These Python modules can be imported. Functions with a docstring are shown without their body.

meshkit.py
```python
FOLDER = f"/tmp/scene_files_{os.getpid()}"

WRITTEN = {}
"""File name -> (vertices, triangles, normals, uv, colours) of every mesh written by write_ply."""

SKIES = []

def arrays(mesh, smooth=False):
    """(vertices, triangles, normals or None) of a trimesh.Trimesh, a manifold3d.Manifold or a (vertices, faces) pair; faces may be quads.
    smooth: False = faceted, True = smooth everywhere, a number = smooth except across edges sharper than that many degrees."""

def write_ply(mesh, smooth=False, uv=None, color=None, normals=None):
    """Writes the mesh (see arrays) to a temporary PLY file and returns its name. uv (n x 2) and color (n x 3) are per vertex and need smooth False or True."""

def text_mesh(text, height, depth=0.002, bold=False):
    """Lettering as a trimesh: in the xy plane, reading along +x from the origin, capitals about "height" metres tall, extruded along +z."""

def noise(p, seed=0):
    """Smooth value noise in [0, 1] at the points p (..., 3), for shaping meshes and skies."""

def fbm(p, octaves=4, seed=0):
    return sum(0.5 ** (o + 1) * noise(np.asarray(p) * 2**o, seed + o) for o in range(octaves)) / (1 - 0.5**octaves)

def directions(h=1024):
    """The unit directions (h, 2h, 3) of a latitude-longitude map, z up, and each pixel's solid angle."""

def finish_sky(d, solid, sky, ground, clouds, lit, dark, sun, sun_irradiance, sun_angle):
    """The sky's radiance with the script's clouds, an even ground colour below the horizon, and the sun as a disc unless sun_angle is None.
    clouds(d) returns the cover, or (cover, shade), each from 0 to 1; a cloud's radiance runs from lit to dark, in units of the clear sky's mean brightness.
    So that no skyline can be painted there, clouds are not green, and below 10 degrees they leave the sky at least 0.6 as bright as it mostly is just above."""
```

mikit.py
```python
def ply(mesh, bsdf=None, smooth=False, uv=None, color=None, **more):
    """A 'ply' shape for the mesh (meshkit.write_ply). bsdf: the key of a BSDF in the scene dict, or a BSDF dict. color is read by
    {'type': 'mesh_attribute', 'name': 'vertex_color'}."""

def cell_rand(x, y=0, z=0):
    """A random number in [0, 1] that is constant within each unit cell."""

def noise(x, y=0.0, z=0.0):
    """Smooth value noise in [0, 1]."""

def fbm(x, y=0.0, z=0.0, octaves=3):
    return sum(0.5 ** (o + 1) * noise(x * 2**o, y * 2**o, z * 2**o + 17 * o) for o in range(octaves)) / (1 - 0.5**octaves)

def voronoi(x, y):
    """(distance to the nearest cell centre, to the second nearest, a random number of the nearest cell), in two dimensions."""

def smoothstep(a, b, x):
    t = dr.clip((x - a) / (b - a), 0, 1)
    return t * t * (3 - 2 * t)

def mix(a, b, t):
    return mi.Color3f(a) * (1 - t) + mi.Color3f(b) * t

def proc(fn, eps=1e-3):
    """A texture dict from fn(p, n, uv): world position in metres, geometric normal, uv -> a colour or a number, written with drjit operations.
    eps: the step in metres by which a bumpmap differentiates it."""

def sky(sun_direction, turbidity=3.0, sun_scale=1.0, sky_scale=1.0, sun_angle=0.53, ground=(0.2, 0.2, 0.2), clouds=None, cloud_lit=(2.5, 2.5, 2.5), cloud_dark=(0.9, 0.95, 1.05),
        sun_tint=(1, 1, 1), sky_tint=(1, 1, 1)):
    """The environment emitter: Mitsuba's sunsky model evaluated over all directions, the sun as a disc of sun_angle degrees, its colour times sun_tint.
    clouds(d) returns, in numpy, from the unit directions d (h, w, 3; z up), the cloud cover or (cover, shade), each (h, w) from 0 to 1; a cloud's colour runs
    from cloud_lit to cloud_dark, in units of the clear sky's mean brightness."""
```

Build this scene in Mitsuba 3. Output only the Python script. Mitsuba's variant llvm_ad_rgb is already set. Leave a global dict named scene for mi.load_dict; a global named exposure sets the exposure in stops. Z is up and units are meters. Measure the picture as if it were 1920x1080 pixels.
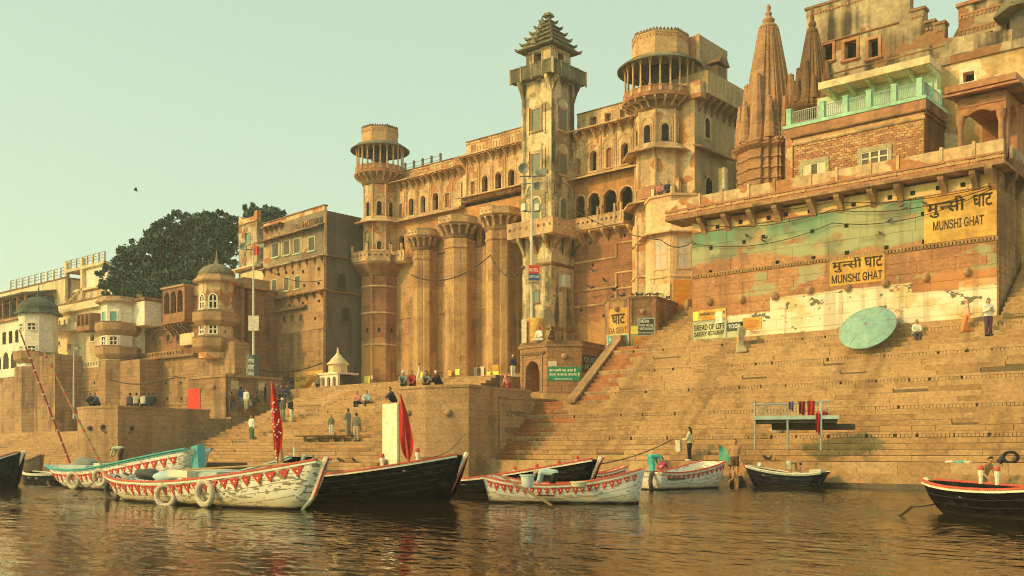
"""River steps and palaces in hazy morning light. World axes: x along the river bank (to the right), y inland, z up, metres; the eye is in a boat at the origin."""
import math, random
import numpy as np, trimesh, manifold3d, shapely
import drjit as dr, mitsuba as mi
import mikit, meshkit
from shapely.geometry import Polygon, box as sbox, LineString, Point
from shapely.ops import unary_union
from shapely import affinity

scene, labels = {}, {}
R = random.Random(7)
NR = np.random.RandomState(7)
# ---------------------------------------------------------------- camera, sky, exposure
FPX, HZ, EYE = 1900.0, 848.0, 1.5            # focal length and horizon row in pixels of the 1920 wide photograph, eye height
CC, SS = 0.757, 0.654
_n = math.hypot(CC, SS); CC /= _n; SS /= _n
T4 = mi.ScalarTransform4f
scene['camera'] = {'type': 'perspective', 'fov': math.degrees(2 * math.atan(960 / FPX)), 'fov_axis': 'x', 'near_clip': 0.5, 'far_clip': 9000.0,
    'to_world': T4().look_at(origin=[0, 0, EYE], target=[-SS * 10, CC * 10, EYE], up=[0, 0, 1]),
    'principal_point_offset_x': 0.0, 'principal_point_offset_y': (540 - HZ) / 1080.0}
SUN = (-0.40, -0.80, 0.43)
scene['sky'] = mikit.sky(SUN, turbidity=7.0, sun_scale=1.12, sky_scale=2.75, sun_angle=2.0, sun_tint=(1.0, 0.71, 0.42), sky_tint=(1.30, 1.60, 0.80), ground=(0.22, 0.17, 0.09),
    clouds=lambda d: np.full(d.shape[:2], 0.5), cloud_lit=(0.93, 1.02, 0.86), cloud_dark=(0.93, 1.02, 0.86))
exposure = 1.15

# ---------------------------------------------------------------- keys and labels
_used = {}
def key_for(name):
    n = _used.get(name)
    _used[name] = 0 if n is None else n + 1
    return name if n is None else f'{name}_{n + 1:03d}'
def thing(name, label, cat, group=None):
    k = key_for(name); labels[k] = {'label': label, 'category': cat}
    if group: labels[k]['group'] = group
    return k
def part(parent, name, mesh, mat, smooth=False, label=None):
    k = key_for(f'{parent}__{name}')
    scene[k] = mikit.ply(mesh, mat, smooth=smooth)
    if label: labels[k] = {'label': label}
    return k
def stuffpart(parent, name, mesh, mat, smooth=False):
    k = part(parent, name, mesh, mat, smooth); labels[k] = {'kind': 'stuff'}
    return k
def solid(name, label, cat, mesh, mat, group=None, smooth=False):
    k = thing(name, label, cat, group); scene[k] = mikit.ply(mesh, mat, smooth=smooth)
    return k
def struct(name, mesh, mat, smooth=False):
    k = key_for(name); scene[k] = mikit.ply(mesh, mat, smooth=smooth); labels[k] = {'kind': 'structure'}
    return k

# ---------------------------------------------------------------- rays of the photograph, to read real places off it
def ray(px, py):
    s = (px - 960) / FPX
    return np.array([CC * s - SS, SS * s + CC, (HZ - py) / FPX])
def at_y(px, py, y):
    r = ray(px, py); return np.array([r[0], r[1], r[2]]) * (y / r[1]) + [0, 0, EYE]
def at_x(px, py, x):
    r = ray(px, py); return r * (x / r[0]) + [0, 0, EYE]
def at_z(px, py, z):
    r = ray(px, py); return r * ((z - EYE) / r[2]) + [0, 0, EYE]
def at_d(px, py, Y):
    return ray(px, py) * Y + [0, 0, EYE]

# ---------------------------------------------------------------- meshes as (vertices, triangles)
def join(ms):
    ms = [m for m in ms if m is not None and len(m[1])]
    o, V, F = 0, [], []
    for v, f in ms:
        V.append(v); F.append(np.asarray(f) + o); o += len(v)
    return np.vstack(V), np.vstack(F)
BF = np.array([[0, 2, 1], [0, 3, 2], [4, 5, 6], [4, 6, 7], [0, 1, 5], [0, 5, 4], [1, 2, 6], [1, 6, 5], [2, 3, 7], [2, 7, 6], [3, 0, 4], [3, 4, 7]])
def bx(x0, x1, y0, y1, z0, z1):
    x0, x1 = min(x0, x1), max(x0, x1); y0, y1 = min(y0, y1), max(y0, y1); z0, z1 = min(z0, z1), max(z0, z1)
    return np.array([[x0, y0, z0], [x1, y0, z0], [x1, y1, z0], [x0, y1, z0], [x0, y0, z1], [x1, y0, z1], [x1, y1, z1], [x0, y1, z1]], float), BF
def ext(poly, d0, d1):
    """(u, z) polygon extruded along the outward d."""
    out = []
    for g in getattr(poly, 'geoms', [poly]):
        if g.is_empty or g.geom_type != 'Polygon' or g.area < 1e-5: continue
        m = trimesh.creation.extrude_polygon(g, d1 - d0, engine='earcut')
        v = np.array(m.vertices); v[:, 2] += d0; out.append((v, np.array(m.faces)))
    return join(out) if out else None
def lathe(prof, n=24, c=(0, 0), phase=0.0, flat=False):
    """profile of (radius, z) turned about the vertical through c; flat: the radius is the apothem."""
    k = 1 / math.cos(math.pi / n) if flat else 1.0
    a = phase + np.arange(n) * 2 * math.pi / n
    V = []
    for r, z in prof:
        r = max(r, 1e-4) * k
        V.append(np.stack([c[0] + r * np.cos(a), c[1] + r * np.sin(a), np.full(n, z)], 1))
    V = np.vstack(V); F = []
    m = len(prof)
    i = np.arange(n); j = (i + 1) % n
    for q in range(m - 1):
        a0, b0 = q * n, (q + 1) * n
        F += [np.stack([a0 + i, a0 + j, b0 + j], 1), np.stack([a0 + i, b0 + j, b0 + i], 1)]
    V = np.vstack([V, [[c[0], c[1], prof[0][1]], [c[0], c[1], prof[-1][1]]]])
    F += [np.stack([j, i, np.full(n, m * n)], 1), np.stack([(m - 1) * n + i, (m - 1) * n + j, np.full(n, m * n + 1)], 1)]
    return V, np.vstack(F)
OC = math.pi / 8
def oct8(prof, c): return lathe(prof, 8, c, OC, True)
def tube(pts, r, n=6):
    p = np.asarray(pts, float); m = len(p)
    t = np.gradient(p, axis=0); t /= np.linalg.norm(t, axis=1, keepdims=True) + 1e-12
    up = np.where(np.abs(t[:, 2:]) < 0.9, [[0, 0, 1.0]], [[1.0, 0, 0]])
    a = np.cross(t, up); a /= np.linalg.norm(a, axis=1, keepdims=True) + 1e-12
    b = np.cross(t, a); th = np.arange(n) * 2 * math.pi / n
    rr = np.broadcast_to(np.asarray(r, float), (m,))[:, None, None]
    V = (p[:, None] + rr * (np.cos(th)[None, :, None] * a[:, None] + np.sin(th)[None, :, None] * b[:, None])).reshape(-1, 3)
    F = []
    i = np.arange(n); j = (i + 1) % n
    for q in range(m - 1):
        a0, b0 = q * n, (q + 1) * n
        F += [np.stack([a0 + i, b0 + j, a0 + j], 1), np.stack([a0 + i, b0 + i, b0 + j], 1)]
    V = np.vstack([V, p[:1], p[-1:]])
    F += [np.stack([i, j, np.full(n, m * n)], 1), np.stack([(m - 1) * n + j, (m - 1) * n + i, np.full(n, m * n + 1)], 1)]
    return V, np.vstack(F)
def hull(pts):
    m = manifold3d.Manifold.hull_points(np.asarray(pts, float)).to_mesh()
    return np.array(m.vert_properties[:, :3], float), np.array(m.tri_verts)
def ico(c, r, sub=1, sc=(1, 1, 1)):
    s = trimesh.creation.icosphere(sub)
    return np.array(s.vertices) * r * np.array(sc) + c, np.array(s.faces)
def move(m, x=0, y=0, z=0, rot=0, s=1.0):
    v = np.asarray(m[0], float) * s; c, q = math.cos(rot), math.sin(rot)
    return np.stack([v[:, 0] * c - v[:, 1] * q + x, v[:, 0] * q + v[:, 1] * c + y, v[:, 2] + z], 1), m[1]
def rough(m, amp, fq, seed=0):
    v = np.array(m[0], float)
    d = np.stack([meshkit.fbm(v * fq + 31 * k, 3, seed + k) - 0.5 for k in range(3)], 1)
    return v + d * 2 * amp, m[1]

class Face:
    """An upright plane: u to the right as seen from outside, z up, d outwards."""
    def __init__(s, o, t=(1, 0)):
        s.o = np.array(o, float); t = np.array(t, float); s.t = t / np.linalg.norm(t); s.n = np.array([s.t[1], -s.t[0]])
    def put(s, m):
        if m is None: return None
        v = np.asarray(m[0], float)
        xy = s.o + v[:, :1] * s.t + v[:, 2:3] * s.n
        return np.hstack([xy, v[:, 1:2]]), m[1]
    def at(s, px, py, d=0.0):
        r = ray(px, py); o = s.o + s.n * d
        k = np.dot(o, s.n) / np.dot(r[:2], s.n)
        p = r * k
        return np.dot(p[:2] - s.o, s.t), p[2] + EYE
    def u(s, px, d=0.0): return s.at(px, 0, d)[0]
    def z(s, px, py, d=0.0): return s.at(px, py, d)[1]
    def w(s, u, z, d=0.0):
        q = s.o + s.t * u + s.n * d
        return np.array([q[0], q[1], z])
    def box(s, u0, u1, z0, z1, d0, d1):
        v, f = bx(u0, u1, z0, z1, d0, d1); return s.put((v, f))
    def ext(s, poly, d0, d1): return s.put(ext(poly, d0, d1))
    def strip(s, u0, u1, prof):
        """closed (d, z) profile run along u."""
        g = Polygon(prof)
        if g.exterior.is_ccw is False: g = Polygon(list(g.exterior.coords)[::-1])
        m = trimesh.creation.extrude_polygon(g, u1 - u0, engine='earcut')
        v = np.array(m.vertices)
        return s.put((np.stack([u1 - v[:, 2], v[:, 1], v[:, 0]], 1), np.array(m.faces)))
def arch(u0, u1, z0, z1, kind='round', n=10):
    w = u1 - u0; c = (u0 + u1) / 2
    if kind == 'flat': return sbox(u0, z0, u1, z1)
    rise = min(w / 2 * (1.0 if kind == 'round' else 1.15), (z1 - z0) * 0.7)
    a = np.linspace(0, math.pi, 2 * n + 1)
    pts = [(c + w / 2 * math.cos(x), z1 - rise + rise * math.sin(x)) for x in a]
    if kind == 'cusp':
        pts = [(c + (w / 2 - 0.055 * w * abs(math.sin(3.5 * x))) * math.cos(x), z1 - rise + rise * math.sin(x) * (1 - 0.06 * abs(math.sin(3.5 * x)))) for x in a]
    return Polygon([(u0, z0), (u1, z0)] + pts)
# ---------------------------------------------------------------- materials
noise, fbm, rnd, sst, mix, vor = mikit.noise, mikit.fbm, mikit.cell_rand, mikit.smoothstep, mikit.mix, mikit.voronoi
def O(x): return dr.opaque(mi.Float, float(x))          # kept as data, so that equal textures share one compiled program
def OC3(c): return mi.Color3f(O(c[0]), O(c[1]), O(c[2]))
def along(p, n): return dr.select(dr.abs(n.x) > dr.abs(n.y), p.y, p.x)
def mat(name, color, rough=0.85, bump=None, bscale=0.02, spec=0.3, **kw):
    base = {'type': 'principled', 'base_color': color if isinstance(color, dict) else {'type': 'rgb', 'value': list(color)}, 'roughness': rough, 'specular': spec, **kw}
    if bump is not None: base = {'type': 'bumpmap', 'arbitrary': {'type': 'proc', **{k: v for k, v in bump.items() if k != 'type'}}, 'scale': bscale, 'b': base}
    scene[name] = {'type': 'twosided', 'b': base}
    return name
def stone(c1, c2, stain, h=0.4, w=1.1, st=0.6, joint=0.35, var=0.7, seed=0, band=None, lo=None):
    if band is None: band = (0, 1, (0, 0, 0), 0.0)
    band = (O(band[0]), O(band[1]), OC3(band[2]), O(band[3])); joint0 = joint
    c1, c2, stain, h, w, st, joint, var, seed = OC3(c1), OC3(c2), OC3(stain), O(h), O(w), O(st), O(joint), O(var), O(seed)
    """dressed stone: courses of blocks that differ in tone, run-off streaks, soot and lichen, grain. band: (z0, z1, colour, strength) of old limewash."""
    def fn(p, n, uv):
        a = along(p, n) + p.z * 0.0
        row = dr.floor(p.z / h); jit = rnd(row, seed, 5) * w
        col = dr.floor((a + jit) / w)
        r = rnd(col, row, seed)
        big = fbm(p.x * 0.21 + seed, p.y * 0.21, p.z * 0.23, 3)
        c = mix(c1, c2, dr.clip(r * var * 0.8 + (big - 0.5) * 2.2 + 0.2, 0, 1))
        fz = p.z / h - row; fa = (a + jit) / w - col
        edge = dr.minimum(dr.minimum(fz, 1 - fz) * h, dr.minimum(fa, 1 - fa) * w)
        c = c * (1 - joint * (1 - sst(0.0, 0.035, edge)))
        wob = (fbm(a * 1.1, p.z * 1.3, seed, 3) - 0.5) * 1.2
        b = sst(band[0] - .1, band[0] + .1, p.z + wob) * (1 - sst(band[1] - .15, band[1] + .15, p.z + wob)) * band[3]
        b = b * sst(0.25, 0.5, fbm(a * 0.7, p.z * 0.8, 3 + seed, 4))
        c = mix(c, band[2], b)
        s = sst(0.50, 0.78, fbm(a * 1.7 + seed, p.z * 0.16, 7, 4) * 0.65 + fbm(a * 0.35, p.z * 0.5, 2 + seed, 3) * 0.45) * st
        c = mix(c, stain, s)
        m = sst(0.60, 0.72, fbm(p.x * 0.9 + 9, p.y * 0.9, p.z * 0.9 + seed, 4)) * st * 0.6
        c = mix(c, mi.Color3f(stain) * 0.6, m)
        return c * mi.Color3f(0.82, 0.655, 0.57) * (0.78 + 0.44 * noise(p.x * 9, p.y * 9, p.z * 9)) * (0.9 + 0.2 * noise(p.x * 31, p.y * 31, p.z * 31))
    return mikit.proc(fn)
def plaster(c1, c2, stain, st=0.6, seed=0, fq=0.5, peel=None, pamt=0.0):
    if peel is None: peel, pamt = (0, 0, 0), -1.0
    c1, c2, stain, peel, st, seed, fq, pamt = OC3(c1), OC3(c2), OC3(stain), OC3(peel), O(st), O(seed), O(fq), O(pamt)
    """old plaster: blotches, vertical soot runs, flaked patches that show what is below."""
    def fn(p, n, uv):
        a = along(p, n)
        c = mix(c1, c2, sst(0.3, 0.7, fbm(p.x * fq + seed, p.y * fq, p.z * fq, 4)))
        s = sst(0.46, 0.74, fbm(a * 2.1 + seed, p.z * 0.22, 3, 4) * 0.6 + fbm(p.x * 0.4, p.y * 0.4, p.z * 0.55 + seed, 4) * 0.5) * st
        c = mix(c, stain, s)
        c = mix(c, peel, sst(0.62 - pamt, 0.66 - pamt, fbm(p.x * 0.8 + seed, p.y * 0.8, p.z * 0.8, 4)))
        return c * mi.Color3f(0.95, 0.86, 0.79) * (0.82 + 0.36 * noise(p.x * 6, p.y * 6, p.z * 6)) * (0.92 + 0.16 * noise(p.x * 27, p.y * 27, p.z * 27))
    return mikit.proc(fn)
def worn(c, d=0.3, fq=3.0, seed=0):
    c, d, fq, seed = OC3(c), O(d), O(fq), O(seed)
    def fn(p, n, uv):
        return mi.Color3f(c) * (1 - d + 2 * d * fbm(p.x * fq + seed, p.y * fq, p.z * fq, 3)) * (0.88 + 0.24 * noise(p.x * 23, p.y * 23, p.z * 23))
    return mikit.proc(fn)
def bumpfn(fq, k=1.0):
    return mikit.proc(lambda p, n, uv: k * fbm(p.x * fq, p.y * fq, p.z * fq, 3), eps=0.01)
_cols = {}
def col(r, g, b, rough=0.8):
    k = (round(r, 3), round(g, 3), round(b, 3), rough)
    if k not in _cols: _cols[k] = mat(f'paint_{len(_cols)}', (r, g, b), rough)
    return _cols[k]
mat('gold_stone', stone((.62, .455, .255), (.50, .33, .175), (.20, .11, .05), .5, 1.5, .5, .3, seed=1, band=(7.5, 17.0, (.70, .52, .25), .75)))
mat('red_stone', stone((.49, .28, .16), (.37, .20, .12), (.13, .085, .06), .45, 1.3, .55, .35, seed=2, band=(8.0, 12.6, (.62, .42, .17), .8)))
mat('ochre', plaster((.76, .58, .36), (.63, .44, .25), (.22, .14, .08), .5, 3, .45, (.46, .22, .10), .06))
mat('ochre_trim', plaster((.70, .52, .31), (.56, .37, .20), (.16, .11, .07), .55, 13, .9))
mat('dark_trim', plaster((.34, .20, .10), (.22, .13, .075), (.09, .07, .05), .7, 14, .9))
mat('tower_plaster', plaster((.74, .63, .42), (.60, .48, .29), (.085, .08, .06), .95, 5, .5, (.33, .27, .15), .03))
mat('roof_stone', plaster((.24, .22, .14), (.15, .145, .10), (.07, .07, .05), .7, 6, .9))
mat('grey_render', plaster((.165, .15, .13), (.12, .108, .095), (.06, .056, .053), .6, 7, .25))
mat('pink_plaster', plaster((.78, .56, .34), (.70, .47, .27), (.42, .26, .15), .35, 8, .6))
mat('cream', plaster((.80, .70, .46), (.72, .58, .34), (.34, .26, .16), .45, 9, .5))
mat('white_wash', plaster((.92, .88, .78), (.86, .80, .66), (.40, .33, .22), .35, 10, .6))
mat('mould_plaster', plaster((.60, .51, .34), (.33, .26, .17), (.06, .05, .04), 1.0, 11, .55, (.30, .16, .08), .05))
mat('terracotta', plaster((.53, .29, .16), (.43, .21, .115), (.20, .10, .06), .5, 12, .8))
mat('red_town', stone((.47, .29, .17), (.37, .21, .125), (.15, .10, .07), .4, 1.2, .6, .25, seed=15))
mat('tan_town', stone((.57, .42, .24), (.47, .32, .17), (.20, .14, .085), .5, 1.4, .55, .3, seed=16))
mat('tan_wall', stone((.53, .40, .235), (.39, .26, .15), (.17, .12, .075), .45, 1.3, .8, .45, seed=17))
mat('yellow_town', plaster((.82, .72, .50), (.72, .58, .36), (.30, .22, .13), .5, 18, .4))
mat('temple_stone', stone((.55, .385, .235), (.44, .28, .16), (.16, .10, .06), .35, .8, .55, .2, seed=19))
mat('temple_dark', stone((.30, .19, .10), (.20, .13, .08), (.08, .065, .05), .35, .8, .6, .2, seed=20))
mat('brick_red', worn((.42, .19, .10), .3, 5, 3)); mat('brick_tan', worn((.54, .31, .15), .3, 5, 4)); mat('mortar', worn((.50, .37, .20), .25, 4, 5))
mat('turquoise', plaster((.40, .72, .56), (.34, .64, .50), (.25, .40, .30), .3, 21, .8))
mat('turq_light', plaster((.58, .74, .52), (.50, .68, .46), (.34, .42, .28), .35, 22, .8))
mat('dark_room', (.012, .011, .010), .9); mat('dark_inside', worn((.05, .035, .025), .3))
mat('step_stone', stone((.60, .47, .27), (.49, .36, .19), (.24, .16, .09), 9.0, 9.0, .55, 0.0, var=.4, seed=23))
mat('step_stone2', stone((.55, .42, .235), (.45, .32, .165), (.22, .135, .075), 9.0, 9.0, .45, 0.0, var=.4, seed=24))
mat('step_red', stone((.50, .26, .13), (.44, .21, .10), (.24, .10, .06), 9.0, 9.0, .5, 0.0, var=.4, seed=25))
mat('bastion', stone((.56, .415, .25), (.46, .33, .19), (.22, .155, .085), .42, 1.2, .5, .22, seed=26))
mat('lime_paint', plaster((.95, .92, .74), (.92, .87, .66), (.62, .54, .36), .25, 27, 1.2))
mat('joint_dark', worn((.16, .105, .055), .3, 3)); mat('wet_stone', stone((.16, .12, .06), (.11, .08, .045), (.05, .045, .03), .3, 1.2, .5, .2, seed=28), .35, spec=.5)
mat('earth', worn((.30, .22, .12), .3, .3))
mat('dome_grey', plaster((.30, .28, .18), (.20, .195, .13), (.09, .09, .065), .6, 29, .9))
mat('dome_green', plaster((.10, .13, .10), (.075, .095, .075), (.04, .05, .045), .5, 30, .9))
mat('red_shutter', worn((.30, .12, .07), .2, 4)); mat('teal_shutter', worn((.16, .34, .27), .2, 4)); mat('blue_glass', (.10, .16, .15), .25, spec=.6)
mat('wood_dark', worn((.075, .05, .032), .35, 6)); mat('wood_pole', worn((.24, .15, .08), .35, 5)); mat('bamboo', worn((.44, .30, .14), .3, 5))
mat('steel_pole', worn((.62, .60, .48), .15, 2)); mat('grey_metal', worn((.30, .34, .33), .2, 4), .5); mat('lamp_metal', worn((.20, .21, .17), .2, 4), .45)
mat('wire', (.05, .04, .03)); mat('rope', (.14, .10, .06))
def chipped(base, under, dirt, seed, amt, zline=0.42):
    base, under, dirt, seed, amt, zline = OC3(base), OC3(under), OC3(dirt), O(seed), O(amt), O(zline)
    def fn(p, n, uv):
        c = mi.Color3f(base) * (0.9 + 0.2 * fbm(p.x * 2, p.y * 2, p.z * 3, 3))
        g = fbm(p.x * 7 + seed, p.y * 7, p.z * 13, 4)
        zone = sst(0.40, 0.62, fbm(p.x * 0.8 + seed, p.y * 0.8, p.z * 1.0, 3))
        c = mix(c, under, sst(0.60 - amt * zone, 0.63 - amt * zone, g) * 0.9)
        low = 1 - sst(0.05, zline + 0.25 * (noise(p.x * 3, p.y * 3, p.z * 0.5) - 0.5), p.z)
        c = mix(c, dirt, low * 0.75)
        return mix(c, mi.Color3f(.035, .026, .018), 1 - sst(0.06, 0.13, p.z + 0.03 * noise(p.x * 5, p.y * 5)))
    return mikit.proc(fn)
mat('boat_white', chipped((.80, .73, .60), (.22, .17, .11), (.58, .40, .20), 1, .09), .6)
mat('boat_white2', chipped((.80, .74, .66), (.45, .36, .26), (.60, .42, .24), 5, .03, .34), .6)
mat('boat_black', chipped((.006, .005, .006), (.03, .022, .018), (.02, .015, .010), 9, -.5, .3), .6, spec=.08)
mat('boat_blue', chipped((.010, .011, .018), (.04, .04, .05), (.02, .016, .012), 11, -.5, .3), .6, spec=.1)
mat('boat_inside', worn((.30, .26, .20), .3, 4)); mat('boat_deck', worn((.70, .64, .50), .15, 3))
mat('red_paint', worn((.55, .055, .035), .2, 5), .55); mat('red_rail', worn((.60, .10, .06), .2, 5), .55); mat('cream_paint', worn((.82, .72, .56), .15, 5), .55)
mat('cyan_paint', worn((.12, .42, .42), .25, 4), .55); mat('pale_blue', worn((.42, .50, .44), .2, 4), .6)
mat('tyre', worn((.55, .45, .33), .3, 8)); mat('tyre_dark', worn((.10, .07, .07), .3, 8))
mat('skin', (.50, .25, .13), .55); mat('skin_dark', (.17, .085, .05), .55); mat('hair', (.012, .010, .009), .6)
mat('bark', worn((.10, .07, .045), .3, 3))
mat('pigeon', (.085, .085, .095), .7)
for i, c in enumerate([(.045, .105, .068), (.030, .075, .050), (.070, .130, .075)]):
    scene[f'leaf_{i}'] = {'type': 'twosided', 'b': {'type': 'principled', 'base_color': worn(c, .35, 1.2, i), 'roughness': .6, 'specular': .3}}
def waterbump(p, n, uv):
    g = lambda fx, fy, s, o: fbm(p.x * fx + s, p.y * fy + 0.35 * p.x * fx, s, o)
    calm = 0.35 + 1.1 * sst(0.30, 0.72, fbm(p.x * 0.09, p.y * 0.16, 4, 3))
    return calm * (0.50 * g(0.7, 1.6, 3, 3) + 0.42 * g(2.3, 4.8, 9, 2) + 0.13 * g(6.0, 11.0, 5, 2))
scene['water_surface'] = {'type': 'bumpmap', 'arbitrary': mikit.proc(waterbump, eps=0.02), 'scale': 0.062,
    'b': {'type': 'principled', 'base_color': {'type': 'rgb', 'value': [.015, .0095, .004]}, 'roughness': 0.05, 'specular': 0.3}}
# ---------------------------------------------------------------- water, land, steps
struct('river_water', (np.array([[-4000, -4000, 0], [4000, -4000, 0], [4000, 4000, 0], [-4000, 4000, 0]], float), np.array([[0, 1, 2], [0, 2, 3]])), 'water_surface')
struct('ground', (np.array([[-3000, 60, 6.0], [3000, 60, 6.0], [3000, 4000, 9.0], [-3000, 4000, 9.0]], float), np.array([[0, 1, 2], [0, 2, 3]])), 'earth')

def flight(name, x0, x1, y0, z0, n, rise, tread, mats, nparts, blockw, rope=5, wig=0.012, back=0.5, red=False, start=None, end=None):
    X1 = x1
    """a flight of stone steps: every course is a row of separate blocks with open joints over a dark bed."""
    bed = []
    for k in range(n):
        x1 = end(k) if end else X1
        bed.append(bx(start(k) if start else x0, x1, y0 + k * tread + 0.07, y0 + (k + 1) * tread + back, z0 + k * rise - 0.3, z0 + (k + 1) * rise - 0.015))
    key = struct(name, join(bed), 'joint_dark')
    cells = []
    for k in range(n):
        x1 = end(k) if end else X1
        x = start(k) if start else x0
        while x < x1 - 0.05:
            w = min(R.uniform(*blockw), x1 - x)
            if x1 - x - w < 0.4: w = x1 - x
            cells.append((k, x, w)); x += w
    rest = {m: [] for m in mats + ['step_red']}
    ropes = []
    for i, (k, x, w) in enumerate(cells):
        j = R.uniform(-wig, wig); g = R.uniform(0.008, 0.02)
        lo, hi = z0 + k * rise + 0.018, z0 + (k + 1) * rise
        if R.random() < 0.03 and rope and w < 1.25: continue
        if R.random() < 0.05: j += 0.05
        if rope and k % rope == rope - 1:
            hi0 = hi; lo2 = lo + 0.5 * rise
            ropes.append(bx(x, x + w - g, y0 + k * tread - 0.05 + j, y0 + (k + 1) * tread + 0.2, lo2 + 0.01, hi))
            xx = x + 0.05
            while xx < x + w - 0.1:
                ropes.append(bx(xx, xx + 0.135, y0 + k * tread - 0.042 + j, y0 + k * tread + 0.06, lo, lo2)); xx += 0.16
            continue
        y = y0 + k * tread + j; c = 0.022
        y1 = y0 + (k + 1) * tread + 0.2
        a, b = x + g, x + w
        dz = R.uniform(-0.012, 0.004)
        v = np.array([[a, y + .03, lo], [b, y + .03, lo], [b, y, hi - c + dz], [a, y, hi - c + dz], [a, y + c, hi + dz], [b, y + c, hi + dz], [a, y1, hi + dz], [b, y1, hi + dz], [a, y1, lo], [b, y1, lo]])
        f = np.array([[0, 1, 2], [0, 2, 3], [3, 2, 5], [3, 5, 4], [4, 5, 7], [4, 7, 6], [0, 3, 4], [0, 4, 6], [0, 6, 8], [1, 5, 2], [1, 7, 5], [1, 9, 7]])
        m = mats[R.randrange(len(mats))]
        if red and x < (start(k) if start else x0) + 2.6 * R.random(): m = 'step_red'
        if i < nparts: part(key, 'block', (v, f), m)
        else: rest[m].append((v, f))
    for m in rest:
        if rest[m]: stuffpart(key, 'upper_blocks', join(rest[m]), m)
    if ropes: stuffpart(key, 'rope_course', join(ropes), mats[0])
    return key
# right-hand flight below the painted wall
GX0, GX1, GY, GZ, GN, GR, GT = -38.0, -3.0, 42.7, 1.1, 26, 0.2577, 0.29
ghat = flight('stone_steps', GX0, GX1, GY, GZ, GN, GR, GT, ['step_stone', 'step_stone2', 'step_stone'], 290, (0.9, 2.3), red=True, start=lambda k: GX0 if GZ + (k + 1) * GR < 4.6 else -35.0)
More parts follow.
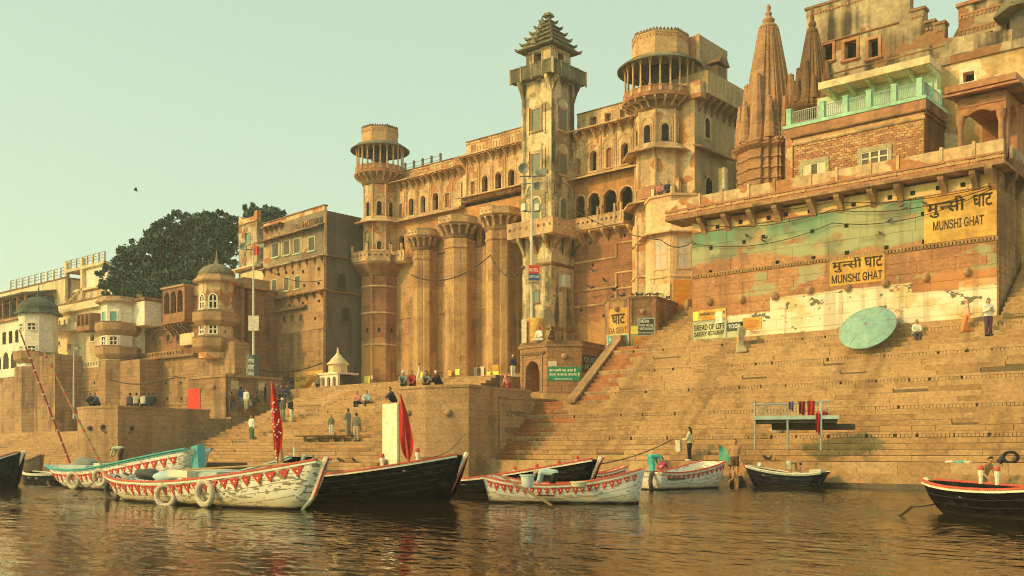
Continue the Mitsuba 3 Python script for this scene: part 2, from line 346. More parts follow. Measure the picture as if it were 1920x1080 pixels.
# landing ledge and its wet front wall
for k, (z0, z1, y0) in enumerate([(-1.2, 0.22, 41.2), (0.22, 0.62, 41.32), (0.62, 1.085, 41.42)]):
    x = GX0
    ms = []
    while x < GX1:
        w = R.uniform(1.0, 2.2); ms.append(bx(x + .01, x + w, y0 + R.uniform(-.012, .012), 43.2, z0, z1 - .004 * R.random())); x += w
    if k == 0: ledge = struct('river_ledge', join(ms), 'wet_stone')
    else:
        for m in ms: part(ledge, 'block', m, 'step_stone2' if R.random() < .5 else 'step_stone')
ytop = GY + GN * GT; ztop = GZ + GN * GR
struct('terrace', bx(-34.95, GX1 + 8, ytop - .1, 66.0, 5.5, ztop - 0.02), 'step_stone2')
# left-hand flight, flatter, in three stretches that step back with the bank
flight('stone_steps', -66.5, -43.0, 37.6, 0.45, 30, 0.215, 0.52, ['step_stone', 'step_stone2'], 250, (1.2, 3.0), 6, end=lambda k: -43.0 if k < 18 else -47.0)
struct('terrace', bx(-82, -46.9, 53.1, 70, 4.0, 6.88), 'step_stone2')
flight('stone_steps', -135, -72.5, 41.5, 0.2, 16, 0.22, 0.62, ['step_stone2', 'step_stone'], 0, (2.0, 4.0), 0)
struct('terrace', bx(-150, -72.5, 51.2, 66, 2.0, 3.7), 'step_stone2')
struct('river_ledge', join([bx(-66.4, -43.2, 35.9, 38, -1.2, 0.43), bx(-136, -72.6, 39.6, 42, -1.2, 0.19)]), 'wet_stone')
struct('palace_terrace', bx(-79, -38.2, 61.0, 90, 5.0, 7.75), 'step_stone2')

# ---------------------------------------------------------------- masonry bodies
def prism(poly, z0, z1):
    m = trimesh.creation.extrude_polygon(Polygon(poly), z1 - z0, engine='earcut')
    v = np.array(m.vertices); v[:, 2] += z0
    return v, np.array(m.faces)
def coped(key, poly, z0, z1, mat_, cope='bastion', h=.16, over=.06):
    part(key, 'masonry', prism(poly, z0, z1 - h), mat_)
    g = Polygon(poly).buffer(over, join_style=2)
    part(key, 'coping', prism(list(g.exterior.coords)[:-1], z1 - h, z1), cope)
def bosses(key, face, pts, r=.16, mat_='bastion'):
    for (u, z) in pts:
        part(key, 'boss', face.put(rough((lambda m: (m[0] * [1, 1, .9] + [u, z, .08], m[1]))(ico((0, 0, 0), r, 2)), .02, 6)), mat_, True)

# central bastion with the white-limed flank
cb = thing('river_bastion', 'tan stone landing bastion with a white painted flank standing in the river', 'bastion')
CB = [(-42.08, 38.97), (-39.72, 38.76), (-37.39, 39.72), (-38.12, 42.79), (-38.14, 48.5), (-42.6, 48.5), (-42.6, 40.5)]
coped(cb, CB[:4] + [(-38.3, 46.0), (-42.1, 46.0)], -1.0, 5.17, 'bastion')
part(cb, 'side_wall', bx(-38.45, -38.03, 42.95, 48.2, -0.5, 4.55), 'bastion')
part(cb, 'side_coping', bx(-38.5, -37.97, 42.95, 48.3, 4.56, 4.68), 'bastion')
part(cb, 'white_flank', prism([(-43.55, 39.05), (-42.06, 38.82), (-42.06, 45), (-43.55, 45)], -1, 4.26), 'lime_paint', label='white painted flank of the bastion')
fc = Face(CB[1], (CB[2][0] - CB[1][0], CB[2][1] - CB[1][1]))
bosses(cb, fc, [fc.at(841, 774)], .2); fl = Face(CB[0], (CB[1][0] - CB[0][0], CB[1][1] - CB[0][1])); bosses(cb, fl, [fl.at(768, 774)], .17)
# landing behind it
struct('landing', bx(-42.5, -34.5, 47.9, 60, 3.0, 4.5), 'step_stone2')
struct('landing', prism([(-44.6, 51.6), (-41.4, 51.0), (-39.2, 52.6), (-38.2, 57), (-46, 60)], 3.0, 5.25), 'step_stone')

# left bastion with the arched niche wall
lb = thing('river_bastion', 'square-cornered stone bastion at the left with rings and a drooping chain', 'bastion')
coped(lb, [(-72.9, 35.5), (-70.8, 35.1), (-67.76, 35.9), (-68.6, 38.6), (-68.9, 44), (-73.2, 44)], -1, 4.8, 'bastion')
fL = Face((-70.8, 35.1), (3.04, .8)); fR = Face((-67.76, 35.9), (-.84, 2.7))
for f_, px, py in ((fL, 194, 800), (fR, 246, 802), (fL, 170, 803)):
    u, z = f_.at(px, py); bosses(lb, f_, [(u, z)], .17, 'wood_dark')
def sag(a, b, s, n=14):
    a, b = np.array(a, float), np.array(b, float); t = np.linspace(0, 1, n)[:, None]
    p = a + (b - a) * t; p[:, 2:] -= s * 4 * t * (1 - t); return p
part(lb, 'chain', tube(sag(fL.w(*fL.at(194, 804), .25), fR.w(*fR.at(246, 806), .25), .55), .05), 'rope')
aw = Face((-68.8, 38.7), (-.5, 5.8))
u0, z0 = aw.at(281, 830); u1, z1 = aw.at(304, 789)
wall = sbox(0, .3, 7.6, 4.15).difference(arch(min(u0, u1), max(u0, u1), z0, z1, 'cusp'))
part(lb, 'niche_wall', aw.ext(wall, -.7, 0), 'bastion'); part(lb, 'niche_back', aw.box(min(u0, u1) - .1, max(u0, u1) + .1, z0 - .1, z1 + .1, -1.0, -.71), 'dark_inside')
part(lb, 'wing_wall', join([aw.box(7.6, 13.5, .3, 4.3, -.6, -.003)]), 'bastion')

# gate kiosk with the green sign
kk = thing('gate_kiosk', 'small tan stone gate house with a cusped arch and a green sign', 'gatehouse')
K = [(-44.0, 51.75), (-41.44, 51.42), (-39.73, 52.9), (-40.3, 56.6), (-45.0, 57.5)]
kf = Face(K[0], (K[1][0] - K[0][0], K[1][1] - K[0][1])); ks = Face(K[1], (K[2][0] - K[1][0], K[2][1] - K[1][1])); kr = Face(K[2], (K[3][0] - K[2][0], K[3][1] - K[2][1]))
L1 = math.hypot(K[1][0] - K[0][0], K[1][1] - K[0][1])
a0, za = kf.at(984, 736); a1, zb = kf.at(1012, 675)
part(kk, 'arch_front', kf.ext(sbox(0, 5.0, L1, 8.4).difference(arch(a0, a1, za, zb, 'cusp')), -.45, 0), 'tan_wall')
part(kk, 'arch_frame', kf.ext(arch(a0 - .28, a1 + .28, za, zb + .45, 'flat').difference(arch(a0 - .16, a1 + .16, za, zb + .3, 'flat')), 0, .06), 'tan_wall')
part(kk, 'niche', kf.put(join([ext(sbox(a0 - .3, za - .2, a1 + .3, zb + .3), -1.3, -1.2)])), 'terracotta')
for q in (a1, a0 - .12): part(kk, 'niche_side', kf.put(ext(sbox(q, za - .2, q + .12, zb + .2), -1.2, -.46)), 'terracotta')
part(kk, 'masonry', join([prism([K[1], K[2], K[3], (K[4][0] + .3, K[4][1] - .3), (K[0][0] + .35, K[0][1] + 1.5), (K[1][0] - .2, K[1][1] + 1.4)], 4.9, 8.4)]), 'tan_wall')
g = Polygon(K).buffer(.10, join_style=2); part(kk, 'coping', prism(list(g.exterior.coords)[:-1], 8.4, 8.6), 'tan_wall')
g = Polygon(K).buffer(.02, join_style=2); part(kk, 'parapet', prism(list(g.exterior.coords)[:-1], 8.6, 8.78), 'dark_trim')
part(kk, 'hood', kf.strip(.15, L1 - .15, [(0, 7.95), (.16, 7.95), (.16, 8.05), (0, 8.1)]), 'dark_trim')
bosses(kk, ks, [ks.at(1058, 668)], .2)

# sloping ramp wall beside the steps
rw = thing('ramp_wall', 'sloping stone stair wall climbing beside the gate house', 'wall')
ya, yb, za_, zb_ = 46.2, 50.4, 4.5, 8.05
rf = Face((-35.02, ya), (0, 1)); L2 = yb - ya
part(rw, 'masonry', rf.ext(Polygon([(0, 3.2), (0, za_ + .1), (L2, zb_ + .1), (L2, 3.2)]), -.42, -.02), 'tan_wall')
part(rw, 'coping', rf.ext(Polygon([(-.3, za_ - .15), (-.3, za_ + .02), (0, za_ + .25), (L2, zb_ + .25), (L2, zb_ + .105), (0, za_ + .105)]), -.55, .08), 'bastion')
part(rw, 'end_pier', rf.box(L2 + .01, L2 + .6, 4.5, zb_ + .5, -.6, .12), 'tan_wall')

# sign bastion (octagonal) at the foot of the pink turret
sb = thing('sign_bastion', 'stained octagonal stone bastion covered in painted boards', 'bastion')
S = [(-37.5, 52.4), (-36.67, 51.57), (-35.1, 51.61), (-33.87, 52.68), (-34.2, 55.2), (-35.0, 58.4), (-38.5, 58.4)]
coped(sb, S, 4.6, 11.05, 'tan_wall', 'dark_trim', .14, .05)
SF = [Face(S[i], (S[i + 1][0] - S[i][0], S[i + 1][1] - S[i][1])) for i in range(5)]
for i in (1, 2, 3):
    for q in (0, 1):
        f_ = SF[i]; Lq = math.hypot(*(np.array(S[i + 1]) - np.array(S[i]))); part(sb, 'corner_strip', f_.box(0 if q == 0 else Lq - .14, .14 if q == 0 else Lq, 7.6, 10.88, 0, .05), 'terracotta')
bosses(sb, SF[1], [SF[1].at(1158, 580)], .17); bosses(sb, SF[2], [SF[2].at(1205, 584)], .17)
part(sb, 'plinth', prism(list(Polygon(S).buffer(.18, join_style=2).exterior.coords)[:-1], 4.5, 7.75), 'tan_wall')
# flight up to the turret between the bastion and the painted wall
flight('side_steps', -34.0, -30.0, 51.0, 7.75, 13, .24, .42, ['step_stone2', 'step_stone'], 60, (.8, 1.6), 0)
# flight to the right of the painted wall
flight('side_steps', -13.45, -2.5, 49.9, 7.72, 34, .25, .33, ['step_stone', 'step_stone2', 'step_stone2'], 110, (.7, 1.5), 0, .03)
# ---------------------------------------------------------------- shared architecture pieces
def window(face, par, u0, u1, z0, z1, kind='round', pane='dark_room', frame='ochre_trim', fw=.12, fd=.05, deep=.45, name='window', sill=True, bars=None, barmat='ochre_trim', sub=True):
    """a framed opening: raised surround (with sill), and the pane or dark room set back in the reveal."""
    a = arch(u0, u1, z0, z1, kind)
    ring = arch(u0 - fw, u1 + fw, z0 - (fw if kind == 'flat' else 0), z1 + fw, kind).difference(a)
    ms = [ext(ring, -.02, fd)]
    if sill: ms.append(bx(u0 - fw - .06, u1 + fw + .06, z0 - .12, z0, -.02, fd + .09))
    k = part(par, name, face.put(join(ms)), frame)
    kid = k if sub else par
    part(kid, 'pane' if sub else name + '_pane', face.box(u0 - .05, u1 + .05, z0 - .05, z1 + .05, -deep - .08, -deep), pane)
    if bars:
        nu, nz = bars; bs = []
        for i in range(1, nu): x = u0 + (u1 - u0) * i / nu; bs.append(bx(x - .035, x + .035, z0, z1, -deep + .002, -deep + .06))
        for i in range(1, nz): z = z0 + (z1 - z0) * i / nz; bs.append(bx(u0, u1, z - .03, z + .03, -deep + .004, -deep + .05))
        bs.append(bx(u0, u0 + .06, z0, z1, -deep + .003, -deep + .055)); bs.append(bx(u1 - .06, u1, z0, z1, -deep + .003, -deep + .055))
        part(kid, 'glazing_bars' if sub else name + '_bars', face.put(join(bs)), barmat)
    return a
def bracket_mesh(u, z1, w, out, drop):
    """carved bracket: three rounded steps under a slab."""
    p = [(0, z1), (out, z1), (out, z1 - .12 * drop)]
    for k in range(1, 13):
        t = k / 12; bulge = .07 * out * math.sin(t * math.pi * 3)
        p.append((out * (1 - t) ** 1.25 + bulge * (1 - t), z1 - drop * (.12 + .88 * t)))
    p.append((0, z1 - drop))
    g = Polygon([(a, b) for a, b in p]).buffer(0)
    m = trimesh.creation.extrude_polygon(g if g.geom_type == 'Polygon' else max(g.geoms, key=lambda q: q.area), w, engine='earcut')
    v = np.array(m.vertices)
    return np.stack([u + w / 2 - v[:, 2], v[:, 1], v[:, 0]], 1), np.array(m.faces)
def brackets(face, par, us, z1, w, out, drop, m, name='bracket'):
    for u in us: part(par, name, face.put(bracket_mesh(u, z1, w, out, drop)), m)
def eave(face, par, u0, u1, z, out, m, th=.09, slope=.3, name='eave', d0=-.02):
    return part(par, name, face.strip(u0, u1, [(d0, z), (out, z - slope), (out, z - slope + th), (d0, z + th)]), m)
def mould(face, par, u0, u1, z, h, out, m, name='moulding'):
    return part(par, name, face.strip(u0, u1, [(-.02, z), (out * .5, z), (out, z + h * .35), (out, z + h * .7), (out * .6, z + h), (-.02, z + h)]), m)
def holes_panel(u0, u1, z0, z1, n, fw=.5, fh=.35):
    g = sbox(u0, z0, u1, z1); w = (u1 - u0) / n; h = z1 - z0
    hs = [sbox(u0 + (i + .5) * w - w * fw / 2, z0 + h * (.5 - fh / 2), u0 + (i + .5) * w + w * fw / 2, z0 + h * (.5 + fh / 2)) for i in range(n)]
    return g.difference(unary_union(hs))
def rails(pts, r=.025): return tube(pts, r, 5)

# ---------------------------------------------------------------- the painted river wall and its walkway
pw = thing('river_wall', 'tall stone river wall with flaking green paint, whitewash and a bracketed walkway on top', 'wall')
PF = Face((0, 50.3)); PX0, PX1 = -29.9, -13.7
GREEN, WHITE_ = (.26, .42, .23), (.82, .70, .52)
base_fn = stone((.61, .37, .20), (.51, .27, .14), (.28, .16, .10), .55, 1.6, .5, .05, seed=31)
_bf = mikit._FUNCTIONS[base_fn['fn']]
def painted(p, n, uv):
    c = _bf(p, n, uv)
    a = p.x
    wob = (fbm(a * .9, p.z * 1.4, 3, 4) - .5)
    flake = sst(.20, .40, fbm(a * .8, p.z * 1.5, 11, 4) + .10 * sst(-21, -29, a))
    g = sst(11.6, 11.95, p.z + wob * .8 + .5 * sst(-27, -22, a) - .45) * (1 - sst(13.82, 13.9, p.z)) * flake
    gc = mix((.38, .41, .23), (.11, .32, .21), sst(12.5, 13.6, p.z + wob * 1.2) * sst(.35, .6, fbm(a * .5, 3, 1, 3)))
    gc = mix(gc, (.16, .21, .14), sst(.54, .66, fbm(a * .6 + 4, p.z * .9, 5, 4)) * .8)
    c = mix(c, gc, g * .88)
    g2 = sst(9.9, 10.1, p.z) * (1 - sst(11.15, 11.3, p.z + wob * .3)) * sst(.56, .62, fbm(a * .7, p.z * 1.2, 21, 4)); c = mix(c, (.36, .42, .24), g2 * .6)
    top = dr.select(a > -25.1, dr.select(a > -17.6, dr.select(a > -15.4, 9.62 , 9.25), 9.80), 9.05)
    w = (1 - sst(-.04, .04, p.z - top + wob * .12)) * sst(-28.0, -27.4, a + wob)
    wc = mix(WHITE_, (.66, .50, .26), sst(.5, .75, fbm(a * .9, p.z * 1.6, 9, 4)))
    wc = mix(wc, (.18, .15, .10), sst(.70, .74, fbm(a * 2.2, p.z * 3.2, 13, 4)))
    c = mix(c, wc, w * sst(.22, .34, fbm(a * 1.4, p.z * 2, 6, 4)))
    orange = sst(9.2, 9.4, p.z) * (1 - sst(10.0, 10.2, p.z)) * sst(-17.4, -16.8, a); c = mix(c, (.60, .25, .09), orange * .7)
    cream = sst(13.9, 13.93, p.z); cr = mix((.76, .53, .24), (.46, .20, .09), sst(.56, .62, fbm(a * .45, p.z * .8, 15, 4)))
    c = mix(c, cr, cream * .9)
    drip = sst(.55, .75, fbm(a * 2.6, p.z * .14, 4, 4)) * .35
    return mix(c, (.22, .14, .07), drip)
mat('painted_stone', mikit.proc(painted))
part(pw, 'core', bx(PX0 + .05, PX1, 50.36, 58, 7.0, 14.55), 'painted_stone')
zrow = [7.5, 8.05, 8.6, 9.15, 9.7, 10.25, 10.8, 11.32]
def wallblocks(face, par, u0, u1, zs, wr, m, name='block', d=.06, g=.009):
    for z0_, z1_ in zip(zs[:-1], zs[1:]):
        u = u0
        while u < u1 - .02:
            w = min(R.uniform(*wr), u1 - u)
            if u1 - u - w < .4: w = u1 - u
            dd = d + R.uniform(-.008, .008); c = .007
            a, b, lo, hi = u + g / 2, u + w - g / 2, z0_ + g / 2, z1_ - g / 2
            v = np.array([[a, lo, -.02], [b, lo, -.02], [b, hi, -.02], [a, hi, -.02], [a, lo, dd - c], [b, lo, dd - c], [b, hi, dd - c], [a, hi, dd - c], [a + c, lo + c, dd], [b - c, lo + c, dd], [b - c, hi - c, dd], [a + c, hi - c, dd]])
            f = np.array([[0, 1, 5], [0, 5, 4], [1, 2, 6], [1, 6, 5], [2, 3, 7], [2, 7, 6], [3, 0, 4], [3, 4, 7], [4, 5, 9], [4, 9, 8], [5, 6, 10], [5, 10, 9], [6, 7, 11], [6, 11, 10], [7, 4, 8], [7, 8, 11], [8, 9, 10], [8, 10, 11]])
            part(par, name, face.put((v, f)), m); u += w
wallblocks(PF, pw, PX0, PX1, zrow, (1.1, 2.2), 'painted_stone')
wallblocks(PF, pw, PX0, PX1, [11.56, 12.35, 13.12, 13.86], (1.5, 2.8), 'painted_stone')
wallblocks(PF, pw, PX0, PX1, [13.9, 14.5], (2.0, 2.6), 'painted_stone', 'panel', .03)
ms = []
x = PX0
while x < PX1: ms.append(PF.box(x, x + .11, 11.36, 11.50, 0, .13)); x += .17
stuffpart(pw, 'rope_course', join(ms + [PF.box(PX0 - .02, PX1 + .02, 11.335, 11.37, -.02, .09), PF.box(PX0 - .02, PX1 + .02, 11.49, 11.55, -.02, .14)]), 'step_stone2')
ms = []; x = PX0
while x < PX1: ms.append(PF.box(x, x + .09, 13.875, 13.935, 0, .10)); x += .15
stuffpart(pw, 'bead_course', join(ms), 'step_stone2')
us = [PF.at(px, py)[0] for px, py in ((1322, 420), (1367, 410), (1414, 400), (1462, 392), (1527, 381), (1578, 372), (1640, 360), (1690, 350), (1772, 336), (1831, 326))]
brackets(PF, pw, us, 14.62, .28, .75, 1.0, 'tan_wall')
brackets(PF, pw, [PX1 - .15], 14.62, .34, .95, 1.1, 'tan_wall')
PB0 = PX0 - 1.25
part(pw, 'walkway_slab', PF.box(PB0, PX1 + .55, 14.63, 14.78, -1.0, .92), 'tan_wall')
for i, (z0, z1, d) in enumerate(((14.79, 14.93, .86), (14.94, 15.08, .90), (15.09, 15.2, .95))):
    ms = []; x = PB0
    while x < PX1 + .5:
        w = R.uniform(.22, .5); ms.append(PF.box(x, min(x + w - .015, PX1 + .5), z0, z1, .55, d + R.uniform(-.03, .02))); x += w
    stuffpart(pw, 'brick_course', join(ms), 'brick_red' if i != 1 else 'brick_tan')
pu = [PF.at(px, 0, .8)[0] for px in (1312, 1354, 1404, 1452, 1520, 1569, 1632, 1684, 1765, 1826)]
edges = [PB0] + pu + [PX1 + .5]
for a, b in zip(edges[:-1], edges[1:]):
    part(pw, 'parapet_panel', PF.box(a + .012, b - .012, 15.205, 15.78 + R.uniform(-.012, .012), .68, .82), 'ochre' if R.random() < .85 else 'mould_plaster')
for u in pu: part(pw, 'parapet_post', PF.box(u - .07, u + .07, 15.2, 15.9, .64, .88), 'ochre_trim')
part(pw, 'side_parapet', bx(PX1 + .36, PX1 + .5, 50.9, 53.5, 15.2, 15.75), 'mould_plaster')
part(pw, 'side_slab', bx(PX1, PX1 + .55, 50.9, 57.5, 14.63, 15.19), 'dark_trim')
for y in (51.5, 53.3, 55.1): part(pw, 'side_bracket', Face((PX1, y), (0, 1)).put(bracket_mesh(0, 14.62, .3, .55, 1.0)), 'dark_trim')
for px, py in ((1333, 566), (1393, 562), (1455, 556), (1520, 545), (1591, 540), (1662, 532), (1737, 521), (1815, 511)):
    u, z = PF.at(px, py); part(pw, 'mooring_boss', PF.put(rough((lambda m: (m[0] * [.9, 1.1, 1.1] + [u, z, .14], m[1]))(ico((0, 0, 0), .2, 2)), .03, 5)), 'bastion', True)
ms = []
for px, py in ((1345, 425), (1388, 416), (1441, 408), (1473, 402), (1518, 396), (1600, 383), (1668, 370), (1711, 362), (1759, 352), (1805, 346), (1333, 465), (1395, 454), (1431, 444), (1523, 434), (1587, 423), (1731, 401), (1818, 387), (1588, 474), (1525, 484), (1458, 492), (1332, 510), (1662, 464), (1733, 453), (1818, 442)):
    u, z = PF.at(px, py, .07); ms.append(PF.box(u - .10, u + .10, z - .10, z + .10, .0, .085))
stuffpart(pw, 'drain_hole', join(ms), 'dark_room')
# shadowed flank with courses
ff = Face((PX1, 50.3), (0, 1))
wallblocks(ff, pw, 0, 7.4, [7.5, 8.3, 9.1, 9.9, 10.7, 11.5, 12.3, 13.1, 13.86, 14.6], (1.0, 1.8), 'tan_wall', 'flank_block')

# ---------------------------------------------------------------- brick house with the turquoise terrace
bh = thing('brick_house', 'red brick house front with two grey windows under a turquoise terrace', 'house')
BFc = Face((0, 51.2)); bx0, bx1 = BFc.at(1487, 280)[0], BFc.at(1733, 250)[0]
part(bh, 'wall', BFc.box(bx0, bx1 - .05, 14.8, 18.45, -5.5, -.07), 'mortar')
w1 = [BFc.at(1500, 332)[0], BFc.at(1554, 332)[0]]; w2 = [BFc.at(1608, 300)[0], BFc.at(1672, 300)[0]]
z1a, z1b = 15.4, BFc.z(1527, 298); z2a, z2b = BFc.z(1640, 312), BFc.z(1640, 274)
hole1, hole2 = sbox(w1[0], 14, w1[1], z1b), sbox(w2[0], z2a, w2[1], z2b)
cells = []
z = 15.0; r_ = 0
while z < 18.0:
    u = bx0 - (.13 if r_ % 2 else 0)
    while u < bx1:
        a, b = max(u, bx0), min(u + .27, bx1)
        cx, cz = (a + b) / 2, z + .055
        if b - a > .08 and not any(h.contains(Point(cx, cz)) for h in (hole1, hole2)): cells.append((a + .012, b - .012, z))
        u += .27
    z += .13; r_ += 1
cells.sort(key=lambda c: (c[2] < 15.5, -c[0] + R.uniform(0, 3)))
rest = {'brick_red': [], 'brick_tan': []}
for i, (a, b, z) in enumerate(cells):
    if R.random() < .03: continue
    m = BFc.box(a, b, z, z + .108, -.08, R.uniform(-.045, .0)); t = 'brick_tan' if R.random() < .25 + .35 * (z > 17.4) else 'brick_red'
    if i < 290: part(bh, 'brick', m, t)
    else: rest[t].append(m)
for t in rest: stuffpart(bh, 'brickwork', join(rest[t]), t)
def casement(face, par, u0, u1, z0, z1, n, rows=2, wing=.35):
    part(par, 'window', face.put(join([ext(sbox(u0, z0, u1, z1).difference(sbox(u0 + wing * .5, z0 + .12, u1 - wing * .5, z1 - .22)), -.1, .04)])), 'grey_cement')
    k = f'{par}__window' if _used[f'{par}__window'] == 0 else f"{par}__window_{_used[f'{par}__window']:03d}"
    a, b = u0 + wing * .5, u1 - wing * .5
    part(k, 'pane', face.box(a, b, z0 + .12, z1 - .22, -.068, -.05), 'dust_pane')
    ms = []
    for i in range(n + 1): x = a + (b - a) * i / n; ms.append(bx(x - .05, x + .05, z0 + .12, z1 - .22, -.06, .012 + (.01 if i % 2 else 0)))
    for i in range(rows + 1): z = z0 + .14 + (z1 - z0 - .38) * i / rows; ms.append(bx(a, b, z - .035, z + .035, -.06, .004))
    part(k, 'sash', face.put(join(ms)), 'cream_sash')
mat('dust_pane', worn((.14, .12, .09), .2, 3)); mat('grey_cement', plaster((.48, .45, .30), (.42, .38, .25), (.25, .21, .13), .3, 33)); mat('cream_sash', worn((.66, .60, .40), .1))
casement(BFc, bh, w1[0], w1[1], z1a, z1b, 3); casement(BFc, bh, w2[0], w2[1], z2a, z2b, 3)
sh = BFc
uu = [w1[0] + .18, w1[0] + .18 + (w1[1] - w1[0] - .35) / 3, w1[1] - .18 - (w1[1] - w1[0] - .35) / 3, w1[1] - .18]
part(bh, 'shutter', BFc.box(uu[0] + .05, uu[1] - .05, z1a + .13, z1b - .25, -.05, -.012), 'cream_sash'); part(bh, 'shutter', BFc.box(uu[2] + .05, uu[3] - .05, z1a + .13, z1b - .25, -.05, -.012), 'cream_sash')
part(bh, 'corner_pilaster', BFc.box(bx0 - .42, bx0 - .01, 14.8, 18.7, -.6, .06), 'ochre')
mould(BFc, bh, bx0 - .1, bx1 + .06, 17.98, .16, .08, 'ochre_trim'); part(bh, 'cornice_band', BFc.box(bx0, bx1, 18.15, 18.32, -.3, .02), 'brick_tan')
mould(BFc, bh, bx0 - .1, bx1 + .12, 18.33, .13, .18, 'dark_trim')
part(bh, 'orange_band', BFc.box(bx0 - .5, bx1 + .10, 18.47, 18.93, -5.5, .10), 'terracotta')
side = Face((bx1, 51.2), (0, 1))
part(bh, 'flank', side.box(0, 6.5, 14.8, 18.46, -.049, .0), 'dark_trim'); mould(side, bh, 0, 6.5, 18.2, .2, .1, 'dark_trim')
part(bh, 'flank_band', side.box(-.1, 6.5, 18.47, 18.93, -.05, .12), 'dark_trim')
# terrace kerb, posts, grilles
zt = 18.94
part(bh, 'terrace_kerb', BFc.box(bx0 - .55, bx1 + .14, zt, zt + .17, -.25, .16), 'turquoise')
part(bh, 'terrace_side_kerb', side.box(.2, 6.5, zt, zt + .17, -.25, .16), 'turquoise')
pu = [BFc.at(px, 150, .05)[0] for px in (1479, 1541, 1585, 1629, 1676, 1724)]
for u in pu: part(bh, 'terrace_post', BFc.put(join([bx(u - .13, u + .13, zt + .17, zt + 1.0, -.16, .10), bx(u - .15, u + .15, zt + 1.0, zt + 1.08, -.18, .12)])), 'turquoise')
for a, b in zip(pu[:-1], pu[1:]):
    ms = [bx(a + .13, b - .13, zt + .86, zt + .9, -.05, .0), bx(a + .13, b - .13, zt + .25, zt + .28, -.05, .0)]
    u = a + .2
    while u < b - .15: ms.append(bx(u, u + .025, zt + .17, zt + .88, -.04, -.01)); u += .11
    part(bh, 'grille', BFc.put(join(ms)), 'grey_metal')
for i, v in enumerate((1.0, 2.2, 3.4, 4.6)):
    part(bh, 'terrace_post', side.put(join([bx(v - .13, v + .13, zt + .17, zt + 1.05, -.16, .10)])), 'turquoise')
    ms = [bx(v - 1.0, v - .13, zt + .86, zt + .9, -.05, 0)]
    u = v - 1.0
    while u < v - .15: ms.append(bx(u, u + .025, zt + .17, zt + .88, -.04, -.01)); u += .12
    part(bh, 'grille', side.put(join(ms)), 'grey_metal')
# terrace room with its slab roof
TR = Face((0, 53.6)); t0, t1 = TR.at(1552, 170)[0], TR.at(1757, 130)[0]
part(bh, 'terrace_room', TR.box(t0 - .6, t1, 18.9, 21.1, -5, 0), 'turq_light')
for px in (1600, 1650, 1700):
    u = TR.at(px, 150)[0]; part(bh, 'room_door', TR.box(u - .5, u + .5, 19.1, 20.7, 0, .04), 'turquoise')
part(bh, 'roof_slab', TR.box(t0, t1 + .05, 21.12, 21.5, -5, 1.25), 'cream')
u = t0 + .5
while u < t1: part(bh, 'slab_rib', TR.put(bracket_mesh(u, 21.11, .14, 1.1, .42)), 'turq_light'); u += 1.05

# ---------------------------------------------------------------- weathered house on the sky line
wh = thing('weathered_house', 'mouldy old plastered house with stepped parapet and three dark windows high above the terrace', 'house')
WF = Face((0, 59.5)); a0 = WF.at(1512, 40)[0]
zT = WF.z(1512, 16)
X = [WF.at(px, 60)[0] for px in (1512, 1706, 1733, 1752, 1771)]
Z = [zT, zT - .35, WF.z(1733, 16), WF.z(1752, 40), WF.z(1771, 43)]
ws_ = [(WF.at(px0, 60)[0], WF.at(px1, 60)[0], WF.z(px0, pb), WF.z(px0, pt)) for px0, px1, pb, pt in ((1543, 1561, 117, 86), (1584, 1606, 114, 80), (1629, 1647, 111, 76))]
outline = Polygon([(X[0], 20), (X[4] + 4.2, 20), (X[4] + 4.2, WF.z(1840, 72)), (X[4], WF.z(1771, 72)), (X[4], Z[4]), (X[3], Z[4]), (X[3], Z[3]), (X[2], Z[3]), (X[2], Z[2]), (X[1], Z[2]), (X[1], zT - .1), (X[0], zT)])
hol = unary_union([sbox(*[w[0], w[2], w[1], w[3]]) for w in ws_])
part(wh, 'wall', WF.ext(outline.difference(hol), -.6, 0), 'mould_plaster'); part(wh, 'body', WF.box(X[0] + .1, X[4] + 4, 20, 25, -7, -2.0), 'mould_plaster')
part(wh, 'flank', bx(X[0], X[0] + .5, 60.1, 66, 20, zT - .02), 'dark_trim')
for w in ws_: window(WF, wh, w[0], w[1], w[2], w[3], 'flat', 'dark_room', 'terracotta', .18, .08, .5)
for a, b, z in ((X[0] - .1, X[1] + .02, zT - .12), (X[1] - .02, X[2] + .02, Z[2]), (X[2], X[3] + .02, Z[3]), (X[3], X[4] + .02, Z[4])):
    part(wh, 'coping', WF.box(a, b + .05, z, z + .14, -.65, .10), 'dark_trim')
    ms = []; u = a + .1
    while u < b - .1: ms.append(WF.box(u, u + .11, z - .42, z - .29, -.02, .07)); u += .2
    if ms: stuffpart(wh, 'dentil_course', join(ms), 'terracotta')
mould(WF, wh, X[0], WF.at(1685, 60)[0], WF.z(1600, 68), .12, .12, 'dark_trim'); mould(WF, wh, X[0], X[4], WF.z(1600, 130), .1, .05, 'dark_trim')
# old tower house further right
oh = thing('tower_house', 'squat weathered tower house with dentil bands and a pale boarded window', 'house')
OF = Face((0, 60.5)); o0, o1 = OF.at(1797, 40)[0], OF.at(1888, 30)[0]
zt_, zm = OF.z(1797, 14), OF.z(1800, 60)
part(oh, 'wall', OF.box(o0, o1, 20, zt_, -4, 0), 'mould_plaster'); part(oh, 'coping', OF.box(o0 - .12, o1 + .12, zt_, zt_ + .18, -4.1, .14), 'terracotta')
for z in (zt_ - .55, zm):
    ms = [OF.box(o0, o1, z, z + .1, -.02, .06)]; u = o0 + .05
    while u < o1 - .1: ms.append(OF.box(u, u + .12, z - .2, z - .02, -.02, .06)); u += .22
    stuffpart(oh, 'dentil_course', join(ms), 'terracotta')
window(OF, oh, OF.at(1834, 90)[0], OF.at(1856, 90)[0], OF.z(1834, 112), OF.z(1834, 78), 'flat', 'cream', 'terracotta', .2, .1, .12)
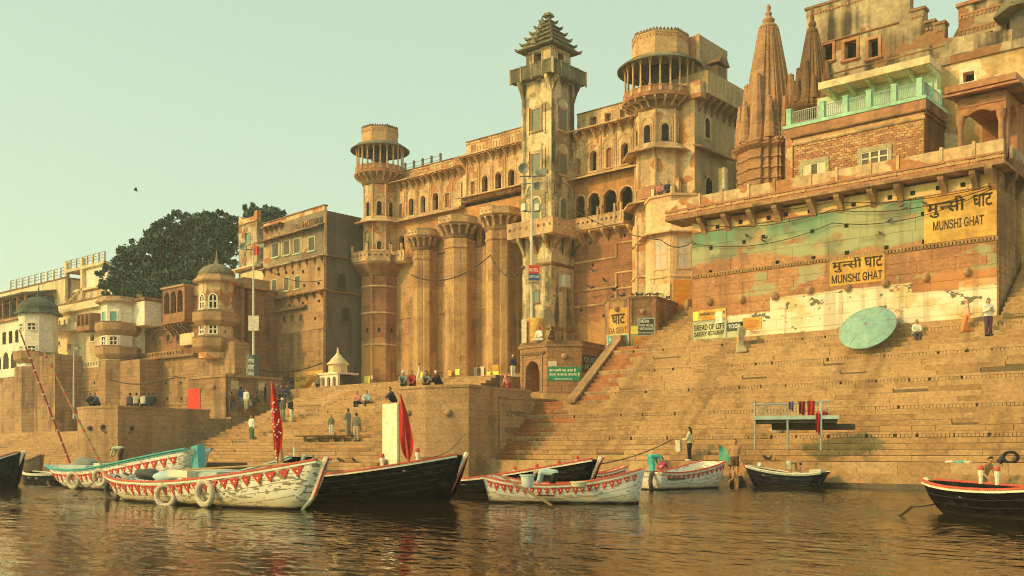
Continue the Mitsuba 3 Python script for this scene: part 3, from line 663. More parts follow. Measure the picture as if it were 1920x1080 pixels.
part(oh, 'window_hood', OF.strip(OF.at(1828, 70)[0], OF.at(1862, 70)[0], [(0, OF.z(1834, 68)), (.4, OF.z(1834, 71)), (.4, OF.z(1834, 69)), (0, OF.z(1834, 65))]), 'dark_trim')
part(oh, 'roof_slope', OF.put((np.array([[o0 - 1.3, zt_ - 2.4, -1], [o0, zt_ - 2.4, -1], [o0, zt_ - .2, -1], [o0 - 1.3, zt_ - 2.4, -4], [o0, zt_ - 2.4, -4], [o0, zt_ - .2, -4]]), np.array([[0, 1, 2], [3, 5, 4], [0, 2, 5], [0, 5, 3], [0, 3, 4], [0, 4, 1]]))), 'mould_plaster')
# dark turret at the frame's corner
dt = thing('corner_turret', 'dark eaved turret with an arched opening cut by the right picture edge', 'turret')
c = at_d(1940, 60, 55)
part(dt, 'shaft', oct8([(1.15, 20), (1.15, 25.3), (1.5, 25.6)], c[:2]), 'grey_render'); part(dt, 'roof', oct8([(1.9, 25.3), (1.85, 25.5), (.9, 26.9), (.05, 27.8)], c[:2]), 'roof_stone')
# cream house
ch = thing('cream_house', 'peeling cream plastered house with one small dark window', 'house')
CF = Face((0, 54.2)); c0 = CF.at(1761, 110)[0]; c1 = c0 + 6
zc = CF.z(1770, 124)
w = (CF.at(1806, 150)[0], CF.at(1827, 150)[0], CF.z(1806, 157), CF.z(1806, 137))
part(ch, 'wall', CF.ext(sbox(c0, 7.5, c1, zc).difference(sbox(w[0], w[2], w[1], w[3])), -.5, 0), 'cream_old'); part(ch, 'body', CF.box(c0 + .02, c1, 7.5, zc - .3, -6, -1.2), 'cream_old')
mat('cream_old', plaster((.72, .56, .30), (.60, .40, .18), (.26, .19, .11), .5, 35, .7, (.80, .70, .48), .04))
window(CF, ch, w[0], w[1], w[2], w[3], 'flat', 'dark_room', 'white_wash', .16, .05, .5)
part(ch, 'coping', CF.box(c0 - .1, c1, zc, zc + .42, -.6, .14), 'mould_plaster')
# red pavilion at the wall's corner
rp = thing('corner_pavilion', 'small red sandstone pavilion with one wide round arch at the wall corner', 'pavilion')
RF = Face((0, 50.6)); r0, r1 = RF.at(1791, 200)[0], RF.at(1886, 200)[0]
za, zb = 15.25, RF.z(1800, 186)
A = arch(RF.at(1803, 240)[0], RF.at(1872, 240)[0], za, RF.z(1838, 205), 'round')
part(rp, 'front', RF.ext(sbox(r0 + .1, 17.5, r1, zb).difference(A), -.3, 0), 'terracotta')
part(rp, 'back_wall', RF.box(r0 + .3, r1 - .31, za, zb - .3, -3.4, -3.2), 'terracotta')
part(rp, 'roof_body', RF.box(r0 + .15, r1 - .05, zb - .38, zb - .02, -3.5, -.31), 'terracotta')
rs = Face((r1, 50.6), (0, 1))
part(rp, 'side', rs.ext(sbox(0.31, za, 3.4, zb).difference(arch(.7, 1.9, za, 18.0, 'round')), -.3, 0), 'terracotta')
for u in (r0 + .2, r1 - .25):
    part(rp, 'column', lathe([(.2, za), (.2, za + .25), (.13, za + .35), (.12, 17.0), (.17, 17.15), (.22, 17.4), (.22, 17.6)], 12, RF.w(u, 0, -.15)[:2]), 'terracotta', 40)
eave(RF, rp, r0 - .35, r1 + .75, zb + .18, .75, 'terracotta', .1, .2, d0=-.5); eave(rs, rp, -.2, 3.2, zb + .18, .75, 'dark_trim', .1, .2, d0=-.5)
part(rp, 'roof_slab', RF.box(r0 - .3, r1 + .6, zb + .2, zb + .5, -2.7, .62), 'terracotta')
for z in (zb - .25, zb - .5): mould(RF, rp, r0 + .1, r1, z, .1, .06, 'brick_red')

# ---------------------------------------------------------------- temples
def shikhara(name, label, c, hw, zb, zw, zt, m, urus=True):
    """north Indian temple: stepped body, mouldings, curved ribbed spire, amalaka disc and finial."""
    t = thing(name, label, 'temple', None)
    def plan(s):
        o = [1.0, 1.0, .78, .78, .5, .5, .32, .32]; q = []
        a = [(-1, -.62), (-1, -.62)]
        prof = [(-.72, -.72), (-.72, -.80), (-.46, -.80), (-.46, -.93), (-.24, -.93), (-.24, -1.06), (.24, -1.06), (.24, -.93), (.46, -.93), (.46, -.80), (.72, -.80), (.72, -.72), (.84, -.72), (.84, -.46), (.95, -.46), (.95, -.24), (1.03, -.24)]
        p = np.array(prof[:12]); out = []
        for k in range(4):
            ang = k * math.pi / 2; ca, sa = math.cos(ang), math.sin(ang)
            out += [(x * ca - y * sa, x * sa + y * ca) for x, y in p[1:]]
        return np.array(out) * s
    base = plan(1.0)
    def loft(levels):
        n = len(base); V = np.vstack([np.hstack([base * s + c[:2], np.full((n, 1), z)]) for s, z in levels]); F = []
        i = np.arange(n); j = (i + 1) % n
        for q in range(len(levels) - 1): F += [np.stack([q * n + i, q * n + j, q * n + n + j], 1), np.stack([q * n + i, q * n + n + j, q * n + n + i], 1)]
        V = np.vstack([V, [[c[0], c[1], levels[-1][1]]]]); F.append(np.stack([(len(levels) - 1) * n + i, (len(levels) - 1) * n + j, np.full(n, len(levels) * n)], 1))
        return V, np.vstack(F)
    lv = []; z = zb
    while z < zw - .5:
        lv += [(hw * 1.0, z), (hw * 1.0, z + .42), (hw * 1.06, z + .45), (hw * 1.06, z + .52), (hw * 1.02, z + .56)]; z += .62
    part(t, 'body', loft(lv + [(hw, zw - .3)]), m)
    part(t, 'cornice', loft([(hw, zw - .3), (hw * 1.2, zw - .12), (hw * 1.22, zw - .05), (hw * 1.03, zw), (hw * 1.1, zw + .15), (hw * 1.1, zw + .25), (hw, zw + .3)]), m)
    H = zt - zw; sp = []
    for k in range(27):
        q = k / 26; s = hw * (.97 - .63 * q ** 1.12)
        zz = zw + .31 + q * (H * .80)
        sp += [(s, zz), (s * .972, zz + H * .8 / 26 * .35)]
    part(t, 'spire', loft(sp), m)
    if urus:
        for k in range(4):
            a = k * math.pi / 2
            for (off, h, r, lat) in ((.82, .44, .27, 0), (.84, .27, .20, -.46), (.84, .27, .20, .46)):
                d = np.array([math.sin(a), -math.cos(a)]); l = np.array([math.cos(a), math.sin(a)])
                p = c[:2] + d * hw * off + l * hw * lat
                pr = [(hw * r * (1 - .62 * (i / 10) ** 1.3) * (1 + (.05 if i % 2 else 0)), zw + .3 + H * h * i / 10) for i in range(11)]
                pr += [(hw * r * .42, zw + .3 + H * h * 1.01), (hw * r * .42, zw + .3 + H * h * 1.03), (hw * r * .14, zw + .3 + H * h * 1.05), (.02, zw + .3 + H * h * 1.07)]
                part(t, 'small_spire', lathe(pr, 8, p, OC), m)
    z0 = zw + .31 + H * .80
    part(t, 'amalaka', lathe([(hw * .2, z0), (hw * .30, z0 + .08), (hw * .33, z0 + .2), (hw * .28, z0 + .34), (hw * .16, z0 + .4), (hw * .2, z0 + .55), (hw * .22, z0 + .65), (hw * .14, z0 + .8), (hw * .08, z0 + .9)], 14, c[:2]), m, 50)
    part(t, 'finial', lathe([(hw * .09, z0 + .9), (hw * .12, z0 + 1.05), (hw * .05, z0 + 1.2), (hw * .09, z0 + 1.4), (hw * .03, z0 + 1.6), (.015, zt + .2)], 10, c[:2]), m, 50)
    return t
tc = at_d(1441, 300, 60.5)
shikhara('spire_temple', 'orange sandstone temple with a tall ribbed curving spire and finial', tc, 1.72, 14.5, at_d(1441, 268, 59)[2], at_d(1450, 8, 60)[2], 'temple_stone')
tc2 = at_d(1523, 200, 58.6)
shikhara('spire_temple', 'darker soot-stained temple spire half hidden behind the turquoise terrace', tc2, 1.05, 16, at_d(1523, 205, 58.6)[2], at_d(1523, 44, 58.6)[2], 'temple_dark')
# pink turret below the walkway
pt = thing('pink_turret', 'pale pink and cream octagonal turret with shuttered windows and an arched doorway', 'tower')
pc = np.array([-35.5, 57.7]); AP = 1.9
part(pt, 'shaft', oct8([(AP, 9.5), (AP, 17.95)], pc), 'pink_plaster')
part(pt, 'eave', oct8([(AP, 15.75), (AP + .5, 15.55), (AP + .52, 15.63), (AP, 16.0)], pc), 'pink_plaster')
part(pt, 'parapet', oct8([(AP - .02, 17.95), (AP + .10, 17.97), (AP + .10, 18.12), (AP - .1, 18.14)], pc), 'pink_plaster')
def octface(c_, ap, k):
    """facet k of an octagon: 0 faces the river, 1 the right front, -1 the left front."""
    a = -math.pi / 2 + k * math.pi / 4; n = np.array([math.cos(a), math.sin(a)]); t = np.array([-n[1], n[0]])
    return Face(c_ + n * ap, t)
HW = math.tan(OC)
for k in (0, 1):
    f_ = octface(pc, AP, k); h = AP * HW
    part(pt, 'window', f_.ext(sbox(-.52, 13.25, .52, 15.35).difference(sbox(-.42, 13.35, .42, 15.25)), 0, .07), 'pink_plaster')
    part(pt, 'shutter', f_.box(-.42, .42, 13.35, 15.25, .0, .035), 'pale_shutter'); part(pt, 'shutter_rail', f_.put(join([bx(-.42, .42, 14.2, 14.28, .036, .06), bx(-.02, .02, 13.35, 15.25, .036, .05)])), 'pink_plaster')
    mould(f_, pt, -h, h, 12.72, .14, .1, 'pink_plaster'); part(pt, 'post', f_.box(-h, -h + .22, 18.13, 18.6, -.3, -.05), 'cream')
    for u in (-h + .16, h - .16): part(pt, 'corner_strip', f_.box(u - .12, u + .12, 9.6, 15.6, 0, .05), 'pink_plaster')
mat('pale_shutter', worn((.62, .50, .42), .1, 3))
f_ = octface(pc, AP, 0); part(pt, 'door_frame', f_.ext(sbox(-.75, 9.6, .75, 12.3).difference(arch(-.5, .5, 9.6, 11.8, 'cusp')), 0, .14), 'cream'); part(pt, 'doorway', f_.box(-.5, .5, 9.6, 11.8, .0, .03), 'grey_cement')
f_ = octface(pc, AP, 1); part(pt, 'orange_panel', f_.box(-.68, .68, 9.9, 12.55, 0, .055), 'orange_paint', label='orange painted lower panel')
mat('orange_paint', plaster((.74, .30, .06), (.66, .34, .08), (.40, .20, .08), .3, 37, 1.0))
# ---------------------------------------------------------------- the riverside palace
pal = thing('palace', 'huge ochre sandstone river palace with round pavilion towers, arcades and a slender square tower', 'palace')
WY = 68.0
F0 = Face((0, WY))
U = lambda px: F0.at(px, 0)[0]
XL, XT0, XT1, XR = -75.5, -55.0, -51.9, -44.6          # left tower, square tower, right tower
def open_wall(face, par, name, u0, u1, z0, z1, ops, m, th=.5):
    g = sbox(u0, z0, u1, z1)
    if ops: g = g.difference(unary_union(ops))
    return part(par, name, face.ext(g, -th, 0), m)
def arcade(face, par, spans, z0, z1, u0, u1, ztop, m):
    ops = [arch(a, b, z0, z1, 'cusp') for a, b in spans]
    open_wall(face, par, 'arcade_wall', u0, u1, z0, ztop, ops, m, .35)
    for (a, b), (c, d) in zip(spans[:-1], spans[1:]):
        u = (b + c) / 2; r = min(.13, (c - b) * .42)
        part(par, 'column', lathe([(r * 1.5, z0), (r * 1.5, z0 + .25), (r, z0 + .4), (r * .85, z0 + 1.5), (r * 1.4, z0 + 1.62), (r * 1.5, z0 + 1.8)], 10, face.w(u, 0, .02)[:2]), m, 40)
    for a, b in spans:
        part(par, 'arch_band', face.ext(arch(a - .09, b + .09, z0 + 1.4, z1 + .1, 'round').difference(arch(a, b, z0, z1, 'round')), .0, .05), 'ochre_trim')
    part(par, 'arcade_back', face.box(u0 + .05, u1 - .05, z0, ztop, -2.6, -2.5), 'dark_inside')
    part(par, 'arcade_floor', face.box(u0 + .05, u1 - .05, z0 - .2, z0 - .01, -2.5, -.0), 'dark_trim')
def balcony(face, par, u0, u1, z, d, m, n, h=.75, posts=None, name='balcony'):
    k = part(par, name, face.put(join([bx(u0, u1, z - .22, z, 0, d), bx(u0 - .03, u1 + .03, z - .34, z - .225, 0, d - .15), ])), m)
    g = holes_panel(u0, u1, z + .002, z + h, n, .42, .25)
    part(k, 'parapet', face.put(join([ext(g, d - .12, d - .01), bx(u0 - .02, u1 + .02, z + h, z + h + .08, d - .16, d + .03)])), m)
    if posts:
        for u in posts: part(k, 'post', face.box(u - .07, u + .07, z, z + h + .75, d - .17, d + .05), m)
    return k

# base walls
part(pal, 'base_wall', F0.box(XL + 1.2, U(972), 7.0, 20.2, -1, 0), 'gold_stone')
part(pal, 'base_wall', F0.box(XT1 - .2, XR + .3, 7.0, 20.2, -1, 0), 'red_stone')
part(pal, 'core', bx(XL + 1.3, -41, WY + 3.2, WY + 12, 7, 28.0), 'dark_trim')
# big engaged column clusters of the left wing
def cluster(px0, px1, y, ztop, shafts, name='column_cluster'):
    f = Face((0, y)); u0, u1 = f.at(px0, 0)[0], f.at(px1, 0)[0]; uc = (u0 + u1) / 2; rad = (u1 - u0) / 2
    k = part(pal, name, join([bx(uc - rad * .74, uc + rad * .74, y + .12, WY + .02, 7, ztop - 1.3)]), 'gold_stone')
    for i in range(shafts):
        a = -math.pi / 2 + (i - (shafts - 1) / 2) * (2.3 / max(shafts - 1, 1)) if shafts > 1 else -math.pi / 2
        r = rad * .44
        c = (uc + math.cos(a) * rad * .44, y + .30 + (math.sin(a) + 0.3) * rad * .50)
        part(k, 'shaft', lathe([(r * 1.25, 7.0), (r * 1.25, 8.0), (r * 1.1, 8.25), (r, 8.5), (r * .97, ztop - 2.2), (r * 1.12, ztop - 2.1), (r * 1.12, ztop - 1.9), (r, ztop - 1.8), (r * 1.05, ztop - 1.3)], 8, c, OC, True), 'gold_stone')
    c = (uc, y + .35)
    part(k, 'capital', oct8([(rad * .80, ztop - 1.3), (rad * .86, ztop - 1.15), (rad * .86, ztop - .9), (rad * 1.0, ztop - .3), (rad * 1.2, ztop - .2), (rad * 1.2, ztop)], c), 'dark_trim')
    for i in range(9):
        a = -math.pi + i * math.pi / 8
        fb = Face((c[0] + math.cos(a) * rad * .98, c[1] + math.sin(a) * rad * .98), (-math.sin(a), math.cos(a)))
        part(k, 'bracket', fb.put(bracket_mesh(0, ztop - .18, .2, rad * .3, .75)), 'ochre_trim')
    for q in (-2, -1, 0, 1, 2):
        fo = octface(np.array(c), rad * 1.16, q); h = rad * 1.16 * HW
        part(k, 'parapet', fo.put(join([ext(holes_panel(-h, h, ztop, ztop + .6, 3, .4, .25), -.12, 0), bx(-h - .02, h + .02, ztop + .6, ztop + .68, -.16, .04)])), 'ochre_trim')
    part(k, 'ledge', oct8([(rad * 1.23, ztop - .02), (rad * 1.26, ztop + .06), (rad * 1.18, ztop + .1)], c), 'ochre_trim')
cluster(772, 808, 66.8, 21.75, 3)
cluster(832, 880, 66.7, 22.15, 4)
cluster(908, 956, 66.6, 22.2, 3)
for z in (9.0, 14.5): mould(F0, pal, XL + 1.2, U(972), z, .18, .08, 'gold_stone')
# stepped string courses of the right wing
for z, st in ((17.3, 1), (14.9, 1), (13.6, 1)):
    um = -47.6
    mould(F0, pal, XT1, um, z, .16, .14, 'ochre_trim'); part(pal, 'moulding_step', F0.box(um, um + .18, z, z + 1.1, 0, .12), 'ochre_trim'); mould(F0, pal, um, XR, z + 1.1, .16, .14, 'ochre_trim')
ms = []
for px, py in ((1107, 455), (1140, 447), (1172, 441), (1112, 497), (1112, 540), (1153, 531), (1090, 582), (1132, 592)):
    u, z = F0.at(px, py); ms.append(F0.box(u - .1, u + .1, z - .12, z + .12, -.02, .02))
stuffpart(pal, 'drain_hole', join(ms), 'dark_room')

# ---- right wing: balcony, arcade, upper storey, attic
zb = 20.05
kb = balcony(F0, pal, XT1 + .05, U(1182), zb, 1.0, 'ochre_trim', 12, .72, [U(1143) - .5, U(1175) - .5, U(1187) - .5])
brackets(F0, pal, [XT1 + 1.0 + i * 1.25 for i in range(5)], zb - .34, .22, .85, 1.0, 'ochre_trim')
spans = [(U(1079), U(1097)), (U(1103), U(1125)), (U(1130.5), U(1157)), (U(1162), U(1187)), (U(1191), U(1206))]
arcade(F0, pal, spans, zb, 23.0, XT1 - .1, XR, 24.3, 'terracotta_ochre')
mat('terracotta_ochre', plaster((.60, .34, .14), (.50, .25, .10), (.22, .13, .07), .5, 41, .6))
for i in range(5):
    z = zb + .95 + i * .17
    part(pal, 'rail_wire', F0.put(tube([(XT1 + .1, z, .94), (U(1125), z, .94)], .012, 4)), 'wire')
eave(F0, pal, XT1 - .15, XR, 24.45, .95, 'ochre_trim', .1, .28)
ops = []
wn = [(1081, 1089, 'flat', 'red_shutter', 24.75, 26.1), (1107, 1119, 'round', 'dark_room', 24.8, 26.5), (1137, 1147, 'round', 'red_shutter', 24.8, 26.45), (1165, 1178, 'round', 'dark_room', 24.8, 26.5), (1196, 1202, 'flat', 'red_shutter', 24.75, 26.1)]
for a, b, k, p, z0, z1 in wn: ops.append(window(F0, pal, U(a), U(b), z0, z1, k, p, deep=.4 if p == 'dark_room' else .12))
open_wall(F0, pal, 'upper_wall', XT1 - .1, XR, 24.5, 28.4, ops, 'ochre')
def blind_bays(face, par, us, z0, z1, m='ochre_trim'):
    for a, b in zip(us[:-1], us[1:]):
        part(par, 'pilaster', face.box(a - .07, a + .07, z0, z1, 0, .07), m)
        part(par, 'blind_arch', face.ext(arch(a + .16, b - .16, z0 + .05, z1 - .25, 'round').difference(arch(a + .24, b - .24, z0 + .02, z1 - .34, 'round')), 0, .045), m)
blind_bays(F0, pal, [U(p) for p in (1076, 1097, 1127, 1155, 1187, 1204)], 24.55, 27.55)
mould(F0, pal, XT1, XR, 24.5, .12, .12, 'ochre_trim', 'sill_course')
eave(F0, pal, XT1 - .1, XR, 28.45, 1.0, 'ochre_trim', .1, .30)
brackets(F0, pal, [XT1 + .5 + i * .9 for i in range(8)], 28.2, .14, .7, .85, 'ochre_trim')
FA = Face((0, WY + .5))
ops = []
for a, b in ((1107, 1119), (1135, 1146), (1163, 1173)):
    ops.append(window(FA, pal, FA.at(a, 0)[0], FA.at(b, 0)[0], 28.72, 29.5, 'flat', 'mould_plaster', 'ochre_trim', .1, .05, .35))
open_wall(FA, pal, 'attic_wall', XT1, XR, 28.45, 30.0, ops, 'ochre'); part(pal, 'attic_coping', FA.box(XT1, XR, 30.0, 30.1, -.6, .06), 'dark_trim')
part(pal, 'carved_panel', FA.ext(holes_panel(XT1 + .1, U(1092), 28.6, 29.85, 6, .35, .4), 0, .06), 'ochre_trim')

# ---- left wing
US = U(866)
arc = [(U(748), U(759)), (U(878), U(894)), (U(902), U(915)), (U(925), U(943)), (U(950), U(969))]
arcade(F0, pal, arc, 20.35, 22.7, XL + 1.2, XT0 + .1, 24.1, 'terracotta_ochre')
for u in [U(p) for p in (762, 820, 828, 890)]: pass
balcony(F0, pal, XL + 1.2, U(773), 20.2, 1.1, 'ochre_trim', 5, .72, [U(738), U(750), U(768)])
balcony(F0, pal, U(962), XT0 + .1, 20.2, 1.0, 'ochre_trim', 4, .72, [U(969), U(977)])
eave(F0, pal, XL + 1.0, US + .4, 24.12, .8, 'ochre_trim', .16, .22); eave(F0, pal, US, XT0 + .1, 25.0, .9, 'ochre_trim', .1, .25)
for (u0, u1, zlo, zhi, wins) in ((XL + 1.2, US, 24.1, 28.0, [(748, 755, 'flat', 'red_shutter'), (767, 776, 'round', 'dark_room'), (789, 798, 'round', 'dark_room'), (811.5, 822, 'round', 'dark_room'), (835, 843, 'flat', 'red_shutter')]),
                           (US, XT0 + .1, 24.6, 28.75, [(883, 891, 'flat', 'red_shutter'), (904, 915, 'round', 'dark_room'), (929, 940, 'round', 'dark_room'), (953, 965, 'round', 'dark_room')])):
    ops = []; dz = zlo + .35
    for a, b, k, p in wins: ops.append(window(F0, pal, U(a), U(b), dz, dz + (1.35 if k == 'flat' else 1.65), k, p, deep=.4 if p == 'dark_room' else .12))
    open_wall(F0, pal, 'upper_wall', u0, u1, zlo, zhi, ops, 'ochre')
    mid = [(U(a) + U(b)) / 2 for a, b, *_ in wins]; st = [(p + q) / 2 for p, q in zip(mid[:-1], mid[1:])]
    blind_bays(F0, pal, [2 * mid[0] - st[0]] + st + [2 * mid[-1] - st[-1]], zlo + .2, zhi - .5)
    mould(F0, pal, u0, u1, zlo + .12, .14, .13, 'ochre_trim', 'sill_course')
    eave(F0, pal, u0 - .1, u1, zhi + .05, 1.0, 'ochre_trim', .1, .3)
    n = int((u1 - u0) / .85); brackets(F0, pal, [u0 + .4 + i * (u1 - u0 - .5) / n for i in range(n + 1)], zhi - .22, .14, .7, .85, 'ochre_trim')
part(pal, 'slot_reveal', F0.box(US - .06, US + .06, 24.4, 26.5, -.02, .03), 'dark_room')
for (u0, u1, z0, z1, n) in ((XL + 1.4, US + .1, 28.05, 29.1, 5), (US + .1, XT0, 28.8, 30.25, 5)):
    part(pal, 'attic_wall', FA.box(u0, u1, z0, z1, -.5, 0), 'ochre'); part(pal, 'attic_coping', FA.box(u0 - .05, u1, z1, z1 + .09, -.55, .08), 'dark_trim')
    w = (u1 - u0) / n
    for i in range(n):
        a = u0 + i * w
        part(pal, 'niche', FA.box(a + w * .3, a + w * .62, z0 + .1, z1 - .35, 0, .02), 'terracotta')
        part(pal, 'carved_panel', FA.put(join([ext(holes_panel(a + w * .66, a + w * 1.26, z0 + .08, z1 - .35, 3, .45, .5), 0, .06)])), 'ochre_trim')
    ms = []; u = u0
    while u < u1 - .1: ms.append(FA.box(u, u + .09, z1 - .27, z1 - .12, 0, .07)); u += .17
    stuffpart(pal, 'dentil_course', join(ms), 'ochre_trim')
# roof railing behind the left tower
RB = Face((0, 73.5))
ua, ub = RB.at(760, 270)[0], RB.at(826, 290)[0]
part(pal, 'roof_house', RB.box(ua - 1.5, ub, 27, 30.6, -3, 0), 'mould_plaster')
part(pal, 'roof_railing', RB.put(join([tube([(ua, z, 0), (ub, z, 0)], .025, 4) for z in (31.0, 31.4, 31.8)] + [bx(ua + i * (ub - ua) / 4 - .08, ua + i * (ub - ua) / 4 + .08, 30.6, 32.0, -.1, .1) for i in range(5)])), 'roof_stone')

# ---- octagonal end towers with round pavilions
def end_tower(c, ap, zs, lower):
    """zs: base top, balcony, lower storey top, body top, gallery floor, gallery roof, drum top."""
    c = np.array(c); z_bal, z_ch1, z_ch2, z_br0, z_gal, z_par, z_roof, z_top = zs
    k = part(pal, 'octagonal_tower', join([oct8([(ap * 1.06, 6.5), (ap * 1.03, z_bal - 1.2), (ap, z_bal)], c), oct8([(ap * .98, z_bal + .01), (ap * .98, z_br0 + .02), ], c)]), 'ochre')
    part(k, 'base', oct8([(ap * 1.1, 6.6), (ap * 1.08, z_bal - 1.0), (ap * 1.08, z_bal - .8)], c), lower)
    for z in (11.9, 15.0, 17.6): part(k, 'string_course', oct8([(ap * 1.08, z), (ap * 1.16, z + .06), (ap * 1.16, z + .16), (ap * 1.08, z + .22)], c), 'ochre_trim')
    for z in (z_ch1, z_ch2):
        part(k, 'chajja', oct8([(ap, z - .02), (ap + .9, z - .30), (ap + .92, z - .2), (ap + .35, z + .02), (ap + .2, z + .35), (ap, z + .4)], c), 'ochre_trim')
    # round gallery: ring of brackets, parapet, colonnade, wide eave
    rb, rg = ap * 1.05, ap * 1.55
    part(k, 'bracket_bell', lathe([(rb, z_br0), (rb + .1, z_br0 + .1), (rb + .25, z_br0 + .55), (rg - .2, z_gal - .25), (rg - .05, z_gal - .02)], 32, c), 'dark_trim', 40)
    for i in range(22):
        a = i * 2 * math.pi / 22
        if math.sin(a) > .6: continue
        fb = Face((c[0] + math.cos(a) * (rb - .05), c[1] + math.sin(a) * (rb - .05)), (-math.sin(a), math.cos(a)))
        part(k, 'bracket', fb.put(bracket_mesh(0, z_gal - .02, .16, rg - rb + .12, z_gal - z_br0 - .05)), 'ochre_trim')
    part(k, 'gallery_ring', lathe([(rg - .3, z_gal), (rg + .12, z_gal), (rg + .16, z_gal + .1), (rg + .06, z_gal + .16), (rg + .1, z_gal + .24), (rg, z_gal + .3), (rg - .3, z_gal + .3)], 40, c), 'terracotta', 40)
    part(k, 'gallery_parapet', lathe([(rg - .02, z_gal + .31), (rg - .02, z_par), (rg + .04, z_par + .02), (rg + .04, z_par + .09), (rg - .25, z_par + .09), (rg - .25, z_gal + .31)], 40, c), 'terracotta', 40)
    part(k, 'gallery_core', lathe([(ap * .55, z_gal), (ap * .55, z_roof)], 12, c), 'dark_inside')
    for i in range(22):
        a = (i + .5) * 2 * math.pi / 22
        if math.sin(a) > .75: continue
        q = c + np.array([math.cos(a), math.sin(a)]) * (rg - .12); H = z_roof - .25 - z_par
        part(k, 'column', lathe([(.13, z_par + .09), (.13, z_par + .2), (.075, z_par + .3), (.065, z_par + H * .75), (.1, z_par + H * .8), (.17, z_par + H * .95), (.17, z_par + H)], 8, q), 'ochre_trim', 40)
        q2 = c + np.array([math.cos(a), math.sin(a)]) * (rg + .0); fp = Face(q2, (-math.sin(a), math.cos(a)))
        part(k, 'parapet_pier', fp.box(-.11, .11, z_gal + .33, z_par, -.05, .05), 'ochre_trim')
    ro = rg + .5
    part(k, 'gallery_eave', lathe([(rg - .3, z_roof - .27), (rg, z_roof - .27), (ro, z_roof - .52), (ro + .02, z_roof - .44), (rg - .1, z_roof), (ap, z_roof + .12)], 48, c), 'roof_stone', 40)
    ad = ap * 1.12
    part(k, 'drum', oct8([(ad, z_roof), (ad, z_top - .35), (ad + .05, z_top - .3), (ad + .05, z_top - .18), (ad, z_top - .15), (ad - .2, z_top - .12)], c), 'terracotta_light')
    ms = []; dd = []
    for q in range(8):
        a = q * math.pi / 4; n = np.array([math.cos(a), math.sin(a)]); f_ = Face(c + n * ad, (-n[1], n[0])); h = ad * HW; m = 6
        for i in range(m):
            u = -h + (i + .5) * 2 * h / m; ms.append(f_.ext(Polygon([(u - .10, z_top - .16), (u + .10, z_top - .16), (u + .11, z_top - .05), (u, z_top + .12), (u - .11, z_top - .05)]), -.08, .04))
            dd.append(f_.box(u - .05, u + .05, z_top - .55, z_top - .42, 0, .05))
    stuffpart(k, 'merlons', join(ms), 'dark_trim'); stuffpart(k, 'drum_dentils', join(dd), 'terracotta')
    for q in (-1, 0, 1, 2):
        f_ = octface(c, ap * .98, q); h = ap * HW * .98; fr = 'ochre_trim'
        zw = z_ch2 + .55
        window(f_, k, -h * .38, h * .38, zw, zw + 1.3, 'round', 'dark_room', fr, .11, .07, -.012, 'window', False, sub=False)
        part(k, 'blind_arch', f_.ext(arch(-h * .8, h * .8, zw - .3, zw + 2.0, 'round').difference(arch(-h * .68, h * .68, zw - .35, zw + 1.88, 'round')), 0, .05), fr)
        part(k, 'blind_arch', f_.ext(arch(-h * .8, h * .8, z_bal + .1, z_ch1 - .4, 'round').difference(arch(-h * .66, h * .66, z_bal, z_ch1 - .55, 'round')), 0, .05), fr)
        window(f_, k, -h * .34, h * .34, z_bal + .6, z_bal + 1.9, 'round', 'dark_inside', fr, .1, .06, -.012, 'window', False, sub=False)
        for s in (-1, 1): part(k, 'corner_shaft', tube([f_.w(s * h, z_bal, .0), f_.w(s * h, z_br0, .0)], .09, 6), fr)
        fb = octface(c, ap * 1.08, q); hb = ap * 1.08 * HW
        for z in (9.6, 13.2):
            part(k, 'slit', fb.ext(arch(-.13, .13, z, z + .45, 'round'), 0, .02), 'dark_room')
        for s in (-1, 1): part(k, 'base_strip', fb.box(s * hb - .12, s * hb + .12, 7, z_bal - 1.0, -.02, .05), lower)
    return k
mat('terracotta_light', plaster((.62, .42, .22), (.54, .33, .16), (.28, .18, .10), .3, 43, .7))
#                    balcony chajja1 chajja2 bell  gallery parapet roof  top
end_tower((XL, 67.4), 1.55, (20.2, 20.9, 24.15, 27.7, 28.7, 29.4, 31.75, 33.4), 'red_stone')
end_tower((-43.4, 68.1), 1.85, (20.2, 21.0, 25.0, 28.0, 28.75, 29.45, 32.0, 34.1), 'ochre')
# walkway round the left tower
for q in (-1, 0, 1):
    f_ = octface(np.array((XL, 67.4)), 1.7, q); h = (1.7 + 1.0) * HW
    balcony(f_, pal, -h, h, 20.2, 1.0, 'ochre_trim', 4, .7, [-h + .05, h - .05], 'tower_balcony')
part(pal, 'balcony_bell', oct8([(1.7, 18.7), (1.9, 19.0), (2.55, 19.75), (2.55, 19.86)], (XL, 67.4)), 'dark_trim')
# square block and shaded flank right of the right tower
XS = -40.2
FB = Face((0, 68.0))
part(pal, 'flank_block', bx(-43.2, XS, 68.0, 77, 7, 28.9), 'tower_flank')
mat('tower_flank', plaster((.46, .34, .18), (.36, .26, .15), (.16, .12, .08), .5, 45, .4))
part(pal, 'flank_front', FB.box(-42.2, XS - .02, 20, 28.6, 0, .03), 'ochre')
sf = Face((XS, 68.0), (0, 1))
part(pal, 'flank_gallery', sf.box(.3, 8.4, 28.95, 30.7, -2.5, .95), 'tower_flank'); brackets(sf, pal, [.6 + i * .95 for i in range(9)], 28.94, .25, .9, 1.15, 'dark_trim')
for i in range(7): part(pal, 'gallery_pier', sf.box(.5 + i * 1.2, .62 + i * 1.2, 29.0, 30.6, .95, 1.0), 'ochre_trim')
part(pal, 'corner_panel', FB.box(-41.7, XS + .6, 28.95, 29.9, -.5, .25), 'ochre'); part(pal, 'corner_base', FB.box(-41.8, XS + .7, 28.6, 28.94, -.5, .3), 'terracotta')
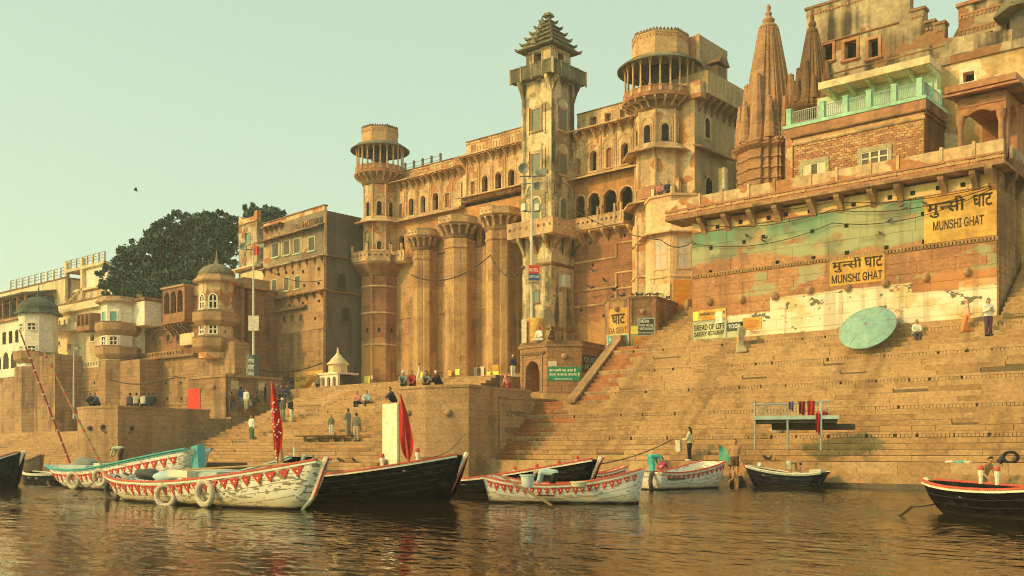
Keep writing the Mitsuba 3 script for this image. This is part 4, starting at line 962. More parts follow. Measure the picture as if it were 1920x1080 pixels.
part(pal, 'roof_screen', bx(-42.6, XS - .3, 69.2, 73.6, 30.72, 34.0), 'tower_flank'); part(pal, 'roof_screen_front', Face((0, 69.2)).box(-42.3, XS - .3, 31.9, 34.0, .0, .08), 'brick_red')
part(pal, 'roof_screen_edge', Face((0, 69.2)).box(XS - .5, XS - .27, 30.7, 34.05, .0, .14), 'terracotta_light')
part(pal, 'jharokha', sf.put(join([bx(1.9, 3.1, 30.72, 31.6, .3, .9), ext(Polygon([(1.6, 31.7), (3.4, 31.7), (2.9, 32.2), (2.1, 32.2)]), .1, 1.15)])), 'dark_trim')
eave(sf, pal, -.3, 5.0, 25.0, .8, 'dark_trim', .1, .25)
k = window(sf, pal, 1.5, 2.2, 26.0, 27.6, 'round', 'dark_room', 'ochre_trim', .12, .05, -.012)
window(sf, pal, 1.6, 2.6, 21.2, 23.0, 'round', 'dark_room', 'ochre_trim', .12, .05, -.012)
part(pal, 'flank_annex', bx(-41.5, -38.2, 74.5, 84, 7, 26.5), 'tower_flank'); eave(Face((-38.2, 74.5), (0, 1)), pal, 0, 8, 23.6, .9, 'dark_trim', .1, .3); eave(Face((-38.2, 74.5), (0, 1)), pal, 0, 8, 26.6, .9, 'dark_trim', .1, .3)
part(pal, 'pale_pier', bx(-39.4, -38.9, 70.2, 70.7, 18, 23.6), 'cream'); part(pal, 'pale_pier', bx(-41.5, -41.2, 67.3, 67.6, 18, 22.6), 'ochre')
part(pal, 'brick_band', prism([(-44.1, 66.0), (-43.4, 65.6), (-42.3, 65.6), (-41.2, 66.5), (-41.2, 67), (-44.1, 67)], 21.0, 21.9), 'brick_red')

# ---- slender square tower
TY = 65.0
tf = Face((XT0, TY)); tw = XT1 - XT0; ts = Face((XT1, TY), (0, 1))
k = part(pal, 'square_tower', join([bx(XT0, XT1, TY, TY + 3.1, 6.8, 32.4)]), 'tower_plaster')
part(k, 'corner_quoin', bx(XT0 - .05, XT0 + .3, TY - .05, TY + .3, 20.6, 32.2), 'tower_plaster'); part(k, 'corner_quoin', bx(XT1 - .3, XT1 + .05, TY - .05, TY + .3, 20.6, 32.2), 'tower_plaster')
for f_, w in ((tf, tw), (ts, 3.1)):
    m = w / 2
    for z in (11.6, 16.9): mould(f_, k, -.1, w + .1, z, .25, .14, 'dark_trim')
    for z0, z1 in ((28.2, 30.3), (24.55, 26.6)):
        window(f_, k, m - .45, m + .45, z0, z1 - .25, 'flat', 'dull_pane', 'ochre_trim', .16, .1, -.02, 'window', True, sub=False)
        part(k, 'pediment', f_.ext(arch(m - .6, m + .6, z1 - .3, z1 + .55, 'round'), 0, .09), 'cream'); part(k, 'red_jamb', f_.box(m - .62, m - .48, z0, z1 - .2, .1, .13), 'red_shutter')
        for s in (-.85, .85): part(k, 'pilaster', f_.box(m + s - .09, m + s + .09, z0 - .2, z1, 0, .08), 'tower_plaster')
    window(f_, k, m - .42, m + .42, 20.75, 22.6, 'round', 'dull_pane', 'cream', .16, .1, -.02, 'window', True, sub=False)
    for s in (-.8, .8): part(k, 'pilaster', f_.put(join([bx(m + s - .13, m + s + .13, 20.6 + i * .3, 20.86 + i * .3, 0, .09) for i in range(9)])), 'tower_plaster')
    part(k, 'pediment', f_.ext(arch(m - 1.2, m + 1.2, 22.9, 24.1, 'round').difference(arch(m - 1.0, m + 1.0, 22.8, 23.9, 'round')), 0, .1), 'tower_plaster')
    part(k, 'low_balcony', f_.put(join([bx(-.95, w + .9, 19.3, 19.55, 0, .9), ext(holes_panel(-.95, w + .9, 19.552, 20.5, 8, .4, .25), .78, .9), bx(-.97, w + .92, 20.5, 20.6, .74, .93)])), 'ochre_trim')
    for u in (.2, m, w - .2): part(k, 'bracket', f_.put(bracket_mesh(u, 19.29, .28, .85, 1.5)), 'mould_plaster')
    # top balcony
    part(k, 'top_balcony', f_.put(join([bx(-.75, w + .70, 32.42, 32.6, 0, .72), ext(sbox(-.75, 32.602, w + .70, 33.45), .60, .69), bx(-.77, w + .72, 33.45, 33.55, .57, .73)])), 'roof_stone')
    for i in range(5): u = -.72 + i * (w + 1.44) / 4; part(k, 'balcony_post', f_.box(u - .07, u + .07, 32.3, 33.6, .65, .75), 'tower_plaster')
    for u in (.1, w - .1): part(k, 'bracket', f_.put(bracket_mesh(u, 32.41, .3, .66, 1.5)), 'tower_plaster')
window(tf, k, tw / 2 - .25, tw / 2 + .25, tf.z(1009, 567), tf.z(1009, 546), 'flat', 'blue_glass', 'red_shutter', .12, .05, -.02, 'window', True, sub=False)
part(k, 'corner_web', bx(XT1, XT1 + .9, TY - .9, TY, 19.31, 19.54), 'ochre_trim')
mat('dull_pane', (.16, .19, .14), .5)
# lantern and tiered roof
e = .22
for f_, w in ((Face((XT0 + e, TY + e)), tw - 2 * e), (Face((XT1 - e, TY + e), (0, 1)), 3.1 - 2 * e), (Face((XT0 + e, TY + 3.1 - e), (0, -1)), 3.1 - 2 * e)):
    part(k, 'lantern_wall', f_.ext(sbox(.003, 32.6, w - .003, 35.2).difference(sbox(w / 2 - .42, 32.6, w / 2 + .30, 34.75)), -.25, 0), 'tower_plaster')
    part(k, 'lantern_trim', f_.put(join([bx(w / 2 - .62, w / 2 - .45, 32.6, 34.8, 0, .06), bx(w / 2 + .36, w / 2 + .5, 32.6, 34.8, 0, .06), bx(.3, w - .3, 34.82, 34.95, 0, .1)])), 'ochre_trim')
cx, cy = XT0 + tw / 2, TY + 1.55
z = 35.15; hw = tw / 2 + .42
for i in range(6):
    h = hw * (1 - i * .145); hn = hw * (1 - (i + 1) * .145) - .12; dz = .5
    V = []
    for s, zz in ((h, z - .06), (h, z + .02), (hn + .12, z + .22), (hn, z + .24), (hn, z + dz)):
        V += [[cx - s, cy - s, zz], [cx + s, cy - s, zz], [cx + s, cy + s, zz], [cx - s, cy + s, zz]]
    part(k, 'roof_tier', hull(V[:8] + V[8:12]) , 'roof_stone'); part(k, 'tier_wall', bx(cx - hn, cx + hn, cy - hn, cy + hn, z + .2, z + dz), 'roof_stone')
    for sx in (-1, 1):
        for sy in (-1, 1):
            a = .12
            part(k, 'corner_horn', hull([[cx + sx * h, cy + sy * h, z - .06], [cx + sx * (h - .3), cy + sy * h, z + .02], [cx + sx * h, cy + sy * (h - .3), z + .02], [cx + sx * (h + .08), cy + sy * (h + .08), z + .24], [cx + sx * (h - .25), cy + sy * (h - .25), z + .1]]), 'roof_stone')
    z += dz
part(k, 'roof_cap', hull([[cx + a * s, cy + b * s, q] for s, q in ((hw * .2, z), (hw * .12, z + .3)) for a in (-1, 1) for b in (-1, 1)]), 'roof_stone')
# spire seam ornaments on the visible faces
for i in range(5): part(k, 'roof_acroterion', Face((XT0, cy - hw * (1 - i * .145))).ext(Polygon([(tw / 2 - .25, 35.3 + i * .5), (tw / 2 + .25, 35.3 + i * .5), (tw / 2, 35.85 + i * .5)]), -.1, .08), 'roof_stone')
# ---------------------------------------------------------------- tall grey-sided house left of the palace
gh = thing('tall_house', 'tall tan house with a shaded grey flank, green windows and hanging cornices', 'house')
gc = at_d(608, 700, 97.0)
GF = Face(gc[:2], (.996, -.085)); GF.o = gc[:2] - GF.t * 0
GS = Face(gc[:2], (.05, 1.0))
gu = lambda px: GF.at(px, 0)[0]
ul = gu(494)
gz = lambda px, py: GF.at(px, py)[1]
zt_, z3, z2, z1, z0 = gz(600, 388), gz(600, 424), gz(600, 479), gz(600, 545), gz(600, 617)
def fpoly(face, u0, u1, d): return [tuple(face.w(u0, 0, 0)[:2]), tuple(face.w(u1, 0, 0)[:2]), tuple(face.w(u1, 0, -d)[:2]), tuple(face.w(u0, 0, -d)[:2])]
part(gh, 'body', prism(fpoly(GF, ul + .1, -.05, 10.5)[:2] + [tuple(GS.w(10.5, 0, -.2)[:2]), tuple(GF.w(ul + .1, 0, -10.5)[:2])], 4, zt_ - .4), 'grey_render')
wl = []
for px0, px1, py0, py1 in ((511, 522, 482, 457), (532, 543, 478, 452), (551, 563, 475, 448), (579, 590, 470, 445)):
    wl.append((gu(px0), gu(px1), gz((px0 + px1) / 2, py0), gz((px0 + px1) / 2, py1)))
for px0, px1, py0, py1 in ((511, 519, 547, 525), (533, 542, 545, 521), (554, 563, 541, 518)):
    wl.append((gu(px0), gu(px1), gz((px0 + px1) / 2, py0), gz((px0 + px1) / 2, py1)))
for px0, px1, py0, py1 in ((531, 537, 605, 593), (546, 552, 603, 591), (562, 569, 602, 590)):
    wl.append((gu(px0), gu(px1), gz((px0 + px1) / 2, py0), gz((px0 + px1) / 2, py1)))
hol = []
for i, (a, b, c, d) in enumerate(wl):
    hol.append(window(GF, gh, a, b, c, d, 'flat', 'blue_glass' if i in (0, 1, 5) else 'teal_shutter' if i < 7 else 'dark_room', 'turq_light' if i < 7 else 'tan_town', .09, .05, .12, bars=(2, 3), barmat='turq_light' if i < 7 else 'tan_town'))
def wallpart(face, par, u0, u1, za, zb, hs, m, name='wall', th=.3, d=0): 
    g = sbox(u0, za, u1, zb); q = unary_union([h for h in hs]) if hs else None
    return part(par, name, face.ext(g.difference(q) if q is not None else g, d - th, d), m)
wallpart(GF, gh, ul, 0, z2, zt_, hol, 'ochre'); wallpart(GF, gh, ul, 0, z1 + .01, z2 - .01, hol, 'tan_town', d=.04); wallpart(GF, gh, ul - .0, 0, z0, z1, hol, 'tan_town', d=.08); wallpart(GF, gh, ul - .3, 0, 4, z0 - .01, [], 'tan_wall', d=.12)
for z in (z3, ): eave(GF, gh, ul - .6, .1, z + .1, .8, 'dark_trim', .1, .3)
part(gh, 'coping', GF.box(ul - .05, .05, zt_, zt_ + .12, -.4, .1), 'dark_trim')
ms = []; u = ul * .45
while u < -.2: ms.append(GF.box(u, u + .16, z3 + .35, z3 + .85, 0, .09)); u += .33
stuffpart(gh, 'baluster_band', join(ms), 'mould_plaster')
brackets(GF, gh, [ul + .7 + i * .95 for i in range(4)], z3 + 1.25, .16, .5, .6, 'dark_trim'); part(gh, 'ledge', GF.box(ul + .4, ul + 4.0, z3 + 1.26, z3 + 1.36, 0, .6), 'dark_trim')
for z, m, dd in ((z2, 'mould_plaster', .4), (z1, 'dark_trim', .55)):
    part(gh, 'ledge', GF.box(ul - .5, .35, z - .12, z, -.2, dd), m); n = 9
    brackets(GF, gh, [ul + .3 + i * (-ul - .5) / (n - 1) for i in range(n)], z - .13, .14, dd - .05, .8, 'dark_trim')
    part(gh, 'side_ledge', GS.box(-.3, 10.3, z - .12, z, -.2, .3), 'dark_trim')
for a in (wl[0], wl[1], wl[2]): part(gh, 'blind_arch', GF.ext(arch(a[0] - .35, a[1] + .35, a[2], a[3] + .95, 'round').difference(arch(a[0] - .25, a[1] + .25, a[2], a[3] + .85, 'round')), 0, .05), 'ochre_trim')
mould(GF, gh, ul, 0, z0 - .05, .18, .2, 'tan_town'); part(gh, 'window_hood', GF.strip(gu(520), gu(577), [(.08, gz(548, 580)), (.6, gz(548, 583)), (.6, gz(548, 582)), (.08, gz(548, 576))]), 'dark_trim')
for px, py in ((640, 528), (648, 590)):
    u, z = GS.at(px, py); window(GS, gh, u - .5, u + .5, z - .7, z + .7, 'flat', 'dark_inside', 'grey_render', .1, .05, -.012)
ms = []
for px, py in ((522, 514), (536, 511), (549, 511), (568, 509), (597, 504), (597, 531), (570, 535), (500, 576), (543, 572), (568, 568), (598, 564), (500, 607), (591, 597)):
    u, z = GF.at(px, py, .1); ms.append(GF.box(u - .12, u + .12, z - .12, z + .12, .0, .14))
stuffpart(gh, 'drain_hole', join(ms), 'dark_room')
# back part of that house: narrow tower and porch
nt = thing('narrow_tower', 'narrow weathered tower house with a battlemented top beside the big tree', 'tower')
n0, n1 = GF.at(447, 0)[0], ul - .05
NF = Face(GF.w(0, 0, -1.2)[:2], GF.t)
zt2 = NF.at(465, 418)[1]
w_ = (NF.at(460, 0)[0], NF.at(469, 0)[0], NF.at(464, 458)[1], NF.at(464, 437)[1])
hw_ = window(NF, nt, *w_, 'flat', 'teal_shutter', 'mould_plaster', .1, .05, .1)
n0, n1 = NF.at(447.5, 0)[0], NF.at(482, 0)[0]
part(nt, 'wall', NF.ext(sbox(n0, 15, n1, zt2).difference(hw_), -3, 0), 'mould_plaster')
crown = Polygon([(n0, zt2), (n0, zt2 + .9), (n0 + .5, zt2 + .9), (n0 + .75, zt2 + .55), (n1 - .75, zt2 + .55), (n1 - .5, zt2 + 1.05), (n1, zt2 + 1.1), (n1, zt2)])
part(nt, 'battlement', NF.ext(crown, -.5, 0), 'ochre'); mould(NF, nt, n0, n1, zt2 - .1, .14, .1, 'dark_trim')
part(nt, 'lower_wall', NF.box(n0 - .2, ul + .6, 4, 19.5, -4, .25), 'red_town'); part(nt, 'porch_slab', NF.box(n0 - .7, ul + .3, 18.2, 18.5, -1, 1.1), 'tan_town'); part(nt, 'porch_roof', NF.box(n0 - .6, ul + .2, 21.2, 21.35, -1, 1.0), 'cream')
part(nt, 'porch_screen', NF.box(n0 + .9, ul + .1, 18.5, 20.9, .2, .3), 'cream')
for u in (n0 - .5, n0 + .8): part(nt, 'porch_post', NF.box(u - .06, u + .06, 18.5, 21.2, .85, .97), 'cream')
for px, py in ((470, 560), (488, 560)):
    u, z = NF.at(px, py, .25); part(nt, 'shutter', NF.box(u - .35, u + .35, z - 1.1, z + 1.1, .25, .29), 'teal_shutter')
mould(NF, nt, n0 - .2, ul, 14.9, .2, .45, 'dark_trim'); part(nt, 'low_annex', NF.box(n0 - 1.5, ul - .1, 4, 12.3, -1, 1.2), 'tan_town'); part(nt, 'annex_ledge', NF.box(n0 - 1.6, ul, 11.2, 11.4, .5, 1.6), 'dark_trim')

# ---------------------------------------------------------------- the long river wall of the old town
TY_ = 57.0
tw_ = thing('town_wall', 'long stained sandstone retaining wall with buttresses below the old town houses', 'wall')
TF = Face((0, TY_))
xw0, xw1 = -152.0, GF.w(ul, 0)[0]
zbase = 3.0
part(tw_, 'masonry', TF.box(xw0, xw1 + 1, zbase, 11.3, -2.5, 0), 'tan_wall'); part(tw_, 'ledge', TF.box(TF.at(262, 0)[0], TF.at(372, 0)[0], 11.32, 11.55, -1, .6), 'dark_trim')
for px0, px1, zz, d in ((35, 103, 12.8, 3.2), (190, 262, 11.2, 2.6), (372, 440, 12.0, 1.6)):
    f = Face((0, TY_ - d)); a, b = f.at(px0, 0)[0], f.at(px1, 0)[0]
    part(tw_, 'buttress', f.box(a, b, zbase, zz, -d, 0), 'tan_wall')
for z_, px0, px1 in ((11.35, 262, 372), (9.2, 262, 440), (6.4, 103, 480), (8.6, 103, 190)): mould(TF, tw_, TF.at(px0, 0)[0], TF.at(px1, 0)[0], z_, .16, .12, 'tan_town')
u0_, u1_ = TF.at(104, 0)[0], TF.at(192, 0)[0]
part(tw_, 'parapet', TF.put(join([ext(holes_panel(u0_, u1_, 11.3, 12.2, 18, .5, .5), -.3, -.1), bx(u0_, u1_, 12.2, 12.32, -.34, -.05)])), 'cream')
part(tw_, 'parapet', TF.ext(holes_panel(TF.at(262, 0)[0], TF.at(340, 0)[0], 11.56, 12.2, 14, .5, .5), -.2, 0), 'tan_town')
f = Face((0, TY_)); ms = []
for px in range(115, 440, 27):
    for py in (718, 747, 770):
        u, z = f.at(px + (py % 7) * 2, py); ms.append(f.box(u - .13, u + .13, z - .15, z + .15, -.02, .03))
stuffpart(tw_, 'drain_hole', join(ms), 'dark_room')
# small pier block with the red banner and green board
pb = thing('pier_block', 'square sandstone pier block with a red cloth panel hung on its front', 'pier')
f = Face((0, 47.5)); a, b = f.at(352, 0)[0], f.at(423, 0)[0]; zt3 = f.at(400, 708)[1]
part(pb, 'masonry', f.box(a, b, 2, zt3, -5.5, 0), 'tan_wall'); part(pb, 'coping', f.box(a - .1, b + .1, zt3, zt3 + .2, -5.6, .1), 'bastion')
fs = Face((b, 47.5), (0, 1)); bosses(pb, f, [f.at(402, 725)], .2)
solid('red_cloth_panel', 'plain red cloth hung on the pier block wall', 'banner', f.box(f.at(353, 0)[0], f.at(376, 0)[0], f.at(365, 772)[1], f.at(365, 729)[1], .02, .06), 'red_cloth'); mat('red_cloth', worn((.62, .05, .03), .15, 2))
solid('green_board', 'dark green painted board low on the pier block flank', 'sign', fs.box(.1, 5.2, fs.at(436, 755)[1], fs.at(436, 733)[1], .02, .05), 'green_board'); mat('green_board', worn((.03, .14, .09), .2, 2))
for u in (.5, 3.2): part(pb, 'notice', fs.box(u, u + .7, zt3 - 1.0, zt3 - .3, .01, .03), 'cream')

# ---------------------------------------------------------------- houses of the old town, right to left
def house(name, label, px0, px1, pyt, y, m, depth=8, zb=10.5, wins=(), kind='flat', pane='dark_room', frame='white_wash', fw=.12, coping='dark_trim', bars=None):
    t = thing(name, label, 'house'); f = Face((0, y)); a, b = f.at(px0, 0)[0], f.at(px1, 0)[0]; zt = f.at((px0 + px1) / 2, pyt)[1]
    hs = []
    for w in wins:
        k = w[4] if len(w) > 4 else kind
        x0, x1 = f.at(w[0], 0)[0], f.at(w[1], 0)[0]; za, zz = f.at((w[0] + w[1]) / 2, w[2])[1], f.at((w[0] + w[1]) / 2, w[3])[1]
        hs.append(window(f, t, x0, x1, za, zz, k, w[5] if len(w) > 5 else pane, frame, fw, .05, .25, bars=bars))
    wallpart(f, t, a, b, zb, zt, hs, m, th=.4); part(t, 'body', f.box(a + .05, b - .05, zb, zt - .02, -depth, -.9), m)
    part(t, 'coping', f.box(a - .1, b + .1, zt, zt + .18, -depth - .05, .12), coping)
    return t, f, a, b, zt
# red house with the oriel
h, f, a, b, zt = house('red_house', 'red sandstone house with a three-arched oriel under the big tree', 272, 452, 556, 58, 'red_town', 8, 8.2, [(287, 292, 605, 585), (313, 320, 640, 628), (331, 338, 640, 626), (345, 351, 645, 628), (286, 291, 640, 628)], pane='teal_shutter', frame='red_town')
fo_ = Face((0, 56.9)); o0, o1 = fo_.at(305, 0)[0], fo_.at(346, 0)[0]; zo0, zo1 = fo_.at(325, 603)[1], fo_.at(325, 540)[1]
sp = [(o0 + .25 + i * (o1 - o0 - .4) / 3, o0 + .05 + (i + 1) * (o1 - o0 - .4) / 3) for i in range(3)]
part(h, 'oriel', fo_.ext(sbox(o0, zo0, o1, zo1).difference(unary_union([arch(p, q, zo0 + .9, zo0 + 3.2, 'cusp') for p, q in sp])), -1.08, 0), 'red_town')
part(h, 'oriel_back', fo_.box(o0 + .1, o1 - .1, zo0, zo1, -1.0, -.5), 'dark_inside'); part(h, 'oriel_sill', fo_.box(o0 - .15, o1 + .15, zo0 - .2, zo0 - .01, -1.08, .2), 'red_town'); part(h, 'oriel_top', fo_.box(o0 - .1, o1 + .1, zo1 + .01, zo1 + .2, -1.2, .2), 'tan_town')
fb_ = Face((0, 57.98)); brackets(fb_, h, [o0 + .3 + i * .65 for i in range(6)], zo0 - .2, .2, 1.1, 1.3, 'dark_trim')
part(h, 'string_course', f.box(a, b, f.at(320, 618)[1], f.at(320, 618)[1] + .2, 0, .2), 'tan_town'); part(h, 'roof_block', f.box(f.at(348, 0)[0], b + .5, zt, zt + 1.0, -3, .05), 'tan_town')
wh2 = [(f.at(345, 0)[0], f.at(372, 0)[0])]
part(h, 'white_porch', f.box(wh2[0][0], wh2[0][1], f.at(355, 648)[1], f.at(355, 626)[1], 0, .5), 'cream')
# octagonal kiosk towers with domes
def kiosk_tower(name, label, px, pyb, pyt, y, ap, dome, wall, base, wins, balc, pyd, skirt=None):
    t = thing(name, label, 'tower'); c = at_y(px, 600, y)[:2]; z = lambda py: at_y(px, py, y - ap)[2]
    zb, zt, zd = z(pyb), z(pyt), z(pyd)
    part(t, 'shaft', oct8([(ap, zb), (ap, zt)], c), wall)
    for py in balc:
        zz = z(py)
        part(t, 'balcony', oct8([(ap, zz - .6), (ap + .15, zz - .5), (ap + .5, zz - .15), (ap + .55, zz), (ap + .55, zz + .75), (ap + .43, zz + .77), (ap + .43, zz + .05), (ap, zz + .05)], c), base)
        for q in (-1, 0, 1):
            f = octface(c, ap + .55, q); hh = (ap + .55) * HW
            part(t, 'balcony_rail', f.put(join([bx(-hh, hh, zz + .75, zz + .84, -.16, .04)])), 'dark_trim')
    for py0, py1, k, pane in wins:
        for q in (-1, 0, 1):
            f = octface(c, ap, q); w = ap * HW * .5
            window(f, t, -w, w, z(py0), z(py1), k, pane, 'white_wash', .13, .07, -.02, bars=None, sub=True)
            f2 = f; 
            if pane == 'dark_room': part(t, 'mullion', f.put(join([bx(-.07, .07, z(py0), z(py1) - .1, -.012, .06), bx(-w, w, (z(py0) + z(py1)) / 2 - .06, (z(py0) + z(py1)) / 2 + .06, -.012, .055)])), 'white_wash')
    part(t, 'cornice', oct8([(ap, zt - .1), (ap + .5, zt - .15), (ap + .55, zt), (ap + .2, zt + .3), (ap + .1, zt + .55)], c), skirt or base)
    H = zd - zt - .5
    if dome: part(t, 'dome', lathe([(ap * 1.05, zt + .5), (ap * 1.12, zt + .5 + H * .15), (ap * 1.08, zt + .5 + H * .35), (ap * .85, zt + .5 + H * .62), (ap * .5, zt + .5 + H * .85), (ap * .2, zt + .5 + H * .95), (.16, zt + .5 + H), (.2, zt + .7 + H), (.1, zt + .9 + H), (.03, zt + 1.8 + H)], 20, c), dome, 50)
    return t, c, z
kiosk_tower('domed_turret', 'octagonal turret with a grey ribbed dome and white framed windows on bracketed balconies', 406, 668, 520, 55.6, 1.55, 'dome_grey', 'ochre', 'tan_town', [(574, 548, 'round', 'dark_room'), (622, 606, 'flat', 'dark_room')], (596, 645), 484)
t, c, z = kiosk_tower('white_turret', 'white octagonal turret with green shutters and two stone balconies', 222, 800, 560, 55.2, 1.65, None, 'white_wash', 'tan_town', [(598, 580, 'flat', 'teal_shutter'), (643, 628, 'flat', 'dark_room')], (614, 660), 540)
part(t, 'base', oct8([(1.9, 2.5), (1.85, z(672))], c), 'tan_wall')
part(t, 'white_annex', Face((0, 56)).box(at_y(240, 600, 56)[0], at_y(271, 600, 56)[0], z(606), z(560), -4, 0), 'white_wash'); part(t, 'annex_coping', Face((0, 56)).box(at_y(238, 600, 56)[0], at_y(273, 600, 56)[0], z(559), z(553), -4, .2), 'dark_trim')
t, c, z = kiosk_tower('green_domed_turret', 'cream octagonal turret under a dark green onion dome at the far left', 72, 800, 580, 55.2, 2.0, 'dome_green', 'white_wash', 'tan_town', [(613, 601, 'flat', 'dark_room'), (655, 645, 'flat', 'dark_room')], (668,), 545, 'dome_green')
part(t, 'base', oct8([(2.4, 2.5), (2.4, z(684))], c), 'tan_wall')
# pale houses between
h, f, a, b, zt = house('cream_town_house', 'pale yellow house with a projecting red arched oriel and long balcony', 104, 196, 566, 59, 'yellow_town', 9, 8, [(127, 133, 655, 645), (170, 177, 640, 628), (108, 113, 648, 640)])
fo_ = Face((0, 57.6)); o0, o1 = fo_.at(143, 0)[0], fo_.at(168, 0)[0]; zo0, zo1 = fo_.at(155, 620)[1], fo_.at(155, 588)[1]
sp = [(o0 + .2 + i * (o1 - o0 - .3) / 3, o0 + .02 + (i + 1) * (o1 - o0 - .3) / 3) for i in range(3)]
part(h, 'oriel', fo_.ext(sbox(o0, zo0, o1, zo1).difference(unary_union([arch(p, q, zo0 + .6, zo0 + 2.3, 'cusp') for p, q in sp])), -1.38, 0), 'red_town'); part(h, 'oriel_back', fo_.box(o0 + .1, o1 - .1, zo0, zo1, -1.3, -.6), 'dark_inside')
part(h, 'balcony', f.box(a, fo_.at(143, 0)[0] - .1, f.at(124, 625)[1], f.at(124, 612)[1], 0, 1.1), 'yellow_town'); part(h, 'roof_parapet', f.box(a + .5, b, f.at(150, 583)[1], f.at(150, 574)[1], 0, .6), 'yellow_town')
for i in range(6): part(h, 'rail_post', f.box(a + .6 + i * 1.3, a + .75 + i * 1.3, f.at(124, 612)[1], f.at(124, 603)[1], .95, 1.08), 'grey_metal')
# open white roof room
rr = thing('roof_room', 'open white concrete roof room with a railing, tall on posts against the sky', 'house')
f = Face((0, 63)); a, b = f.at(121, 0)[0], f.at(152, 0)[0]; z = lambda py: f.at(150, py)[1]
part(rr, 'slab', f.box(a, b + 6.0, z(505), z(500), -6, 0), 'cream'); part(rr, 'side_wall', f.box(b + .3, b + 6, z(545), z(505) - .01, -5.8, -.5), 'white_wash'); part(rr, 'floor', f.box(a, b + 6, z(546), z(542), -6, .1), 'cream')
for u in (a + .2, b): part(rr, 'column', f.box(u - .25, u + .25, 14, z(500) + 1.1, -.5, -.02), 'cream')
for i in range(8): part(rr, 'rail_post', f.box(a + i * (b + 6 - a) / 7 - .1, a + i * (b + 6 - a) / 7 + .1, z(500), z(500) + 1.2, -.2, 0), 'cream')
for zz in (.5, .85, 1.2): part(rr, 'rail', f.put(tube([(a, z(500) + zz, -.1), (b + 6, z(500) + zz, -.1)], .05, 4)), 'grey_metal')
part(rr, 'lower_block', f.box(a - 2, b + 9, 10, z(546) - .1, -6, -.4), 'yellow_town'); part(rr, 'stair', f.put(tube([(a + .5, z(575), .8), (b + 1.8, z(546), .8)], .18, 4)), 'cream')
h, f, a, b, zt = house('railed_house', 'cream house with a white railed roof terrace at the far left', -30, 122, 540, 62, 'yellow_town', 8, 8, [(52, 60, 560, 550)])
for i in range(9): part(h, 'rail_post', f.box(f.at(18, 0)[0] + i * 1.9 - .15, f.at(18, 0)[0] + i * 1.9 + .15, zt + .18, zt + 1.5, -.2, .05), 'white_wash')
for zz in (.7, 1.1, 1.5): part(h, 'rail', f.put(tube([(f.at(18, 0)[0], zt + zz, -.1), (f.at(118, 0)[0], zt + zz, -.1)], .06, 4)), 'grey_metal')
# veranda block at the left edge
vb = thing('veranda_house', 'long shaded veranda house with square posts at the left picture edge', 'house')
f = Face((0, 58)); a, b = f.at(-60, 0)[0], f.at(45, 0)[0]; z = lambda py: f.at(25, py)[1]
part(vb, 'wall', f.box(a, b, 4, z(598), -6, 0), 'white_wash'); part(vb, 'back', f.box(a, b, z(598), z(556), -6, -2.5), 'dark_inside'); part(vb, 'roof', f.strip(a - .5, b + .5, [(-5, z(541)), (.6, z(556)), (.6, z(554)), (-5, z(538))]), 'dome_grey')
for i in range(9): part(vb, 'post', f.box(a + i * (b - a) / 8 - .12, a + i * (b - a) / 8 + .12, z(598), z(556), -.3, -.05), 'red_town')
part(vb, 'ledge', f.box(a, b, z(601), z(597), 0, .5), 'tan_town')
for px in (8, 20, 32): part(vb, 'window', f.box(f.at(px - 3, 0)[0], f.at(px + 3, 0)[0], z(643), z(620), 0, .04), 'dark_room')
for i in range(7):
    u = a + 2 + i * 2.4; part(vb, 'arcade_bay', f.ext(arch(u, u + 1.7, z(735), z(712), 'cusp'), 0, .04), 'dark_room'); part(vb, 'arcade_bay', f.ext(arch(u, u + 1.7, z(690), z(658), 'cusp'), 0, .04), 'dark_inside')
# more roofs behind, partly seen
h, f, a, b, zt = house('far_house', 'plain pale house behind the white turret, half hidden by the tree', 160, 280, 552, 66, 'yellow_town', 8, 8)

# ---------------------------------------------------------------- trees
def tree(name, label, base, h, crown, n, seed, leaf=.34, limbs=()):
    """crown: ellipsoid clumps (x, y, z, rx, ry, rz) filled with leaf-sized faces; open between."""
    rs = np.random.RandomState(seed); t = thing(name, label, 'tree'); b = np.array(base, float)
    tr = [tube([b, b + [.2, 0, h * .3], b + [-.1, .1, h * .55]], [.75, .55, .4], 8)]
    for c in crown[:14]:
        e = np.array(c[:3]); m = b + [0, 0, h * .45]; tr.append(tube([m, (m + e) / 2 + rs.uniform(-.6, .6, 3), e], [.32, .2, .06], 5))
    part(t, 'trunk', join(tr), 'bark')
    P = []; per = np.array([c[3] * c[4] + c[4] * c[5] for c in crown]); per = per / per.sum() * n
    for c, k in zip(crown, per.astype(int)):
        sub = rs.normal(size=(max(6, int(k / 44)), 3)); sub /= np.linalg.norm(sub, axis=1, keepdims=True); sub *= rs.uniform(.30, 1.28, (len(sub), 1))
        q = sub[rs.randint(0, len(sub), k)] + rs.normal(0, .075, (k, 3))
        P.append(q * np.array(c[3:]) + np.array(c[:3]))
    P = np.vstack(P); n = len(P)
    for mi_ in range(3):
        s = P[mi_::3]; k = len(s)
        d1 = rs.normal(size=(k, 3)); d1 /= np.linalg.norm(d1, axis=1, keepdims=True); d2 = np.cross(d1, rs.normal(size=(k, 3))); d2 /= np.linalg.norm(d2, axis=1, keepdims=True)
        l = leaf * rs.uniform(.6, 1.3, (k, 1))
        V = np.stack([s - d1 * l, s + d2 * l * .45, s + d1 * l, s - d2 * l * .45], 1).reshape(-1, 3); i = np.arange(k) * 4
        F = np.vstack([np.stack([i, i + 1, i + 2], 1), np.stack([i, i + 2, i + 3], 1)])
        kk = part(t, 'crown' if mi_ == 0 else 'crown_leaves', (V, F), f'leaf_{mi_}')
        labels[kk] = {'kind': 'stuff'}
    return t
